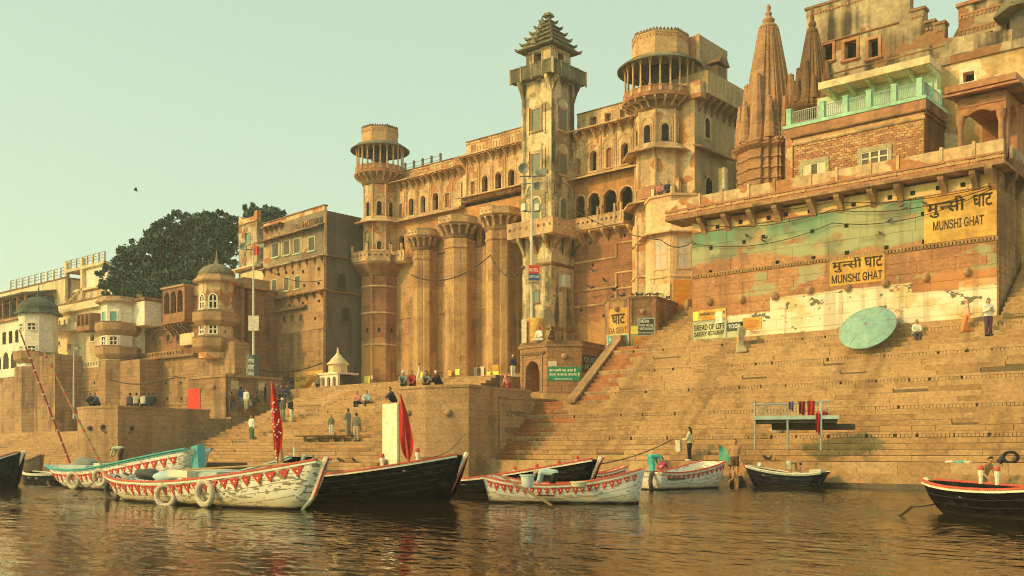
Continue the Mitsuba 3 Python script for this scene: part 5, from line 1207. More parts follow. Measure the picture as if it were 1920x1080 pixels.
def clump(px, py, Y, rx, rz): p = at_d(px, py, Y); s = Y / 1900; return (p[0], p[1], p[2], rx * s, rx * s * .9, rz * s)
Yt = 122
cr = [clump(*a) for a in ((215, 530, Yt, 30, 26), (235, 500, Yt, 34, 30), (262, 478, Yt, 36, 32), (285, 500, Yt + 4, 42, 40), (250, 535, Yt, 44, 24), (300, 455, Yt, 34, 30), (325, 440, Yt, 34, 30), (330, 480, Yt + 4, 44, 42), (352, 425, Yt, 34, 30), (372, 418, Yt, 34, 26), (390, 440, Yt, 40, 34), (405, 425, Yt, 32, 24), (425, 425, Yt, 30, 24), (415, 460, Yt + 3, 38, 34), (370, 470, Yt + 2, 44, 38), (310, 525, Yt, 46, 28), (355, 520, Yt, 42, 28), (400, 505, Yt, 36, 28), (205, 550, Yt, 22, 16), (440, 440, Yt, 20, 26), (330, 545, Yt, 60, 16))]
tb = at_d(330, 600, Yt); tree('spreading_tree', 'huge dark green spreading tree rising behind the old town houses', (tb[0], tb[1], 6), 24, cr, 44000, 3, .34)
Yt = 128
cr = [clump(*a) for a in ((470, 398, Yt, 14, 12), (500, 400, Yt, 22, 13), (520, 408, Yt, 18, 10), (490, 415, Yt, 26, 14))]
tb = at_d(495, 430, Yt); tree('roof_top_tree', 'small dark tree top showing over the narrow tower', (tb[0], tb[1], 12), 18, cr, 6500, 5, .34)
# small shrine below the palace
sr = thing('shrine', 'little white domed shrine with dark arched doorways and an orange awning', 'shrine')
sc_ = at_d(641, 735, 88); f = Face((sc_[0] - 1.5, sc_[1] - 1.2)); zb = 6.9
part(sr, 'body', f.ext(sbox(0, zb, 2.4, 8.2).difference(unary_union([arch(.2 + i * .74, .66 + i * .74, zb + .2, zb + 1.1, 'round') for i in range(3)])), -.25, 0), 'white_wash'); part(sr, 'inner', f.box(.05, 2.35, zb, 8.15, -2.0, -.6), 'dark_inside')
part(sr, 'cornice', f.box(-.15, 2.55, 8.21, 8.36, -2.2, .15), 'white_wash'); c = f.w(1.2, 0, -1.0)[:2]
part(sr, 'drum', oct8([(.8, 8.36), (.76, 9.1)], c), 'cream'); part(sr, 'dome', lathe([(1.0, 9.1), (.96, 9.18), (.76, 9.35), (.56, 9.6), (.28, 9.9), (.10, 10.1), (.11, 10.2), (.03, 10.6)], 16, c), 'cream', 40)
part(sr, 'awning', hull([f.w(-1.6, zb + .1, .3), f.w(-1.5, zb + .1, .9), f.w(.1, 8.05, .1), f.w(.1, 8.1, .9), f.w(-.1, 7.95, .1), f.w(-1.65, zb + .15, .6)]), 'yellow_cloth'); mat('yellow_cloth', worn((.62, .40, .10), .2, 3))
# ---------------------------------------------------------------- boats
mat('seam_dark', (.30, .22, .14)); mat('seam_pale', (.035, .028, .024)); mat('red_mast', worn((.34, .07, .05), .25, 5)); mat('red_white', worn((.62, .09, .06), .2, 5), .55)
class Boat:
    """A planked rowing boat lofted through stations; x along the keel, y across, z up from the water line."""
    def __init__(s, name, label, A, B, beam, sheer, hullmat, draft=.25, fore=(.55, .12), aft=(.55, .12), depth=None, group=None, full=.45, inmat='boat_inside', rail='red_rail', rub='cream_paint', railw=.07, seams='auto'):
        seams = ('seam_pale' if hullmat in ('boat_black', 'boat_blue') else 'seam_dark') if seams == 'auto' else seams
        s.k = thing(name, label, 'boat', group); s.A, s.B = np.array(A[:2], float), np.array(B[:2], float)
        s.L = np.linalg.norm(s.B - s.A); d = (s.B - s.A) / s.L; s.rot = math.atan2(d[1], d[0])
        s.beam, s.sheer, s.draft, s.fore, s.aft, s.full = beam, sheer, draft, fore, aft, full
        N = 30; s.N = N; t = np.linspace(0, 1, N + 1)
        sec = [(0.0, 0.0), (.30, .02), (.62, .16), (.84, .42), (.95, .72), (1.0, 1.0)]
        out, inn = [], []
        for q in t:
            r = s.ring(q, sec, 0.0); i = s.ring(q, sec, .05); out.append(r); inn.append(i[::-1])
        V = np.array([np.vstack([a, b]) for a, b in zip(out, inn)]); m = V.shape[1]; V = V.reshape(-1, 3); F = []
        for k in range(N):
            for j in range(m):
                a, b = k * m + j, k * m + (j + 1) % m
                F += [[a, b, b + m], [a, b + m, a + m]]
        for k, flip in ((0, 1), (N, 0)):
            for j in range(1, m - 1): F.append([k * m, k * m + j, k * m + j + 1][::-1 if not flip else 1])
        F = np.array(F)[:, ::-1]
        s.ad('hull', (V, F), hullmat, 40)
        for sd in (-1, 1):
            s.ad('gunwale', s.strip(sd, .0, .045, railw, .05), rail, 40); s.ad('rub_rail', s.strip(sd, -.065, -.005, .035, .03), rub, 40)
        if seams:
            sm = []
            for sd in (-1, 1):
                for bl in (.22, .40, .58, .78):
                    V = []; F = []; qs = np.linspace(.03, .97, 40)
                    for q in qs:
                        dd = min(bl, (s.rail(q) - s.keel(q)) * .9) * (1 + .02 * math.sin(q * 23 + bl * 9))
                        a, b = s.skin(q, sd, dd), s.skin(q, sd, dd + .016); a[1] -= sd * .008; b[1] -= sd * .008; V += [a, b]
                    for i in range(39): F += [[2 * i, 2 * i + 1, 2 * i + 3], [2 * i, 2 * i + 3, 2 * i + 2]]
                    F = np.array(F); sm.append((np.array(V), F if sd < 0 else F[:, ::-1]))
            kk = s.ad('plank_seams', join(sm), seams); labels[kk] = {'kind': 'stuff'}
        fl = []
        for q in np.linspace(.06, .94, 24):
            z = s.floor(q); b = max(.02, float(np.interp((z - s.keel(q)) / max(.05, s.rail(q) - s.keel(q)), [0, .02, .16, .42, .72, 1], [0, .3, .62, .84, .95, 1.0])) * s.half(q) - .07); fl.append([[s.X(q), -b, z], [s.X(q), b, z]])
        fl = np.array(fl).reshape(-1, 3); i = np.arange(23) * 2
        s.ad('bottom_boards', (fl, np.vstack([np.stack([i, i + 2, i + 3], 1), np.stack([i, i + 3, i + 1], 1)])), inmat)
    def X(s, q):
        return (q - .5) * s.L
    def half(s, q):
        a = min(1, (q + s.aft[1]) / s.aft[0]) if q < s.aft[0] else 1
        f = min(1, (1 - q + s.fore[1]) / s.fore[0]) if 1 - q < s.fore[0] else 1
        g = lambda x: math.sin(max(0, min(1, x)) * math.pi / 2) ** .85
        return max(.035, s.beam / 2 * g(a) * g(f))
    def rail(s, q): return float(np.interp(q, [p[0] for p in s.sheer], [p[1] for p in s.sheer])) if len(s.sheer) > 5 else s._sm(q)
    def _sm(s, q):
        x = [p[0] for p in s.sheer]; y = [p[1] for p in s.sheer]
        return float(np.polyval(np.polyfit(x, y, len(x) - 1), q))
    def keel(s, q):
        r = s.rail(q); e = max(0, (abs(q - .5) - .5 + s.full / 2) / (s.full / 2 + 1e-9))
        if q > .5: e = max(0, (q - 1 + s.fk) / s.fk) if hasattr(s, 'fk') else e
        return -s.draft + (r * .92 + s.draft) * min(1, e) ** 2.2
    def floor(s, q): return max(s.keel(q) + .12, min(.12, s.rail(q) - .25))
    def ring(s, q, sec, inset):
        h, r, k = s.half(q), s.rail(q), s.keel(q); h = max(.02, h - inset); k2 = k + inset
        over = (.10 if q in (0.0, 1.0) else 0)
        p = [(y * h, k2 + (r - k2) * z) for y, z in sec]
        left = [(-a, b) for a, b in p[::-1]]
        pts = left[:-1] + p
        return np.array([[s.X(q), a, b] for a, b in pts])
    def strip(s, sd, z0, z1, o, i):
        V = []
        qs = np.linspace(0, 1, 31)
        for q in qs:
            h, r = s.half(q), s.rail(q)
            for dy, z in ((o, z0), (o, z1), (-i, z1), (-i, z0)): V.append([s.X(q), sd * max(.01, h + dy), r + z])
        F = []
        for k in range(30):
            for j in range(4):
                a, b = k * 4 + j, k * 4 + (j + 1) % 4; F += [[a, b, b + 4], [a, b + 4, a + 4]]
        F += [[0, 1, 2], [0, 2, 3], [120, 122, 121], [120, 123, 122]]
        F = np.array(F)
        return np.array(V), F if sd < 0 else F[:, ::-1]
    def place(s, m):
        return move(m, (s.A[0] + s.B[0]) / 2, (s.A[1] + s.B[1]) / 2, 0, s.rot)
    def pt(s, q, y, z): v, _ = s.place((np.array([[s.X(q), y, z]]), np.zeros((0, 3), int))); return v[0]
    def ad(s, name, m, mt, smooth=False, label=None, par=None): return part(par or s.k, name, s.place(m), mt, smooth, label)
    def skin(s, q, side, below):
        """a point on the outer planking, BELOW metres under the rail."""
        h, r, k = s.half(q), s.rail(q), s.keel(q); z = 1 - below / max(.05, r - k)
        y = float(np.interp(z, [0, .02, .16, .42, .72, 1], [0, .3, .62, .84, .95, 1.0])) * h
        return np.array([s.X(q), side * (y + .012), r - below])
    def pennants(s, side, q0, q1, n, h=.26, top=.09, mt='red_paint', dot=True, w=.42):
        tri, dots = [], []
        for i in range(n):
            q = q0 + (q1 - q0) * (i + .5) / n; dq = (q1 - q0) / n * w
            a, b, c = s.skin(q - dq, side, top), s.skin(q + dq, side, top), s.skin(q, side, top + h)
            nn = np.array([0, side * .016, 0]); v = np.array([a, b, c, a + nn, b + nn, c + nn])
            v[2:6:3] += [NR.uniform(-.03, .03), 0, NR.uniform(-.04, .04)]; v[[0, 3]] += [NR.uniform(-.025, .025), 0, 0]
            tri.append((v, np.array([[0, 1, 2], [3, 5, 4], [0, 3, 4], [0, 4, 1], [1, 4, 5], [1, 5, 2], [2, 5, 3], [2, 3, 0]])))
            if dot:
                m = (a + b) / 2 * .66 + c * .34 + nn * 1.25; r = h * .10; ang = np.arange(7) * 2 * math.pi / 7; ex = (b - a) / np.linalg.norm(b - a); ez = (c - (a + b) / 2); ez /= np.linalg.norm(ez)
                ring = np.array([m + ex * r * math.cos(x) + ez * r * math.sin(x) for x in ang]); dots.append((np.vstack([ring, [m]]), np.array([[j, (j + 1) % 7, 7] for j in range(7)])))
        s.ad('painted_pennants', join(tri), mt); labels[f"{s.k}__painted_pennants" if _used[f"{s.k}__painted_pennants"] == 0 else f"{s.k}__painted_pennants_{_used[s.k + '__painted_pennants']:03d}"] = {'kind': 'stuff'}
        if dots: kk = s.ad('pennant_dots', join(dots), 'cream_paint'); labels[kk] = {'kind': 'stuff'}
    def stem(s, end, h=.35, mt='cream_paint', edge='red_rail', lean=.25, w=.07):
        q = 1.0 if end > 0 else 0.0; x = s.X(q); r = s.rail(q); pts = []
        P = [(x + end * (.02 + lean * .55), r + h * .25), (x + end * .03, r - .12), (x - end * .45, s.keel(max(0, min(1, q - end * .05)))), (x - end * 1.1, s.keel(max(0, min(1, q - end * .11))))]
        s.ad('stem_post', tube(P, [w * 1.15, w, w * .8, w * .6], 6), mt, 50)
        s.ad('stem_edge', tube([(p[0] + end * w, 0, p[1]) for p in P[:3]], [w * .5] * 3, 5), edge, 50)
    def thwarts(s, qs, mt='boat_inside'):
        for q in qs:
            b = s.half(q) * .96; z = s.rail(q) - .16; s.ad('thwart', bx(s.X(q) - .11, s.X(q) + .11, -b, b, z - .04, z), mt)
    def bollard(s, q, side, h=.28):
        b = s.half(q) - .05; z = s.rail(q)
        s.ad('rail_post', lathe([(.05, z), (.05, z + h * .6), (.07, z + h * .62), (.07, z + h)], 8, (s.X(q), side * b)), 'cream_paint'); s.ad('post_cap', lathe([(.071, z + h), (.075, z + h + .06), (.05, z + h + .12)], 8, (s.X(q), side * b)), 'red_rail')
# fix stem points: (x, z) pairs -> (x, 0, z)
_tube = tube
def tube(pts, r, n=6):
    p = [(q[0], 0.0, q[1]) if len(q) == 2 else q for q in pts]
    return _tube(p, r, n)
class LongBoat(Boat): fk = .16
# 1 white boat with red pennants in front
b1 = LongBoat('wooden_boat', 'weathered white boat with red pennants and tyres along its side', at_z(232, 934, 0), at_z(606, 958, 0), 2.5, [(0, .80), (.35, .62), (.7, .84), (1, 1.30)], 'boat_white', aft=(.35, .10), fore=(.5, .04))
b1.pennants(-1, .06, .97, 24, .27, .10); b1.stem(1, .22); b1.stem(-1, .2); b1.thwarts((.15, .3, .45, .6, .75))
b1.ad('fore_deck', bx(b1.X(.42), b1.X(.52), -.9, .9, .78, .98), 'boat_deck'); b1.ad('deck_box', bx(b1.X(.5), b1.X(.62), -.6, .9, .72, .95), 'pale_blue')
# 2 turquoise railed boat behind it
b2 = LongBoat('wooden_boat', 'white boat with broad turquoise rails and a tall square bow post', at_z(128, 912, 0), at_z(374, 925, 0), 2.6, [(0, .95), (.35, .80), (.7, 1.15), (1, 1.62)], 'boat_white2', aft=(.35, .16), fore=(.5, .10), rail='cyan_paint', rub='cyan_paint', railw=.11)
b2.pennants(-1, .05, .96, 22, .32, .20); b2.thwarts((.2, .35, .5, .65))
xq = b2.X(1.0); b2.ad('bow_post', hull([[xq - .35, sy * .22, 1.1] for sy in (-1, 1)] + [[xq + .12, sy * .16, 1.78] for sy in (-1, 1)] + [[xq - .15, sy * .25, 1.7] for sy in (-1, 1)] + [[xq + .15, sy * .1, .4] for sy in (-1, 1)] + [[xq - .1, sy * .12, .5] for sy in (-1, 1)]), 'cyan_paint', label='tall turquoise bow post'); b2.ad('deck_cloth', rough(bx(b2.X(.06), b2.X(.3), -.7, .7, .75, .95), .06, 2), 'pale_blue'); b2.ad('deck_box', bx(b2.X(.32), b2.X(.38), -.5, .5, .8, 1.05), 'boat_deck')
# 3 pale blue grey boat, only its raised rail and bow show
b3 = LongBoat('wooden_boat', 'grey blue boat whose bow shows behind the white tyre-hung boat', at_d(390, 905, 38)[:2], at_d(566, 890, 33)[:2], 2.0, [(0, .7), (.4, .72), (.7, .9), (1, 1.35)], 'boat_blue', rail='pale_blue', rub='pale_blue', railw=.09, inmat='pale_blue')
b3.stem(1, .25, 'pale_blue', 'pale_blue'); b3.thwarts((.3, .5, .7))
# 4 big black boat
b4 = LongBoat('wooden_boat', 'big black boat right behind the white boat, carrying the plain red flag', at_d(530, 930, 33.0)[:2], at_z(868, 944, 0), 3.0, [(0, .75), (.35, .80), (.7, 1.04), (1, 1.42)], 'boat_black', fore=(.45, .05), rail='red_rail'); b4.stem(1, .22); b4.bollard(.72, -1); b4.bollard(.86, -1); b4.thwarts((.4, .6, .8))
# 5 second black boat
b5 = LongBoat('wooden_boat', 'black boat in the middle, bow pointing right at the stone steps', at_d(800, 925, 38)[:2], at_d(1120, 905, 32)[:2], 2.4, [(0, .5), (.35, .55), (.7, .85), (1, 1.28)], 'boat_black', fore=(.45, .05)); b5.stem(1, .22)
for q in (.42, .55, .68, .8): b5.bollard(q, 1)
b5.thwarts((.4, .55, .7))
# 6 white rowing boat in front
b6 = Boat('rowing_boat', 'small white rowing boat with red pennants and a long-haired person bending inside', at_z(915, 941, 0), at_z(1206, 944, 0), 1.75, [(0, .80), (.35, .55), (.7, .66), (1, 1.0)], 'boat_white2', full=.12, aft=(.35, .22), fore=(.4, .20), rail='red_rail'); b6.pennants(-1, .03, .98, 21, .2, .09); b6.thwarts((.25, .5, .75)); b6.ad('side_plank', bx(b6.X(.36), b6.X(.47), -.92, -.885, .22, .27), 'wood_dark')
oarp = [at_d(941, 893, 28.6), at_d(1035, 948, 27.4)]
solid('oar', 'long brown oar leaning over the side of the white rowing boat into the water', 'oar', _tube([oarp[0], oarp[1]], [.035, .035]), 'wood_pole')
# 7 small boat end behind
b7 = Boat('rowing_boat', 'small grey and white boat stern with red pennants half hidden behind the white rowing boat', at_d(1075, 905, 36)[:2], at_d(1172, 906, 36)[:2], 1.5, [(0, .8), (.5, .75), (1, 1.0)], 'boat_white2', full=.1, aft=(.4, .3), fore=(.3, .3)); b7.pennants(-1, .1, .97, 8, .2, .08)
# 8 white boat by the ledge
b8 = Boat('rowing_boat', 'white rowing boat with red pennants and a torn tyre at its end by the ledge', at_z(1210, 919, 0), at_z(1338, 914, 0), 1.6, [(0, .72), (.4, .70), (.7, .86), (1, 1.12)], 'boat_white2', full=.12, aft=(.35, .3), fore=(.4, .2)); b8.pennants(-1, .08, .98, 13, .18, .1); b8.ad('side_plank', bx(b8.X(.1), b8.X(.33), -.85, -.81, .42, .48), 'wood_dark'); b8.thwarts((.3, .6))
# 9 dark blue boat
b9 = Boat('rowing_boat', 'dark blue rowing boat with a grey white rail where a man bends over washing', at_d(1400, 918, 43.5)[:2], at_d(1548, 914, 41.8)[:2], 1.6, [(0, .92), (.35, .70), (.7, .60), (1, .68)], 'boat_blue', full=.5, aft=(.5, .06), fore=(.3, .25), rail='boat_deck', rub='pale_blue'); b9.stem(-1, .4, 'red_rail', 'cream_paint', .3, .05); b9.thwarts((.3, .6)); b9.ad('white_bundle', rough(bx(b9.X(.84), b9.X(.97), -.4, .3, .5, .78), .12, 3), 'boat_deck')
# 10 black boat at the right edge
p0, p1 = at_d(1742, 955, 26.0)[:2], at_d(2120, 985, 20.5)[:2]
b10 = LongBoat('wooden_boat', 'black boat with red and white rail entering at the right edge, bathing man behind it', p0, p1, 2.2, [(0, .78), (.35, .66), (.7, .70), (1, 1.0)], 'boat_black', full=.62, aft=(.45, .04), fore=(.4, .1)); b10.stem(-1, .15)
for q in (.17, .235): b10.bollard(q, 1, .34)
b10.thwarts((.4, .6))
# far left boats
b11 = LongBoat('wooden_boat', 'black boat with a pink rail cut by the left picture edge', at_d(-110, 900, 45)[:2], at_d(40, 890, 44)[:2], 2.2, [(0, .9), (.35, .75), (.7, 1.0), (1, 1.5)], 'boat_blue', fore=(.45, .05)); b11.stem(1, .15, 'cream_paint', 'cream_paint')
b12 = Boat('rowing_boat', 'low pale rowing boat between the black boat and the turquoise one, far left', at_d(52, 886, 50)[:2], at_d(122, 886, 48)[:2], 1.4, [(0, .55), (.5, .45), (1, .5)], 'boat_blue', full=.2, rail='boat_deck', rub='boat_deck'); b12.thwarts((.4, .6))
b13 = Boat('rowing_boat', 'brown boat drawn up at the far steps on the left', at_d(26, 850, 72)[:2], at_d(80, 848, 72)[:2], 1.3, [(0, 1.1), (.5, .9), (1, 1.3)], 'wood_pole', full=.2, rail='wood_pole', rub='wood_pole')
b14 = Boat('rowing_boat', 'dark narrow boat behind the turquoise railed boat, with a bending man ashore', at_d(195, 893, 45)[:2], at_d(262, 890, 43.5)[:2], 1.3, [(0, .62), (.5, .72), (1, 1.0)], 'boat_blue', full=.2, rail='wood_dark', rub='boat_deck')
# tyres hung on the boats
def qpx(bt, px):
    best = None
    for q in np.linspace(0, 1, 201):
        v = bt.skin(q, -1, .3); w = bt.pt(q, v[1], v[2]); Y = -SS * w[0] + CC * w[1]; e = abs(960 + FPX * (CC * w[0] + SS * w[1]) / Y - px)
        if best is None or e < best[0]: best = (e, q)
    return best[1]
def tyre(label, bt, q, below, r, mt, tw, group='tyres hung along the boats'):
    p = bt.skin(q, -1, below); k = thing('boat_tyre', label, 'tyre', group)
    m = trimesh.creation.torus(r, r * .27, major_sections=26, minor_sections=10); v = np.array(m.vertices)
    v = np.stack([v[:, 0], v[:, 2], v[:, 1]], 1); c, s_ = math.cos(tw), math.sin(tw)
    v = np.stack([v[:, 0] * c - v[:, 1] * s_, v[:, 0] * s_ + v[:, 1] * c, v[:, 2]], 1) + p + [0, -r * .3, 0]
    f = np.array(m.faces)[:, ::-1]
    part(k, 'tread', bt.place((v, f)), mt, True)
    part(k, 'rope', bt.place(_tube([p + [0, -.1, r], p + [0, .02, below + .03], p + [0, .15, below - .05]], .03, 5)), 'rope')
tyre('dark reddish tyre nearest the left end of the white boat', b1, qpx(b1, 206), .42, .30, 'tyre_dark', .3); tyre('pale tyre second from the left on the white boat', b1, qpx(b1, 233), .36, .28, 'tyre', .5)
tyre('pale tyre at the middle of the white boat under the third rope', b1, qpx(b1, 313), .38, .30, 'tyre', .45); tyre('biggest pale tyre hung nearest the bow of the white boat', b1, qpx(b1, 387), .40, .32, 'tyre', .1)
tyre('thin pale tyre on the turquoise boat near its left end', b2, qpx(b2, 139), .42, .30, 'tyre', .3); tyre('pale tyre on the turquoise boat beside the white boat', b2, qpx(b2, 189), .42, .30, 'tyre', .3)
tyre('grey torn tyre at the end of the white rowing boat by the ledge', b8, qpx(b8, 1223), .35, .32, 'tyre_dark', .4)
# anchor stick
a0, a1 = at_z(1682, 964, 0.02), at_z(1710, 950, .28)
k = thing('anchor_pole', 'bent iron anchor stick poking from the water beside the right black boat', 'anchor')
part(k, 'shank', _tube([a0 - [0, 0, .1], a1], .035), 'wood_dark'); part(k, 'rope', _tube(sag(a1, at_d(1757, 943, 25.5), .03), .018, 5), 'rope')
# poles and flags
def flag(name, label, base, top, pts, mt, dots=False):
    k = thing(name, label, 'flag', None); part(k, 'staff', _tube([base, top], [.045, .03]), 'red_white')
    b, t = np.array(base), np.array(top); V = []; ux = np.array([CC, SS, 0]); uy = np.array([-SS, CC, 0])
    n = 16; cols_ = 6
    for i in range(n + 1):
        q = i / n; l, r = np.interp(q, [p[0] for p in pts], [p[1] for p in pts]), np.interp(q, [p[0] for p in pts], [p[2] for p in pts]); p0 = t + (b - t) * q
        for j in range(cols_ + 1):
            w = j / cols_; o = l + (r - l) * w
            V.append(p0 + ux * o + uy * (.05 * math.sin(w * 7 + q * 5) * (abs(r - l) + .05) * 3))
    V = np.array(V); F = []
    for i in range(n):
        for j in range(cols_): a = i * (cols_ + 1) + j; F += [[a, a + 1, a + cols_ + 2], [a, a + cols_ + 2, a + cols_ + 1]]
    V2 = np.vstack([V, V + uy * .012]); F = np.array(F); part(k, 'cloth', (V2, np.vstack([F, F[:, ::-1] + len(V)])), mt, True)
    if dots:
        ms = []
        for i in range(26):
            q = R.uniform(.12, .95); l, r = np.interp(q, [p[0] for p in pts], [p[1] for p in pts]), np.interp(q, [p[0] for p in pts], [p[2] for p in pts]); o = R.uniform(l + .03, max(l + .04, r - .03))
            ms.append(ico(t + (b - t) * q + ux * o - uy * .07, .022, 1, (1, 1, 1.2)))
        labels[part(k, 'spangles', join(ms), 'cream_paint')] = {'kind': 'stuff'}
    return k
mat('flag_red', worn((.46, .025, .02), .25, 3)); 
flag('flag', 'dark red spangled flag furled on a tall staff on the white boat', at_d(520, 880, 29.2), at_d(509, 715, 29.2), [(0, -.02, .02), (.25, -.08, .14), (.55, -.06, .24), (.72, -.06, .2), (.85, -.03, .06), (1, -.02, .02)], 'flag_red', True)
flag('flag', 'plain bright red pointed flag on the big black boat before the bastion', at_d(766, 866, 31), at_d(750, 738, 31), [(0, -.01, .02), (.3, -.10, .16), (.7, -.18, .24), (.86, -.15, .18), (1, -.02, .02)], 'flag_red')
solid('mooring_post', 'pale lashed post standing beside the spangled flag on the white boat', 'post', _tube([at_d(530, 878, 29.4), at_d(522, 806, 29.4)], [.07, .05]), 'bamboo')
k = thing('bamboo_mast', 'tall red and white striped bamboo mast leaning left over the turquoise boat', 'mast'); part(k, 'shaft', _tube([at_d(131, 868, 40), at_d(36, 618, 40)], [.05, .03]), 'red_mast'); 
mm = [(_tube([at_d(131 - 95 * q, 868 - 250 * q, 40), at_d(131 - 95 * (q + .012), 868 - 250 * (q + .007), 40)], .055)) for q in np.arange(.06, .98, .09)]; labels[part(k, 'white_bands', join(mm), 'cream_paint')] = {'kind': 'stuff'}
k = thing('bamboo_mast', 'thinner pale bamboo mast with dark knots leaning left of the stone bastion', 'mast'); part(k, 'shaft', _tube([at_d(190, 872, 39), at_d(80, 655, 39)], [.05, .03]), 'bamboo')
mm = [(_tube([at_d(190 - 110 * q, 872 - 217 * q, 39), at_d(190 - 110 * (q + .012), 872 - 217 * (q + .012), 39)], .062)) for q in np.arange(.05, .98, .08)]; labels[part(k, 'knots', join(mm), 'red_white')] = {'kind': 'stuff'}
solid('marker_stick', 'short white stick with a red tip standing on the grey blue boat', 'stick', _tube([at_d(553, 878, 34), at_d(551, 838, 34)], .03), 'cream_paint')
# mooring ropes
def rope_(label, a, b, s, r=.02): solid('mooring_rope', label, 'rope', _tube(sag(a, b, s), r, 5), 'rope')
rope_('thin mooring rope from the black boat up to the bastion wall', at_d(778, 858, 31), at_d(872, 813, 54), .4); rope_('long mooring rope rising from the pointed black bow to the steps', at_d(1025, 876, 33), at_d(1262, 823, 45), .35, .025)
rope_('loose rope from the turquoise boat into the water', at_d(186, 893, 38), at_z(137, 930, 0), .1)
# tubs
def tub(label, p, r0, r1, h, mt, name='bucket'):
    k = thing(name, label, 'bucket'); c = p[:2]; z = p[2]
    part(k, 'shell', lathe([(r0 * .2, z), (r0, z), (r1, z + h), (r1 + .03, z + h), (r1 + .03, z + h + .03), (r1 - .02, z + h + .03), (r0 - .02, z + .03)], 20, c), mt, 40)
    part(k, 'handle', _tube([np.array([c[0] + r1 * math.cos(a), c[1] + .02, z + h * .9 - r1 * .7 * math.sin(a)]) for a in np.linspace(0, math.pi, 9)], .01, 4), 'grey_metal')
mat('plastic_white', (.62, .66, .62), .35); mat('plastic_yellow', (.68, .64, .38), .35)
pb_ = at_d(989, 914, 28.6); tub('translucent white plastic bucket standing in the white rowing boat', pb_, .15, .20, .33, 'plastic_white'); pb_ = at_d(1085, 912, 28.8); tub('low yellowish plastic tub in the white rowing boat', pb_, .19, .22, .11, 'plastic_yellow', 'basin')
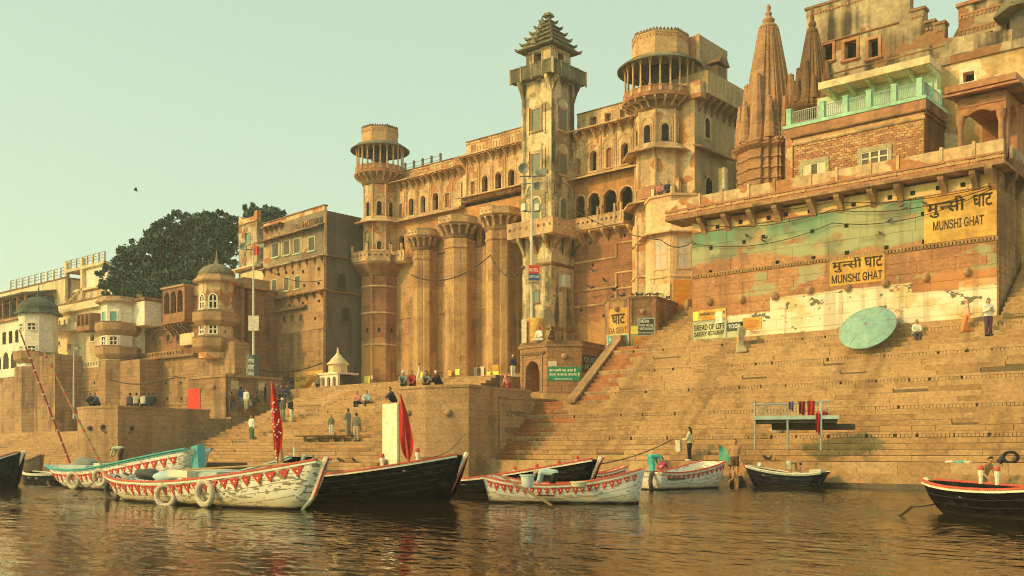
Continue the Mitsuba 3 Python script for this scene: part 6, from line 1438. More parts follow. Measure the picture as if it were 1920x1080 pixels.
# lettering outlines: Devanagari words as polygon rings
GLYPHS = {
    'munsi': '0,52 1,62 62,62 63,61 65,62 143,62 141,67 142,80 145,84 153,88 163,88 171,84 178,73 181,62 192,61 192,52 182,51 182,-2 171,-2 171,51 157,51 157,-2 146,-2 146,23 129,22 119,24 133,8 137,6 137,2 132,-3 129,-3 126,1 124,1 107,19 102,27 88,27 87,19 82,16 75,18 68,27 68,35 72,38 101,38 102,37 106,40 112,40 117,37 118,42 117,51 65,51 64,52 62,51 53,51 53,3 59,-1 62,-5 63,-17 57,-25 49,-28 38,-28 31,-26 24,-22 13,-11 13,-9 16,-6 19,-4 23,-4 30,-13 35,-16 48,-17 52,-14 52,-10 49,-8 42,-8 37,-10 33,-2 34,1 41,2 41,22 24,22 23,15 21,13 13,13 7,18 4,23 4,30 8,33 12,33 12,51/153,75 155,62 169,62 166,73 162,77 155,77/129,51 128,33 145,34 146,36 146,51/24,34 41,33 41,51 24,51',
    'ghat': '0,52 1,62 135,62 136,61 135,51 122,51 121,32 105,31 100,28 98,23 98,17 102,11 107,9 117,9 128,14 131,10 132,3 118,-2 106,-2 94,3 88,11 86,20 88,31 97,40 110,43 110,51 77,51 77,-2 66,-2 66,51 52,51 52,-1 41,-2 40,12 32,9 22,9 16,11 10,17 8,28 10,35 5,41 4,51/16,46 19,42 33,42 34,40 32,31 24,31 20,28 20,23 22,21 32,20 40,25 40,51 16,51',
    'mahal': '198,52 199,62 333,62 334,61 333,51 320,51 319,32 303,31 298,28 296,23 296,17 300,11 305,9 315,9 326,14 329,10 330,3 316,-2 304,-2 292,3 286,11 284,20 286,31 295,40 308,43 308,51 275,51 275,-2 264,-2 264,51 250,51 250,-1 239,-2 238,12 230,9 220,9 214,11 208,17 206,28 208,35 203,41 202,51/214,46 217,42 231,42 232,40 230,31 222,31 218,28 218,23 220,21 230,20 238,25 238,51 214,51|0,52 1,62 178,62 179,60 178,51 169,51 168,-2 157,-1 157,32 150,29 145,18 135,21 135,25 137,29 136,31 127,32 124,29 124,23 126,19 142,5 142,3 136,-3 133,-3 118,11 114,17 112,24 113,33 116,38 120,41 126,43 134,43 142,39 146,39 147,41 157,43 157,51 103,51 103,36 76,36 75,33 76,30 96,30 103,26 107,19 106,7 102,2 94,-2 90,0 88,8 95,11 96,15 95,18 91,20 82,20 75,16 74,13 75,6 82,-2 90,-7 90,-10 83,-16 79,-14 67,-2 64,3 63,18 67,24 64,29 64,39 68,44 72,46 92,47 92,51 53,51 53,-1 42,-2 41,22 24,22 23,15 21,13 13,13 7,18 4,23 4,30 8,33 12,33 12,51/24,34 41,33 41,51 24,51',
    'darbhanga': '0,52 1,62 94,62 96,58 102,62 114,62 117,61 124,52 125,33 139,33 140,51 129,51 128,62 239,62 240,61 240,52 230,51 230,-2 219,-2 219,51 206,51 205,-2 194,-2 194,51 180,51 180,20 175,15 167,17 160,26 160,33 163,36 168,37 168,51 152,51 151,-2 140,-1 140,22 125,22 124,15 122,13 114,13 111,15 105,23 105,30 109,33 113,33 113,35 99,38 94,44 93,51 86,51 86,38 83,32 73,24 73,21 78,16 80,16 92,5 92,3 86,-3 83,-3 63,16 54,29 54,36 57,39 65,40 70,37 74,40 75,45 74,51 41,51 40,36 25,35 18,32 16,28 16,24 19,18 25,16 29,16 30,22 34,25 42,25 47,21 48,12 45,7 50,-1 50,-4 41,-8 34,5 24,5 17,7 10,11 5,19 4,28 7,37 16,44 28,46 28,51/104,48 107,47 113,47 110,52 104,52|138,73 139,79 143,82 150,81 153,77 152,70 148,67 141,68',
    'ganga': '0,52 1,62 137,62 138,52 128,50 128,-2 117,-2 117,51 104,51 103,-2 92,-2 92,51 78,51 78,20 75,16 69,15 65,17 58,26 58,33 61,36 66,37 66,51 50,51 50,0 49,-2 38,-2 38,51 24,51 24,20 21,16 15,15 11,17 4,26 4,33 7,36 12,37 12,51|36,73 37,79 41,82 48,81 51,77 50,70 46,67 39,68',
    'ham': '647,52 648,62 677,62 673,66 666,66 661,64 658,68 657,74 662,77 659,83 659,87 664,89 673,89 682,85 689,74 692,62 703,62 703,52 693,51 693,36 667,36 665,34 666,30 686,30 693,26 697,19 696,7 692,2 684,-2 680,0 678,8 685,11 686,15 685,18 681,20 672,20 665,16 664,13 665,6 672,-2 680,-7 680,-10 673,-16 669,-14 657,-2 654,3 653,18 657,24 654,29 654,39 658,44 662,46 682,47 682,51|463,52 464,62 627,61 627,52 617,51 617,-2 606,-2 606,51 593,51 592,-2 581,-1 581,27 568,27 567,19 565,17 559,16 555,18 548,27 548,35 552,38 581,38 581,51 539,51 539,-2 528,-2 528,51 504,51 503,41 512,36 518,27 519,22 518,11 516,7 507,0 500,-2 487,-2 478,1 471,7 468,13 467,22 469,31 475,38 483,42 491,43 491,51/479,23 481,13 485,10 499,9 506,14 507,23 505,27 499,32 489,32 484,30 480,26|331,52 332,62 443,62 443,52 433,51 433,36 407,36 405,33 406,30 422,31 433,26 437,19 436,7 429,0 422,-2 419,2 418,8 425,11 426,14 425,18 420,20 408,19 404,14 405,6 412,-2 420,-7 420,-10 413,-16 409,-14 397,-2 393,6 393,18 397,24 394,29 395,41 398,44 406,47 422,47 422,51 382,51 382,-1 371,-2 370,13 363,11 353,11 345,14 339,20 336,26 335,36 345,39 346,48 344,51/349,27 354,22 361,22 367,24 370,27 370,51 357,51 357,36 351,29 349,29|133,52 134,62 288,62 287,69 281,77 269,76 267,86 272,88 281,88 290,84 297,73 300,62 312,61 311,51 302,51 301,-2 290,-1 290,27 277,27 276,19 274,17 268,16 264,18 257,27 257,35 261,38 290,38 290,51 248,51 247,-2 237,-2 236,11 229,9 218,9 209,13 203,21 202,26 203,34 208,42 220,47 236,46 236,51 193,51 193,-2 182,-2 182,23 165,22 155,24 155,22 173,6 173,2 168,-3 165,-3 149,12 149,14 140,23 137,29 137,36 140,39 148,40 153,37 154,42 153,51/227,35 234,25 236,25 236,35 232,36/214,26 219,20 225,20 217,32 214,30/165,51 164,33 181,34 182,36 182,51|0,52 1,62 113,62 114,52 104,50 104,-1 103,-2 92,-1 92,22 75,22 74,15 72,13 64,13 61,15 55,23 55,30 59,33 63,33 63,51 46,51 46,36 20,36 18,34 19,30 39,30 46,26 50,19 49,7 45,2 37,-2 33,0 31,8 38,11 39,15 38,18 34,20 25,20 18,16 17,13 18,6 25,-2 33,-7 33,-10 25,-16 10,-2 6,6 6,18 10,24 7,29 7,39 11,44 15,46 35,47 35,51/75,34 92,33 92,51 75,51',
    'saf': '687,52 688,62 717,62 713,66 706,66 701,64 698,68 697,74 702,77 699,83 699,87 704,89 713,89 722,85 729,74 732,62 743,62 743,52 733,51 733,36 707,36 705,34 706,30 726,30 733,26 737,19 736,7 732,2 724,-2 720,0 718,8 725,11 726,15 725,18 721,20 712,20 705,16 704,13 705,6 712,-2 720,-7 720,-10 713,-16 709,-14 697,-2 694,3 693,18 697,24 694,29 694,39 698,44 702,46 722,47 722,51|451,52 452,62 666,62 667,61 667,52 657,51 657,-2 646,-2 646,51 633,51 632,-2 621,-1 621,27 608,27 607,19 605,17 599,16 595,18 588,27 588,35 592,38 621,38 621,51 579,51 579,-2 568,-2 568,51 555,51 555,-1 544,-2 543,27 530,27 529,19 527,17 521,16 512,23 510,27 510,35 514,38 543,38 543,51 501,51 501,-1 490,-2 489,11 482,9 471,9 465,11 458,17 455,26 457,37 461,42 473,47 489,46 489,51/480,35 487,25 489,25 489,35 485,36/467,30 468,23 472,20 478,20 470,32|189,52 190,62 431,62 431,52 421,51 421,-2 410,-2 410,23 393,22 383,24 397,8 401,6 401,2 396,-3 393,-3 390,1 388,1 371,19 366,26 365,36 370,40 376,40 381,37 382,47 380,51 358,51 358,38 355,32 350,27 345,25 345,21 364,5 364,3 358,-3 355,-3 335,16 326,29 326,36 329,39 337,40 342,37 346,40 347,46 346,51 317,51 317,-2 306,-2 306,51 293,51 293,-1 282,-2 281,27 268,27 267,19 265,17 259,16 255,18 248,27 248,35 252,38 281,38 281,51 239,51 239,-1 228,-2 227,11 220,9 209,9 203,11 196,17 193,26 195,37 199,42 211,47 227,46 227,51/393,51 392,33 409,34 410,36 410,51/218,35 225,25 227,25 227,35 223,36/206,32 205,25 208,21 216,20 208,32|0,52 1,62 169,62 168,51 138,51 138,39 144,41 151,41 158,38 163,31 164,21 162,11 158,3 154,2 147,6 147,10 149,11 152,19 152,26 149,30 144,30 141,28 138,23 137,-2 127,-2 126,14 120,12 112,12 106,14 100,20 98,25 97,51 85,51 85,-2 74,-2 74,51 61,51 60,-2 49,-2 49,23 32,22 22,24 22,22 40,6 40,2 35,-3 32,-3 16,12 16,14 7,23 4,29 4,36 7,39 15,40 20,37 21,42 20,51/109,51 110,26 113,23 120,23 126,27 126,51/32,51 31,33 48,34 49,36 49,51',
}
# ---------------------------------------------------------------- signs and lettering
def glyph_poly(word):
    out = []
    for q in GLYPHS[word].split('|'):
        rs_ = [[tuple(map(float, p.split(','))) for p in r.split(' ')] for r in q.split('/')]
        g = Polygon(rs_[0], rs_[1:]).buffer(0)
        if not g.is_empty: out.append(g)
    g = unary_union(out); b = g.bounds
    return affinity.translate(g, -b[0], -b[1])
def letters(face, par, s, u0, u1, z0, z1, m, d=.03, dev=False, bold=True, th=.012, name='lettering', slant=0):
    """words fitted into the box (u0..u1, z0..z1) of an upright plane."""
    if dev:
        g = glyph_poly(s); b = g.bounds
        v, f = ext(affinity.scale(g, (u1 - u0) / b[2], (z1 - z0) / b[3], origin=(0, 0)), 0, th)
    else:
        t = meshkit.text_mesh(s, 1.0, .02, bold); v, f = np.array(t.vertices), np.array(t.faces)
        lo, hi = v.min(0), v.max(0); v = (v - lo) / (hi - lo) * [u1 - u0, z1 - z0, th]
    v = v * 1.0; v[:, 0] += u0 + slant * v[:, 1]; v[:, 1] += z0; v[:, 2] += d
    k = part(par, name, face.put((v, f)), m); labels[k] = {'kind': 'stuff'}
    return k
def board(label, face, px0, px1, py0, py1, m, d=.07, th=.03, trim=None, name='painted_sign'):
    k = thing(name, label, 'sign'); u0, u1 = face.at(px0, 0, d)[0], face.at(px1, 0, d)[0]; um = (px0 + px1) / 2
    z0, z1 = face.at(um, py0, d)[1], face.at(um, py1, d)[1]
    part(k, 'panel', face.box(u0, u1, z0, z1, d, d + th), m)
    if trim: part(k, 'border', face.ext(sbox(u0 - .03, z0 - .03, u1 + .03, z1 + .03).difference(sbox(u0 + .04, z0 + .04, u1 - .04, z1 - .04)), d + th * .2, d + th + .012), trim)
    W, H = u1 - u0, z1 - z0
    def t(s, a, b, c, e, mt, **kw): letters(face, k, s, u0 + a * W, u0 + b * W, z0 + c * H, z0 + e * H, mt, d + th + .001, **kw)
    return k, t
mat('sign_yellow', plaster((.78, .53, .14), (.66, .38, .09), (.42, .22, .07), .6, 51, .8)); mat('ink', worn((.055, .035, .02), .3, 4)); mat('ink_faded', worn((.20, .12, .06), .3, 4))
mat('sign_teal', worn((.05, .33, .32), .2, 1.5)); mat('sign_slate', worn((.07, .085, .08), .2, 2)); mat('sign_pale', plaster((.62, .68, .44), (.56, .60, .38), (.34, .32, .2), .4, 52, 1.2))
mat('sign_green', worn((.035, .26, .14), .2, 2)); mat('white_ink', worn((.78, .76, .64), .15, 4)); mat('orange_ink', worn((.66, .22, .04), .25, 4)); mat('paper_yellow', worn((.82, .72, .12), .2, 3)); mat('grey_ink', worn((.36, .38, .32), .25, 3))
k, t = board('big yellow painted sign reading MUNSHI GHAT at the upper right corner of the wall', PF, 1733, 1869, 449, 359, 'sign_yellow')
t('munsi', .04, .58, .52, .92, 'ink', dev=True); t('ghat', .68, .95, .62, .88, 'ink', dev=True); t('MUNSHI GHAT', .13, .83, .25, .45, 'ink')
k, t = board('smaller yellow sign reading MUNSHI GHAT in the middle of the painted wall', PF, 1556, 1659, 532, 478, 'sign_yellow')
t('munsi', .05, .60, .46, .93, 'ink', dev=True); t('ghat', .64, .97, .52, .88, 'ink', dev=True); t('MUNSHI GHAT', .04, .96, .08, .38, 'ink')
k, t = board('pale green painted bakery board at the left foot of the wall', PF, 1300, 1362, 643, 602, 'sign_pale', trim='grey_ink')
t('BREAD OF LIFE', .04, .96, .60, .86, 'ink'); t('BAKERY', .04, .42, .32, .54, 'ink'); t('RESTAURANT', .46, .95, .34, .54, 'ink'); t('COFFEE  TEA  CAKES', .06, .9, .08, .2, 'ink_faded')
k, t = board('blue grey YOGA board beside the bakery board', PF, 1364, 1394, 620, 604, 'sign_slate'); t('YOGA', .08, .85, .3, .8, 'white_ink')
k, t = board('pale lower half of the yoga notice under the blue board', PF, 1364, 1394, 638, 621, 'sign_pale')
k, t = board('yellow notice with orange lines right of the yoga board', PF, 1393, 1428, 618, 595, 'sign_yellow'); [t('YOGA CENTRE CLASSES', .1, .9, .62 - i * .22, .74 - i * .22, 'orange_ink') for i in range(3)]
k, t = board('yellow orange painted notice with dark lettering above the bakery board', PF, 1311, 1362, 599, 580, 'sign_yellow'); t('SANGAM CLASSICAL', .02, .98, .45, .75, 'ink'); t('MUSIC', .1, .5, .1, .35, 'orange_ink')
k, t = board('small bright yellow poster left of the orange notice', PF, 1300, 1310, 602, 585, 'paper_yellow'); k, t = board('white paper bill stuck over the orange notice', PF, 1342, 1355, 606, 584, 'white_wash', d=.115)
f = SF[1]
k, t = board('yellow painted panel reading GHAT on the sign bastion', f, 1142, 1178, 627, 578, 'sign_yellow', .012); t('ghat', .15, .85, .40, .78, 'ink', dev=True); t('GA GHAT', .03, .93, .03, .27, 'ink_faded')
k, t = board('teal VISHNU rest house board low on the sign bastion', f, 1139, 1179, 655, 628, 'sign_teal', .055, trim='sign_pale'); t('VISHNU', .08, .78, .58, .88, 'white_ink'); t('Rest House', .08, .76, .28, .5, 'white_ink'); t('<---', .3, .65, .08, .2, 'white_ink')
f = SF[2]
k, t = board('dark slate SHIVA guest house board on the sign bastion', f, 1196, 1227, 624, 597, 'sign_slate', .012, trim='grey_ink'); t('SHIVA', .05, .68, .68, .92, 'white_ink'); t('GUEST HOUSE', .05, .92, .44, .6, 'white_ink'); t('RESTAURANT', .12, .95, .2, .36, 'white_ink')
k, t = board('yellow board with orange script under the slate board', f, 1184, 1226, 652, 629, 'sign_yellow', .012, trim='grey_ink'); t('Ganga', .3, .75, .56, .85, 'orange_ink'); t('Fuji Home', .1, .9, .28, .52, 'orange_ink')
k, t = board('small lime yellow poster at the corner of the slate board', f, 1183, 1196, 627, 612, 'paper_yellow', .03)
k, t = board('long green banner with two lines of white Hindi on the gate house', ks, 1028, 1089, 714, 688, 'sign_green', .015); t('ham', .03, .85, .62, .90, 'white_ink', dev=True); t('saf', .03, .97, .32, .58, 'white_ink', dev=True); t('@cleanriver', .2, .75, .06, .2, 'white_ink')
k, t = board('small white paper notice above the green banner', ks, 1028, 1044, 687, 677, 'white_wash', .015)
k, t = board('faded dark guest house sign on the shaded gate house flank', kr, 1092, 1131, 698, 668, 'sign_slate', .015); t('GUEST', .06, .9, .55, .88, 'grey_ink'); t('HOUSE', .1, .8, .12, .45, 'grey_ink')
# faded writing on the landing's side wall
sw = Face((-38.03, 42.95), (0, 1)); k = thing('wall_writing', 'faded painted writing on the shaded landing wall beside the steps', 'writing')
letters(sw, k, 'darbhanga', .5, 2.2, 3.5, 3.95, 'ink_faded', .003, True); letters(sw, k, 'mahal', .4, 2.4, 2.5, 2.9, 'ink_faded', .003, True); letters(sw, k, 'ghat', .6, 1.8, 1.85, 2.25, 'ink_faded', .003, True)
# yellow panel on the tall house
k, t = board('pale yellow painted panel with large Hindi letters at the foot of the tall house', GF, 553, 606, 735, 696, 'sign_yellow', .13); t('darbhanga', .04, .42, .52, .82, 'ink_faded', dev=True); t('mahal', .46, .97, .52, .82, 'ink_faded', dev=True); t('DARBHANGA GHAT', .2, .85, .2, .36, 'ink_faded')
# bills on the palace base
for lab, px0, px1, py0, py1, y, m in (('yellow bill on the palace base at its left corner tower', 683, 694, 718, 705, 65.55, 'paper_yellow'), ('white bill beside the yellow bill on the corner tower', 695.5, 699, 711, 704, 65.55, 'white_wash'), ('yellow bill low on the first column cluster', 785, 793, 713, 697, 65.6, 'paper_yellow'),
    ('upper yellow bill on the middle column cluster', 854, 862, 703, 692, 65.45, 'paper_yellow'), ('pale orange bill on the middle column cluster', 840, 847, 705, 694, 65.55, 'sign_yellow'), ('white printed poster on the palace wall behind the standing man', 880, 908, 720, 688, 67.8, 'white_wash'),
    ('orange bill above the lime bill on the right column cluster', 924, 935, 695, 684, 65.3, 'sign_yellow'), ('lime yellow bill under the orange one on the right cluster', 924, 935, 712, 696, 65.3, 'paper_yellow'), ('small lime bill left of the orange one on the right cluster', 913, 920, 708, 697, 65.45, 'paper_yellow')):
    board(lab, Face((0, y)), px0, px1, py0, py1, m, 0.02, .03, name='bill')
# ---------------------------------------------------------------- lamp masts
def mast(name_label, px, pyb, pyt, Y, r):
    k = thing('lamp_mast', name_label, 'lamp mast'); b, t = at_d(px, pyb, Y), at_d(px, pyt, Y)
    t[:2] = b[:2]; part(k, 'pole', _tube([b, (b + t) / 2, t], [r, r * .85, r * .6]), 'steel_pole', 40)
    return k, b, t
ux, uy = np.array([CC, SS, 0]), np.array([-SS, CC, 0])
def flood(k, p, yaw, s=1.0, round_=True):
    if round_:
        m = lathe([(.05, 0), (.30, .1), (.36, .32), (.33, .32), (.05, .14)], 14); v = m[0] * s; v = np.stack([v[:, 0], -v[:, 2], v[:, 1]], 1)
        k2 = part(k, 'lamp_head', move((v, m[1]), p[0], p[1], p[2], yaw), 'lamp_metal', 40)
    else: k2 = part(k, 'lamp_head', move(hull([[x, y, z] for x in (-.38, .38) for y, z in ((-.1, -.18), (-.1, .14), (.22, .1), (.22, -.1))]), p[0], p[1], p[2], yaw, s), 'lamp_metal')
k, b, t = mast('tall floodlight mast with a red and blue sign in front of the slender palace tower', 997, 655, 322, 74, .11)
part(k, 'cross_arm', _tube([t - ux * .9 - [0, 0, .35], t + ux * 1.0 - [0, 0, .3]], .05), 'lamp_metal'); part(k, 'cross_arm', _tube([t - ux * .7 - [0, 0, .9], t + ux * .8 - [0, 0, .8]], .045), 'lamp_metal')
flood(k, t - ux * .55 + [0, 0, .15], .6, 1.1); flood(k, t + ux * .75 + [0, 0, .0], .3, 1.1, False); flood(k, t + ux * .3 - [0, 0, 1.1], 1.0, .8)
for s in (-.55, .45): part(k, 'junction_box', move(bx(-.2, .2, -.15, .15, -.25, .25), *(t + ux * s - [0, 0, 2.6])), 'steel_pole')
part(k, 'cross_arm', _tube([t - ux * .6 - [0, 0, 2.9], t + ux * .6 - [0, 0, 2.9]], .04), 'lamp_metal')
sg = at_d(999, 534, 73.8); f = Face(sg[:2] - ux[:2] * .55, ux[:2]); zz = sg[2]
k = thing('pole_sign', 'rectangular red and blue advertising sign fixed on the floodlight mast', 'sign'); part(k, 'panel', f.box(0, 1.05, zz, zz + 1.45, 0, .06), 'cream'); part(k, 'red_field', f.box(.24, 1.03, zz + .82, zz + 1.42, .061, .07), 'red_cloth'); part(k, 'blue_field', f.box(.24, 1.03, zz + .3, zz + .82, .0615, .072), 'sign_blue'); mat('sign_blue', worn((.05, .10, .22), .2, 3))
letters(f, k, 'HOTEL', .3, .95, zz + .95, zz + 1.2, 'white_ink', .071); letters(f, k, 'GUEST HOUSE', .28, 1.0, zz + .5, zz + .66, 'white_ink', .073); letters(f, k, 'GANGES', .28, 1.0, zz + .08, zz + .22, 'ink', .061)
base = at_d(1005, 650, 74); k = thing('mast_base', 'yellow painted round mast base with orange Hindi letters on the gate house roof', 'plinth'); part(k, 'drum', lathe([(.72, 8.0), (.72, base[2] + 2.0), (.5, base[2] + 2.05)], 20, base[:2]), 'sign_yellow', 40); f = Face(base[:2] - uy[:2] * .73 - ux[:2] * .6, ux[:2]); letters(f, k, 'ganga', .55, 1.1, base[2] + 1.0, base[2] + 1.45, 'orange_ink', .0, True)
part(k, 'white_side', f.box(-.45, -.12, base[2] - .3, base[2] + 1.9, -.5, -.1), 'lime_paint')
k, b, t = mast('floodlight mast with a dark round base wrapped in a painted sign by the tall house', 475, 700, 468, 92, .13)
part(k, 'cross_arm', _tube([t - ux * .9, t + ux * .9], .05), 'lamp_metal'); flood(k, t - ux * .8 + [0, 0, .2], .5, 1.0); flood(k, t + ux * .7 + [0, 0, .35], .3, 1.1, False); flood(k, t + ux * .5 - [0, 0, 1.3], .3, .9, False)
part(k, 'lamp_box', move(bx(-.3, .3, -.1, .1, -.35, .35), *(t + ux * .25 + [0, 0, -.1])), 'red_cloth')
sg = at_d(475, 620, 91.7); f = Face(sg[:2] - ux[:2] * .45, ux[:2]); part(k, 'white_board', f.box(0, .95, sg[2], sg[2] + 1.35, .0, .05), 'white_wash')
base = at_d(474, 712, 92); k = thing('mast_base', 'blue grey painted drum with pale Hindi letters at the foot of the left mast', 'plinth'); part(k, 'drum', lathe([(.58, 4.5), (.58, base[2] + 2.2), (.4, base[2] + 2.25)], 20, base[:2]), 'sign_slate2', 40); mat('sign_slate2', plaster((.17, .23, .22), (.13, .17, .16), (.08, .09, .08), .4, 55, 1)); f = Face(base[:2] - uy[:2] * .59 - ux[:2] * .5, ux[:2])
for i, w in enumerate(('ganga', 'ghat', 'ganga')): letters(f, k, w, .25, .75, base[2] + .3 + i * .6, base[2] + .7 + i * .6, 'white_ink', .0, True)
k, b, t = mast('thin lamp mast before the old town wall at the far left', 138, 785, 655, 100, .09); part(k, 'cross_arm', _tube([t - ux * .4, t + ux * .5], .05), 'lamp_metal'); flood(k, t + ux * .3 + [0, 0, .1], .3, .9, False)
# meter box and pipe on the slender tower's flank
solid('meter_box', 'pale metal box high on the flank of the slender tower', 'box', ts.box(1.2, 1.95, 15.2, 16.2, .02, .5), 'steel_pole'); solid('drain_pipe', 'long pale drain pipe down the flank of the slender tower', 'pipe', _tube([ts.w(1.7, 7.5, .12), ts.w(1.6, 11, .12), ts.w(1.65, 15.05, .12)], .07), 'bamboo')
# overhead wires
def wire(label, pts, s=.3, r=.018):
    solid('overhead_wire', label, 'wire', _tube(np.vstack([sag(a, b, s)[:-1] if i < len(pts) - 2 else sag(a, b, s) for i, (a, b) in enumerate(zip(pts[:-1], pts[1:]))]), r, 4), 'wire', 'cables strung along the ghat')
w0 = at_d(920, 478, 84); wire('sagging black cable strung past the palace columns', [at_d(770, 515, 92), w0, at_d(985, 500, 76)], 1.2, .05)
for py0, py1, s, lb_ in ((420, 352, .5, 'middle one of three black cables across the green painted wall'), (458, 356, .6, 'lowest of three black cables across the green painted wall'), (398, 350, .3, 'uppermost of three black cables across the green painted wall')): wire(lb_, [PF.w(PX0 + .2, PF.at(1300, py0)[1], .25), PF.w(-21.5, PF.at(1570, (py0 * .62 + py1 * .38))[1], .3), PF.w(PX1 - .2, PF.at(1865, py1)[1], .25)], s, .02)
wire('black cable from the pink turret across to the palace', [at_d(1300, 452, 57), at_d(1240, 450, 63), at_d(1080, 395, 80)], .4, .03); wire('thin cable hanging before the tall house', [at_d(480, 490, 91), at_d(605, 525, 96)], .8, .03); wire('thin cable hanging low along the old town wall', [at_d(205, 712, 105), at_d(330, 706, 102), at_d(472, 690, 92), at_d(605, 680, 95)], .6, .05)
# ---------------------------------------------------------------- people
AWAY = math.atan2(CC, -SS)
def sph(c, r): 
    a = np.arange(8) * math.pi / 4; P = [[0, 0, 1], [0, 0, -1]]
    for z in (-.7, 0, .7): q = math.sqrt(1 - z * z); P += [[q * math.cos(x), q * math.sin(x), z] for x in a]
    return np.array(P) * r + c
def man(pts): return manifold3d.Manifold.hull_points(np.asarray(pts, float))
def bone(a, ra, b, rb): return man(np.vstack([sph(a, ra), sph(b, rb)]))
def unite(ms):
    m = manifold3d.Manifold.batch_boolean(ms, manifold3d.OpType.Add).to_mesh()
    return np.array(m.vert_properties[:, :3], float), np.array(m.tri_verts)
def pose_joints(pose):
    J = {}
    def two(n, x, y, z): J[n + 'l'] = np.array([-x, y, z]); J[n + 'r'] = np.array([x, y, z])
    two('hip', .05, 0, .50); two('knee', .056, .012, .27); two('ankle', .056, -.01, .045); two('toe', .066, .09, .018)
    J['pelvis'] = np.array([0, 0, .53]); J['chest'] = np.array([0, .0, .74]); J['neck'] = np.array([0, .0, .845]); J['head'] = np.array([0, .015, .925])
    two('sho', .105, 0, .80); two('elb', .132, -.012, .635); two('wri', .128, .045, .49)
    if pose == 'walk': J['kneel'] += [0, .07, 0]; J['anklel'] += [0, .13, 0]; J['toel'] += [0, .13, 0]; J['kneer'] += [0, .01, 0]; J['ankler'] += [0, -.12, .03]; J['toer'] += [0, -.12, .0]; J['wril'] += [0, -.08, 0]; J['wrir'] += [0, .08, .02]
    if pose == 'hands': two('elb', .135, .03, .65); two('wri', .03, .13, .70)
    if pose == 'hold': two('elb', .14, .06, .64); two('wri', .10, .20, .62)
    if pose == 'hip': J['elbr'] = np.array([.19, -.05, .66]); J['wrir'] = np.array([.10, -.0, .55])
    if pose == 'sit':
        two('hip', .055, 0, .06); two('knee', .075, .22, .09); two('ankle', .07, .20, -.15); two('toe', .075, .29, -.175); J['pelvis'] = np.array([0, 0, .08]); J['chest'] = np.array([0, .05, .30]); J['neck'] = np.array([0, .08, .405]); J['head'] = np.array([0, .11, .485]); two('sho', .10, .06, .36); two('elb', .14, .12, .21); two('wri', .06, .24, .16)
    if pose == 'squat':
        two('hip', .055, -.10, .11); two('knee', .10, .13, .27); two('ankle', .08, .0, .045); two('toe', .09, .10, .018); J['pelvis'] = np.array([0, -.10, .13]); J['chest'] = np.array([0, .02, .33]); J['neck'] = np.array([0, .07, .43]); J['head'] = np.array([0, .10, .51]); two('sho', .10, .04, .385); two('elb', .13, .16, .28); two('wri', .07, .25, .18)
    if pose == 'cross':
        two('hip', .06, 0, .06); two('knee', .19, .14, .06); J['anklel'] = np.array([.05, .20, .04]); J['ankler'] = np.array([-.05, .16, .05]); J['toel'] = np.array([.13, .22, .03]); J['toer'] = np.array([-.13, .18, .04]); J['pelvis'] = np.array([0, 0, .08]); J['chest'] = np.array([0, .04, .30]); J['neck'] = np.array([0, .06, .405]); J['head'] = np.array([0, .08, .485]); two('sho', .10, .05, .36); two('elb', .15, .08, .20); two('wri', .08, .19, .13)
    if pose == 'bend':
        J['pelvis'] = np.array([0, -.05, .53]); two('hip', .05, -.05, .50); J['chest'] = np.array([0, .17, .55]); J['neck'] = np.array([0, .27, .55]); J['head'] = np.array([0, .345, .52]); two('sho', .10, .23, .53); two('elb', .12, .27, .38); two('wri', .07, .34, .26)
    if pose == 'lean':
        J['chest'] = np.array([0, .10, .70]); J['neck'] = np.array([0, .16, .79]); J['head'] = np.array([0, .21, .86]); two('sho', .105, .13, .75); two('elb', .15, .16, .58); two('wri', .12, .26, .48)
    if pose == 'kneel':
        J['pelvis'] = np.array([0, -.05, .27]); two('hip', .05, -.05, .26); two('knee', .06, .05, .04); two('ankle', .06, -.18, .04); two('toe', .06, -.25, .03); J['chest'] = np.array([0, .17, .30]); J['neck'] = np.array([0, .27, .30]); J['head'] = np.array([0, .345, .27]); two('sho', .10, .23, .29); two('elb', .13, .27, .15); two('wri', .10, .33, .03)
    return J
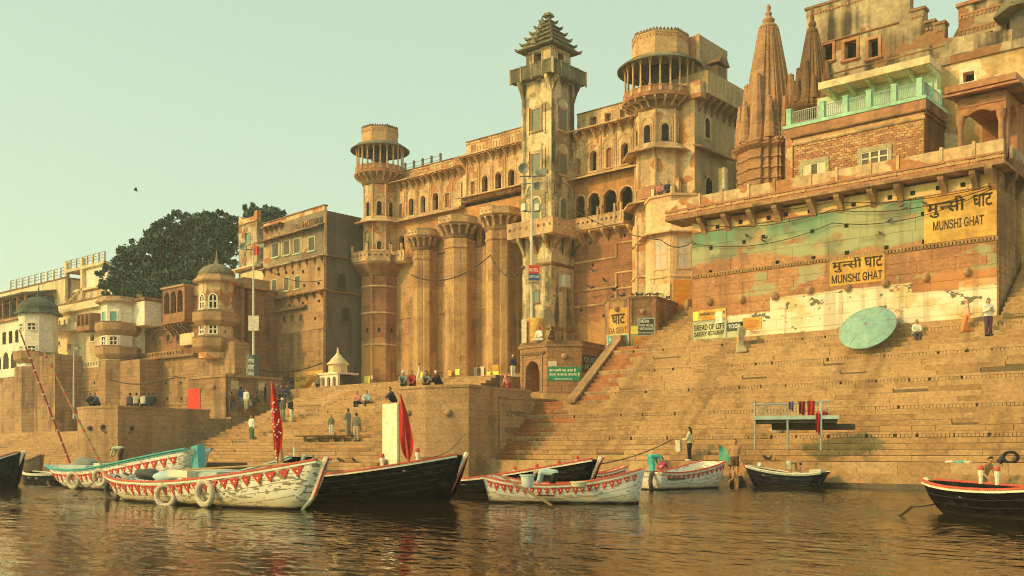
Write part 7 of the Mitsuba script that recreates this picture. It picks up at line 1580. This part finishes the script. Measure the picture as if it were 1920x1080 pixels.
def person(label, at, heading, pose='stand', H=1.65, skin='skin', top=None, sleeves='long', legs=None, skirt=None, shawl=None, hair='hair', hat=None, bag=None, group=None, shoes=None, belt=None):
    """one body as a single surface; hair and clothes are its parts. heading: 0 looks away from the eye, 90 to the left of the picture."""
    J = pose_joints(pose); k = thing('person', label, 'person', group); rot = AWAY + math.radians(heading) - math.pi / 2
    P = lambda m: move((np.asarray(m[0]) * H, m[1]), at[0], at[1], at[2], rot)
    ms = []
    torso = lambda e: [man(np.vstack([sph(J['pelvis'] + [s * .045, 0, 0], .056 + e) for s in (-1, 1)] + [sph(J['chest'] + [s * .055, 0, 0], .060 + e) for s in (-1, 1)])), man(np.vstack([sph(J['chest'] + [s * .05, 0, 0], .058 + e) for s in (-1, 1)] + [sph(J['sho' + q], .036 + e) for q in 'lr'] + [sph(J['neck'], .030 + e * .3)]))]
    arms = lambda e, full: sum([[bone(J['sho' + s], .036 + e, J['elb' + s], .027 + e)] + ([bone(J['elb' + s], .026 + e, J['elb' + s] + (J['wri' + s] - J['elb' + s]) * .86, .020 + e)] if full else []) for s in 'lr'], [])
    leg = lambda e, f=1.0: sum([[bone(J['hip' + s], .058 + e, J['knee' + s], .038 + e), bone(J['knee' + s], .038 + e, J['knee' + s] + (J['ankle' + s] - J['knee' + s]) * f, .026 + e)] for s in 'lr'], [])
    up = J['head'] - J['neck']; up = up / np.linalg.norm(up); fw = np.array([0, 1, 0]) - up * up[1]; fw /= np.linalg.norm(fw)
    hd = J['head']
    ms += torso(0) + arms(0, True) + leg(0)
    ms += [bone(J['neck'] - up * .02, .030, hd - up * .02, .028), man(np.vstack([sph(hd + up * .022, .054), sph(hd - up * .02 + fw * .008, .045), sph(hd - up * .052 + fw * .022, .022)])), man(np.vstack([sph(hd + fw * .055 + up * .008, .006), sph(hd + fw * .064 - up * .014, .010)]))]
    side = np.cross(fw, up)
    ms += [man(sph(hd + side * s * .054 - fw * .004, .013)) for s in (-1, 1)]
    for s in 'lr':
        ms.append(bone(J['ankle' + s], .026, J['toe' + s], .020)); ms.append(bone(J['elb' + s], .026, J['wri' + s], .017))
        w = J['wri' + s]; d = w - J['elb' + s]; d /= np.linalg.norm(d); sx = np.cross(d, [0, 0, 1.0] if abs(d[2]) < .8 else [0, 1.0, 0]); sx /= np.linalg.norm(sx); th = np.cross(sx, d); pm = w + d * .045
        ms.append(man(np.vstack([sph(w + d * .01, .015), sph(pm + sx * .014, .011), sph(pm - sx * .014, .011)])))
        for i, (o, l) in enumerate(((-.017, .034), (-.006, .042), (.006, .040), (.017, .032))): ms.append(man(np.vstack([sph(pm + sx * o, .0058), sph(pm + sx * o * 1.1 + d * l * .6 + th * .004, .0052), sph(pm + sx * o * 1.1 + d * l + th * .012, .0045)])))
        ms.append(man(np.vstack([sph(w + d * .018 + sx * .013, .0075), sph(w + d * .045 + sx * .032 + th * .008, .006)])))
    part(k, 'body', P(unite(ms)), skin, 50)
    eyes = [sph(hd + fw * .048 + up * .012 + side * s * .021, .0065) for s in (-1, 1)]
    part(k, 'eyes', P(join([hull(e) for e in eyes])), 'hair')
    if hair: part(k, 'hair', P(unite([man(np.vstack([sph(hd + up * .034 - fw * .010, .052), sph(hd + up * .0 - fw * .030, .045)]))] + ([bone(hd - fw * .04, .035, J['neck'] - fw * .05 - up * .05, .025)] if hair == 'long' else []))), 'hair', 50)
    if hat: part(k, 'cap', P(hull(np.vstack([sph(hd + up * .046 - fw * .006, .058), sph(hd + up * .030 - fw * .006, .064)]))), hat, 50)
    if top: part(k, 'top', P(unite(torso(.012) + arms(.010, sleeves == 'long'))), top, 50)
    if legs: part(k, 'trousers', P(unite(leg(.012, .97) + [man(np.vstack([sph(J['pelvis'] + [s * .045, 0, 0], .066) for s in (-1, 1)] + [sph(J['hip' + q], .066) for q in 'lr']))])), legs, 50)
    if belt: part(k, 'shorts', P(unite([man(np.vstack([sph(J['pelvis'] + [s * .045, 0, 0], .068) for s in (-1, 1)] + [sph(J['hip' + q], .066) for q in 'lr'])), *[bone(J['hip' + q], .068, J['hip' + q] + (J['knee' + q] - J['hip' + q]) * .7, .058) for q in 'lr']])), belt, 50)
    if skirt:
        pts = np.vstack([sph(J['pelvis'] + [s * .05, 0, .02], .065) for s in (-1, 1)] + [sph(J['knee' + q], .062) for q in 'lr']); low = np.vstack([sph(J['knee' + q], .06) for q in 'lr'] + [sph(J['ankle' + q] + [0, 0, .02], .055) for q in 'lr'] + ([sph(J['hip' + q], .06) for q in 'lr'] if pose in ('squat',) else []))
        part(k, 'skirt', P(rough(unite([man(pts), man(low)]), .008, 14)), skirt, 50)
    if shawl:
        part(k, 'shawl', P(rough(unite([man(np.vstack([sph(J['chest'] + [s * .075, -.01, .02], .062) for s in (-1, 1)] + [sph(J['sho' + q], .052) for q in 'lr'] + [sph((J['pelvis'] + J['chest']) / 2 + [s * .07, -.01, -.03], .066) for s in (-1, 1)])), man(np.vstack([sph(J['neck'] - fw * .015, .055), sph(hd - fw * .022 + up * .012, .062), sph(hd - fw * .01 + up * .035, .055)]))]), .006, 16)), shawl, 50)
    if bag: part(k, 'bag', P(rough(hull(np.vstack([sph(J['chest'] + [s * .05, -.10, z], .04) for s in (-1, 1) for z in (-.13, .03)])), .006, 12)), bag, 50)
    if shoes: part(k, 'shoes', P(unite([bone(J['ankle' + q] - [0, .01, .015], .032, J['toe' + q] + [0, .01, .004], .026) for q in 'lr'])), shoes, 50)
    return k
def on_flight(px, py, y0, z0, n, rise, tread):
    best = None
    for k in range(n):
        y = y0 + (k + .55) * tread; z = z0 + (k + 1) * rise; r = ray(px, py); Y = y / r[1]; e = abs((HZ - FPX * (z - EYE) / Y) - py)
        if best is None or e < best[0]: best = (e, np.array([r[0] * Y, y, z]))
    return best[1]
RG = lambda px, py: on_flight(px, py, GY, GZ, GN, GR, GT)
LG = lambda px, py: on_flight(px, py, 37.6, .45, 30, .215, .52)
C = dict(white=(.72, .68, .58), cream=(.62, .54, .38), grey=(.22, .22, .20), dgrey=(.09, .09, .09), black=(.018, .017, .018), navy=(.025, .035, .065), blue=(.05, .09, .17), brown=(.12, .06, .035), maroon=(.22, .03, .03), red=(.42, .05, .05), pink=(.58, .22, .18), orange=(.70, .27, .07), salmon=(.72, .42, .26), turq=(.06, .46, .46), pale_blue=(.44, .56, .56), green=(.06, .14, .10), purple=(.10, .05, .09), khaki=(.46, .38, .24), magenta=(.40, .04, .12), olive=(.20, .17, .10), lime=(.50, .52, .34))
for n_, c_ in C.items(): mat('cloth_' + n_, worn(c_, .18, 6))
c = lambda n: 'cloth_' + n
def pz(px, py, z): return at_z(px, py, z)
# ledge, water edge and boats
p = at_y(1293, 864, 42.15); p[2] = 1.085
person('person in a pale top and black trousers standing on the lowest ledge with a bag', p, 70, 'hold', 1.62, top=c('cream'), legs=c('black'), hair='long', shoes=c('white'))
solid('shoulder_bag', 'small pale and dark bag hanging from the hand of the person on the ledge', 'bag', rough(bx(p[0] - .62, p[0] - .36, p[1] - .28, p[1] - .1, p[2] + .45, p[2] + 1.0), .03, 5), c('cream'))
struct('river_ledge', bx(-21.2, -19.2, 40.2, 41.19, -1.2, .36), 'wet_stone')
p = at_y(1378, 900, 40.75); p[2] = .36
person('shirtless man holding a green cloth behind the dark blue boat', p, 168, 'hip', 1.72, top=None, belt=c('brown'))
V = []; F = []
n_ = 9
for i in range(n_):
    for j in range(n_):
        a, b = i / (n_ - 1), j / (n_ - 1); px = 1348 + 40 * a + 8 * b * a; pyt = 833 + 27 * a; pyb = 862 + (18 * a); V.append(at_d(px, pyt + (pyb - pyt) * b, 46.3 + .12 * math.sin(a * 8 + b * 2)))
for i in range(n_ - 1):
    for j in range(n_ - 1): q = i * n_ + j; F += [[q, q + 1, q + n_ + 1], [q, q + n_ + 1, q + n_]]
V = np.array(V); F = np.array(F); V2 = np.vstack([V, V + uy * .015])
solid('green_cloth', 'wet green cloth stretched out by the shirtless man', 'cloth', (V2, np.vstack([F, F[:, ::-1] + len(V)])), 'cloth_sea', smooth=True); mat('cloth_sea', worn((.10, .38, .26), .25, 4))
p = at_d(1381, 912, 42); p[2] = -.42; person('dark wet person crouching in the water at the dark blue bow', p, 100, 'lean', 1.5, 'skin')
p = b9.pt(.56, 0, .38); person('shirtless man in pale shorts bending over inside the dark blue boat', p, -80, 'bend', 1.3, belt=c('lime'))
p = at_y(1222, 905, 40.6); p[2] = .45; person('person in a turquoise wrap bending at the ledge behind the white boats', p, -60, 'bend', 1.55, top=c('turq'), skirt=c('turq'), sleeves='short')
p = at_y(1246, 890, 40.75); p[2] = .45; person('small person wrapped in pink cloth crouching beside the turquoise wrapped one', p, 120, 'squat', 1.35, top=c('magenta'), skirt=c('pink'))
struct('river_ledge', bx(-26.8, -21.9, 40.0, 41.19, -1.2, .44), 'wet_stone')
p = b6.pt(.42, .1, .12); person('person in a pale blue shirt bending down in the white rowing boat', p, 75, 'bend', 1.45, top=c('pale_blue'), legs=c('black'), hair='long')
p = at_y(1843, 905, 40.3); p[2] = -.30; person('shirtless man bathing behind the right black boat', p, 200, 'lean', 1.75)
# upper steps
person('person in a white shirt and dark trousers atop the steps, hands joined', RG(1853, 628), 185, 'hands', 1.72, top=c('white'), legs=c('purple'), shoes=c('black'), hair='long')
person('person in an orange and white sari walking along the top step', RG(1812, 627), 80, 'walk', 1.55, top=c('salmon'), skirt=c('orange'), shawl=c('salmon'))
person('boy in a white shirt sitting on the steps beside the big round umbrella', RG(1718, 634), 170, 'sit', 1.4, top=c('white'), legs=c('dgrey'))
person('man in a pale long shirt climbing the steps by the yoga board', RG(1390, 664), 30, 'walk', 1.68, top=c('khaki'), skirt=c('khaki'))
p = at_d(1247, 572, 66.5); person('person in dark red standing by the turret doorway above the sign bastion', p, 160, 'hip', 1.6, top=c('maroon'), skirt=c('maroon'))
struct('landing', prism([(-36.4, 58.5), (-33.4, 55.6), (-32.5, 57.5), (-34, 61.0)], 8, p[2]), 'step_stone2')
for px, hd_, t_, lb_ in ((1238, 170, 'pink', 'person in a pale pink shirt leaning on the turret parapet'), (1252, 175, 'navy', 'person in dark blue sitting on the turret parapet beside the pink one')):
    f = octface(pc, AP, 0 if px < 1245 else 0); p = at_y(px, 368, 56.3); p[2] = 18.16; person(lb_, p, hd_, 'sit', 1.6, top=c(t_), legs=c('dgrey'))
# gate house
p = at_z(1012, 640, 8.79); person('person in white sitting on the gate house roof in front of the yellow drum', p, 150, 'cross', 1.7, top=c('white'), legs=c('white'))
p = at_z(1037, 637, 8.79); person('dark haired person half hidden sitting on the gate house roof', p, 60, 'cross', 1.5, top=c('brown'), legs=c('brown'))
p = at_z(962, 708, 7.0); person('person in dark top and white trousers at the left corner of the gate house', p, 20, 'stand', 1.65, top=c('navy'), legs=c('white'), hat=c('cream'))
struct('landing', bx(p[0] - 1, p[0] + 1, p[1] - .6, p[1] + 3, 3, 7.0), 'step_stone2')
p = at_z(953, 742, 5.26); person('woman in a pale pink sari bending beside the gate house', p, 40, 'lean', 1.5, top=c('pink'), skirt=c('red'), shawl=c('pink')); struct('landing', bx(p[0] - 1.6, p[0] + 1.6, p[1] - .8, p[1] + 4, 3, 5.245), 'step_stone')
# bastion top
bt_ = lambda px: pz(px, 719, 5.175)
for px, lb_, kw in ((757, 'man in a white cap sitting at the left end of the bastion edge', dict(top=c('grey'), legs=c('green'), hat=c('white'))), (773, 'person in a red striped shawl sitting on the bastion edge', dict(top=c('red'), legs=c('maroon'), shawl=None)), (800, 'woman with a black headscarf sitting on the bastion edge', dict(top=c('grey'), skirt=c('black'), shawl=c('black'))), (822, 'person in a black coat and white hat sitting on the bastion edge', dict(top=c('black'), legs=c('black'), hat=c('white')))):
    p = at_d(px, 719, 57.5); p[2] = 5.172; person(lb_, p, 175 if px < 810 else 120, 'squat', 1.6, **kw)
p = at_d(736, 753, 57.6); p[2] = 4.265; person('person in dark blue sitting on top of the white painted flank', p, 110, 'squat', 1.6, top=c('navy'), legs=c('black'))
p = at_z(897, 719, 7.755); person('man in a brown jacket standing before the white poster on the palace wall', p, 110, 'hip', 1.65, top=c('brown'), legs=c('olive'))
# left steps
person('woman in a white and green sari standing alone on the left steps', LG(472, 827), 150, 'hip', 1.72, top=c('white'), skirt=c('green'), shawl=None)
person('man in a dark jacket and pale trousers with a black backpack', LG(546, 790), -60, 'stand', 1.80, top=c('black'), legs=c('lime'), bag=c('black'), hair='hair')
person('man with a white cap and dark waistcoat beside the backpack man', LG(530, 790), 150, 'stand', 1.78, top=c('dgrey'), legs=c('grey'), hat=c('white'))
person('person in dark blue partly hidden behind the spangled flag', LG(523, 788), 20, 'stand', 1.74, top=c('navy'), legs=c('navy'))
person('man in a grey jacket standing before the painted panel of the tall house', at_z(596, 738, 6.9), 10, 'stand', 1.7, top=c('grey'), legs=c('black'))
person('person in a dark coat standing left of the painted panel', at_z(547, 738, 6.9), 60, 'stand', 1.75, top=c('black'), legs=c('dgrey'))
for px, lb_, t_ in ((521, 'seated person in dark purple at the left of the group on the upper steps', 'purple'), (529, 'seated person in violet in the middle of the group on the upper steps', 'purple'), (540, 'seated person in dark blue at the right of the group on the upper steps', 'navy')): person(lb_, LG(px, 743), 170, 'sit', 1.77, top=c(t_), legs=c('dgrey'))
person('person in a pink scarf sitting on the steps below the palace', LG(672, 757), 160, 'sit', 1.72, top=c('pink'), legs=c('navy')); person('person in pale grey with a dark bag sitting beside the pink scarfed one', LG(687, 757), 190, 'sit', 1.72, top=c('pale_blue'), legs=c('dgrey'), bag=c('black'), shoes=c('white'))
person('boy in an olive shirt standing by the low plank table', LG(621, 818), 180, 'stand', 1.35, top=c('olive'), legs=c('white')); person('woman in a long grey sari standing with the man in pale trousers', LG(653, 817), 60, 'hold', 1.70, top=c('grey'), skirt=c('grey'), shawl=None)
person('man in an olive jacket and pale trousers standing with his back turned', LG(668, 831), -10, 'stand', 1.80, top=c('olive'), legs=c('khaki'), shoes=c('black'))
# left bastion
for px, lb_, t_ in ((172, 'person in black sitting left on the left bastion top', 'black'), (181, 'person in blue sitting beside the black clad one on the left bastion', 'blue'), (243, 'dark clad person sitting first from the left of the group at the bastion corner', 'purple'), (255, 'person in a pale shirt sitting second in the group at the bastion corner', 'khaki'), (269, 'person in cream sitting third in the group at the bastion corner', 'cream'), (278, 'person in navy sitting fourth in the group at the bastion corner', 'navy'), (286, 'person in black sitting last in the group at the bastion corner', 'black')):
    p = at_d(px, 763, 73.5); p[2] = 4.805; person(lb_, p, 150 if px < 200 else 10, 'squat', 1.7, top=c(t_), legs=c('navy'))
p = at_d(226, 868, 55); person('man in a pale shirt bending at the water edge below the left bastion', p, 80, 'bend', 1.5, top=c('lime'), legs=c('brown')); struct('river_ledge', prism([(p[0] - 3, p[1] - .8), (p[0] + 3, p[1] - .8), (p[0] + 3, p[1] + 6), (p[0] - 3, p[1] + 6)], -1, p[2]), 'wet_stone')
p = at_z(92, 912, 0); p[2] = -1.22; person('swimmer with only head and shoulders above the water at the far left', p, 120, 'stand', 1.5)
for px, py, lb_, t_ in ((470, 762, 'person in a white shirt sitting near the green board', 'cream'), (484, 756, 'dark clad person sitting on the steps right of the green board', 'dgrey')): person(lb_, LG(px, py), 90, 'sit', 1.6, top=c(t_), legs=c('dgrey'))

for px, py, lb_, hd_, t_, l_ in ((434, 772, 'boy in brown standing beside the pier block at the green board', 20, 'brown', 'dgrey'), (452, 764, 'man in blue standing with his back turned below the green board', -20, 'blue', 'grey'), (462, 768, 'man in a pale shirt standing between the blue shirted man and the mast', 160, 'white', 'khaki'), (497, 758, 'dark clad man standing right of the painted drum', 100, 'black', 'navy')):
    person(lb_, LG(px, py), hd_, 'stand', 1.7, top=c(t_), legs=c(l_))
p = at_z(786, 716, 7.755); person('man in a cream shawl walking on the palace terrace behind the seated people', p, 90, 'walk', 1.65, top=c('cream'), legs=c('white'))
# ---------------------------------------------------------------- bathing platform, umbrella, tables, birds and small things
pl = thing('bathing_platform', 'blue grey steel platform on thin legs with a railing, standing on the steps', 'platform')
q0, q1 = at_d(1414, 783, 43.2), at_d(1549, 777, 42.4)
PFm = Face(q0[:2], q1[:2] - q0[:2]); Lp = np.linalg.norm(q1[:2] - q0[:2]); zp = q0[2]
part(pl, 'deck', PFm.box(0, Lp + .5, zp - .10, zp, -1.7, 0), 'grey_metal'); part(pl, 'deck_edge', PFm.box(-.02, Lp + .52, zp - .09, zp + .07, .002, .04), 'pale_blue')
part(pl, 'under_board', PFm.box(.05, Lp + .45, zp - .24, zp - .105, -1.65, -.1), 'wood_dark')
part(pl, 'shade_board', PFm.box(.7, Lp + 1.2, zp - .5, zp - .26, -2.3, -.9), 'wood_dark')  # dark slab added to imitate the shadow beneath the deck
for i, u in enumerate((.03, Lp * .47, Lp * .93)):
    zb_ = PFm.at((1416, 1473, 1536)[i], 833)[1]
    part(pl, 'leg', PFm.put(_tube([(u, zb_ - .25, -.06), (u, zp + (.72 if i == 0 else .0), -.06)], .045, 8)), 'grey_metal')
for z in (.62, ): part(pl, 'top_rail', PFm.put(_tube([(0, zp + z, -1.55), (Lp * .5, zp + z + .02, -1.55), (Lp + .2, zp + z + .12, -1.55)], .035)), 'grey_metal')
for i in range(26): u = i * (Lp + .15) / 25; part(pl, 'baluster', PFm.put(_tube([(u, zp, -1.55), (u, zp + .62 + .1 * i / 25, -1.55)], .014, 4)), 'grey_metal')
part(pl, 'side_rail', PFm.put(_tube([(.03, zp + .6, -.06), (.03, zp + .62, -1.55)], .03)), 'grey_metal'); part(pl, 'standing_post', PFm.put(_tube([(Lp * .93, zp - .8, .02), (Lp * .93, zp + .62, .02)], .05)), 'pale_blue')
def hang(label, px0, px1, pyt, pyb, d, m):
    u0, u1 = PFm.at(px0, pyt, d)[0], PFm.at(px1, pyt, d)[0]; zt_, zb_ = PFm.at(px0, pyt, d)[1], PFm.at(px0, pyb, d)[1]; V = []; n, k = 12, 8
    for i in range(n + 1):
        for j in range(k + 1):
            a, b = i / n, j / k; w = (u1 - u0) * (1 - .25 * a); V.append((u0 + (u1 - u0) * .12 * a + w * b, zt_ + (zb_ - zt_) * a * (1 - .1 * math.sin(b * 5)), d + .05 * math.sin(b * 11 + a * 2)))
    F = []
    for i in range(n):
        for j in range(k): q = i * (k + 1) + j; F += [[q, q + k + 2, q + 1], [q, q + k + 1, q + k + 2]]
    V = np.array(V); F = np.array(F); V2 = np.vstack([V, V - [0, 0, .02]])
    solid('hung_cloth', label, 'cloth', PFm.put((V2, np.vstack([F, F[:, ::-1] + len(V)]))), m, smooth=True)
hang('small violet cloth hung on the platform railing', 1478, 1488, 753, 769, -1.48, 'cloth_violet'); mat('cloth_violet', worn((.16, .11, .25), .2, 5))
hang('dark maroon cloth hung on the platform railing', 1497, 1510, 753, 778, -1.48, 'cloth_maroon'); hang('bright red sari hung over the platform railing', 1513, 1528, 752, 790, -.5, 'flag_red'); hang('red cloth wound low round the front post of the platform', 1529, 1538, 775, 813, .10, 'flag_red')
k = thing('bundle', 'small red and orange cloth bundle lying on the platform edge', 'bundle'); part(k, 'cloth', PFm.put(ico((PFm.at(1542, 776)[0], zp + .14, -.3), .2, 2, (1.3, .7, 1))), 'cloth_red', True)
k = thing('bundle', 'pale sack under the bathing platform beside its middle leg', 'bundle'); p = RG(1455, 808); part(k, 'cloth', rough(ico(p + [0, 0, .14], .24, 2, (1.3, .8, .8)), .03, 4), 'cloth_khaki', True)
# big round umbrella lying tilted against the wall
um = thing('round_umbrella', 'big pale teal round palm umbrella leaning tilted at the foot of the wall', 'umbrella')
cpos = at_d(1626, 614, 49.2); tcv = -ray(1626, HZ); tcv /= np.linalg.norm(tcv); nrm = .68 * tcv + .73 * (-.42 * np.array([CC, SS, 0]) + .90 * np.array([0, 0, 1.0])); nrm /= np.linalg.norm(nrm); ex = np.cross([0, 0, 1], nrm); ex /= np.linalg.norm(ex); ez = np.cross(nrm, ex); rad = 1.38
mat('teal_canvas', plaster((.30, .54, .50), (.25, .47, .45), (.20, .26, .2), .45, 61, 1.0))
V = []; n = 40
for r, h in ((0, .26), (.35, .22), (.7, .12), (1.0, 0.0), (1.0, -.05), (.7, .07), (0, .2)):
    for i in range(n): a = i * 2 * math.pi / n; V.append(cpos + ex * rad * r * math.cos(a) + ez * rad * r * math.sin(a) + nrm * h)
F = []
for q in range(6):
    for i in range(n): j = (i + 1) % n; F += [[q * n + i, (q + 1) * n + i, (q + 1) * n + j], [q * n + i, (q + 1) * n + j, q * n + j]]
part(um, 'canopy', (np.array(V), np.array(F)), 'teal_canvas', 40)
for i in range(8):
    a = i * math.pi / 4 + .3; part(um, 'seam', _tube([cpos + nrm * .268, cpos + (ex * math.cos(a) + ez * math.sin(a)) * rad * .7 + nrm * .128, cpos + (ex * math.cos(a) + ez * math.sin(a)) * rad + nrm * .008], .012, 4), 'grey_cement')
ms = []
for (a, b, c_, d_) in ((-.5, .15, -.1, .25), (-.35, .05, .1, .12), (-.2, -.1, .05, -.02), (.3, .35, .8, .55), (-.4, -.3, .2, -.05)): ms.append(_tube([cpos + ex * rad * a + ez * rad * b + nrm * .21, cpos + ex * rad * (a + c_) / 2 + ez * rad * (b + d_) / 2 + nrm * .23, cpos + ex * rad * c_ + ez * rad * d_ + nrm * .16], .02, 4))
labels[part(um, 'pole_and_ribs', _tube([cpos + nrm * .3, cpos - nrm * 1.2], .04), 'bamboo')] = {'label': 'bamboo pole behind the canopy'}
# low plank tables on the left steps
def table(label, p, w, dpt, h):
    k = thing('low_table', label, 'table'); part(k, 'plank', bx(p[0] - w / 2, p[0] + w / 2, p[1] - dpt / 2, p[1] + dpt / 2, p[2] + h - .07, p[2] + h), 'wood_dark')
    for s in (-.8, 0, .8): part(k, 'leg', lathe([(.11, p[2]), (.09, p[2] + h - .07)], 8, (p[0] + s * w / 2, p[1])), 'step_stone2')
p = LG(596, 829); table('long dark plank table on short stone legs on the left steps', p, 3.4, 1.2, .42)
p = LG(644, 826); table('second dark plank table beside the pale trousered man on the left steps', p, 2.4, 1.0, .40)
# birds
def bird(label, p, yaw, s=1.0, fly=False, group=None, m='pigeon'):
    k = thing('bird', label, 'bird', group); P = lambda q: move(q, p[0], p[1], p[2], yaw)
    b = hull(np.vstack([sph([0, 0, .13], .055), sph([.10, 0, .10], .045), sph([-.08, 0, .17], .04), sph([-.10, 0, .22], .032), sph([.20, 0, .08], .018), sph([-.145, 0, .215], .006)])); b = (b[0] * s, b[1])
    part(k, 'body', P(b), m, 60)
    wz = [(.02, .0), (.10, .02)]
    for sd in (-1, 1):
        w = hull([[-.06, sd * .04, .16], [.10, sd * .04, .13], [.02, sd * .36, .30], [.12, sd * .30, .26], [0, sd * .05, .14], [.08, sd * .2, .2]]) if fly else hull(np.vstack([sph([-.02, sd * .05, .15], .02), sph([.17, sd * .03, .09], .012), sph([.06, sd * .06, .12], .022)]))
        part(k, 'wing', P((w[0] * s, w[1])), m)
    if not fly: part(k, 'legs', P((join([bx(-.01, .0, sd - .006, sd + .006, 0, .09) for sd in (-.02, .02)])[0] * s, join([bx(-.01, .0, sd - .006, sd + .006, 0, .09) for sd in (-.02, .02)])[1])), 'wood_dark')
rb = random.Random(11); gp = 'pigeons perched on the rim of the sign bastion'
for i in range(17):
    j = rb.choice([1, 1, 2, 2, 2, 3]); a, b_ = np.array(S[j]), np.array(S[j + 1]); q = a + (b_ - a) * rb.random(); bird('grey pigeon perched on the sign bastion rim', (q[0], q[1] + .1, 11.05), rb.uniform(0, 6.3), 1.0, False, gp)
gp = 'pigeons flying above the sign bastion'
for px, py in ((1097, 553), (1109, 544), (1113, 513), (1117, 563), (1135, 532), (1150, 548)): bird('grey pigeon flying before the red palace wall', at_d(px, py, 64), rb.uniform(0, 6.3), 1.2, True, gp)
bird('dark bird flying alone in the open sky', at_d(254, 360, 60), 1.0, .75, True)
p = at_y(1436, 862, 42.3); p[2] = 1.085; bird('left one of two dark crows on the ledge', p, 1.0, 1.2, False); p = at_y(1444, 862, 42.4); p[2] = 1.085; bird('right one of two dark crows on the ledge', p, 2.6, 1.2, False)
p = LG(637, 866); bird('left one of two dark birds on the low left steps', p, 1.2, 1.3); p = LG(663, 865); bird('right one of two dark birds on the low left steps', p, 2.0, 1.3)
v = b10.pt(.235, 1.0, .69 + .45); bird('dark bird perched on the second rail post of the right black boat', v, 1.9, 1.25)
gp = 'pigeons sitting on the cables of the green wall'
for px, py in ((1650, 437), (1692, 386), (1732, 381), (1437, 446), (1431, 452), (1668, 414), (1480, 415), (1400, 442)): 
    u, z = PF.at(px, py, .28); bird('small dark bird sitting on a cable before the green wall', PF.w(u, z - .1, .28), rb.uniform(0, 6.3), .9, False, gp)
# red tub and bits on the right boat and the ledge
p = b10.pt(.47, .6, .70); tub('red plastic tub on the right black boat at the picture edge', p, .11, .15, .2, 'red_paint', 'bucket')
p = at_y(1892, 875, 42.1); p[2] = 1.16; v = trimesh.creation.torus(.26, .07, major_sections=20, minor_sections=8); solid('old_tyre', 'black tyre tube leaning on the ledge at the right edge', 'tyre', (np.array(v.vertices)[:, [0, 2, 1]] * [1, 1, .8] + p + [0, .2, .14], np.array(v.faces)), 'cloth_black', smooth=True)
for px, lb_, m in ((1781, 'crumpled white scrap on the lowest ledge', 'cloth_white'), (1801, 'teal blue cloth scrap on the lowest ledge', 'cloth_turq'), (1813, 'second pale scrap right of the teal cloth', 'cloth_cream'), (922, 'pink and white scraps heaped at the foot of the steps by the bastion', 'cloth_pink')):
    p = at_y(px, 862, 42.3); p[2] = 1.10; solid('litter', lb_, 'litter', rough(ico(p, .16, 2, (1.3, .8, .4)), .06, 5), m, smooth=True)
for q_ in (.3, .55): 
    p = b9.pt(q_ - .08, 0, .72)
solid('steel_pot', 'small white pot on the rail of the dark blue boat', 'pot', lathe([(.05, 0), (.10, .06), (.10, .14), (.06, .19), (.08, .22)], 12), 'cloth_white'); _p = b9.pt(.2, -.3, .86); scene['steel_pot'] = mikit.ply(lathe([(.05, _p[2]), (.10, _p[2] + .06), (.10, _p[2] + .14), (.06, _p[2] + .19), (.08, _p[2] + .22)], 12, _p[:2]), 'cloth_white')
# clutter in the big boats
def heap(label, bt, q, y, z, r, m, name='cloth_heap'): p = bt.pt(q, y, z); solid(name, label, 'cloth', rough(ico(p, r, 2, (1.6, .9, .5)), .09, 3, int(q * 90)), m, smooth=True)
heap('grey cloth heap at the left end of the white boat', b1, .16, -.1, .80, .35, 'cloth_dgrey'); heap('pale cloth heap in the white boat near its left end', b1, .24, .1, .74, .35, 'cloth_pale_blue'); heap('blue grey tarpaulin on the turquoise boat', b2, .16, 0, 1.0, .5, 'cloth_grey'); heap('grey blue cloth bundle on the middle black boat', b5, .18, -.2, .55, .35, 'cloth_pale_blue')
solid('oar', 'thin oar lying across the white boat with tyres', 'oar', _tube([b1.pt(.5, -.9, 1.0), b1.pt(.9, .9, 1.25)], .03), 'bamboo')
# ---------------------------------------------------------------- morning haze
HAZE = 0.0007
if HAZE:
    scene['haze_medium'] = {'type': 'homogeneous', 'albedo': {'type': 'rgb', 'value': [.95, .95, .93]}, 'sigma_t': {'type': 'rgb', 'value': [HAZE] * 3}}
    scene['haze'] = {'type': 'cube', 'to_world': T4().translate([0, 300, 24]) @ T4().scale([4200, 4500, 30]), 'bsdf': {'type': 'null'}, 'interior': {'type': 'ref', 'id': 'haze_medium'}}
    labels['haze'] = {'kind': 'stuff'}
    scene['camera']['medium'] = {'type': 'ref', 'id': 'haze_medium'}
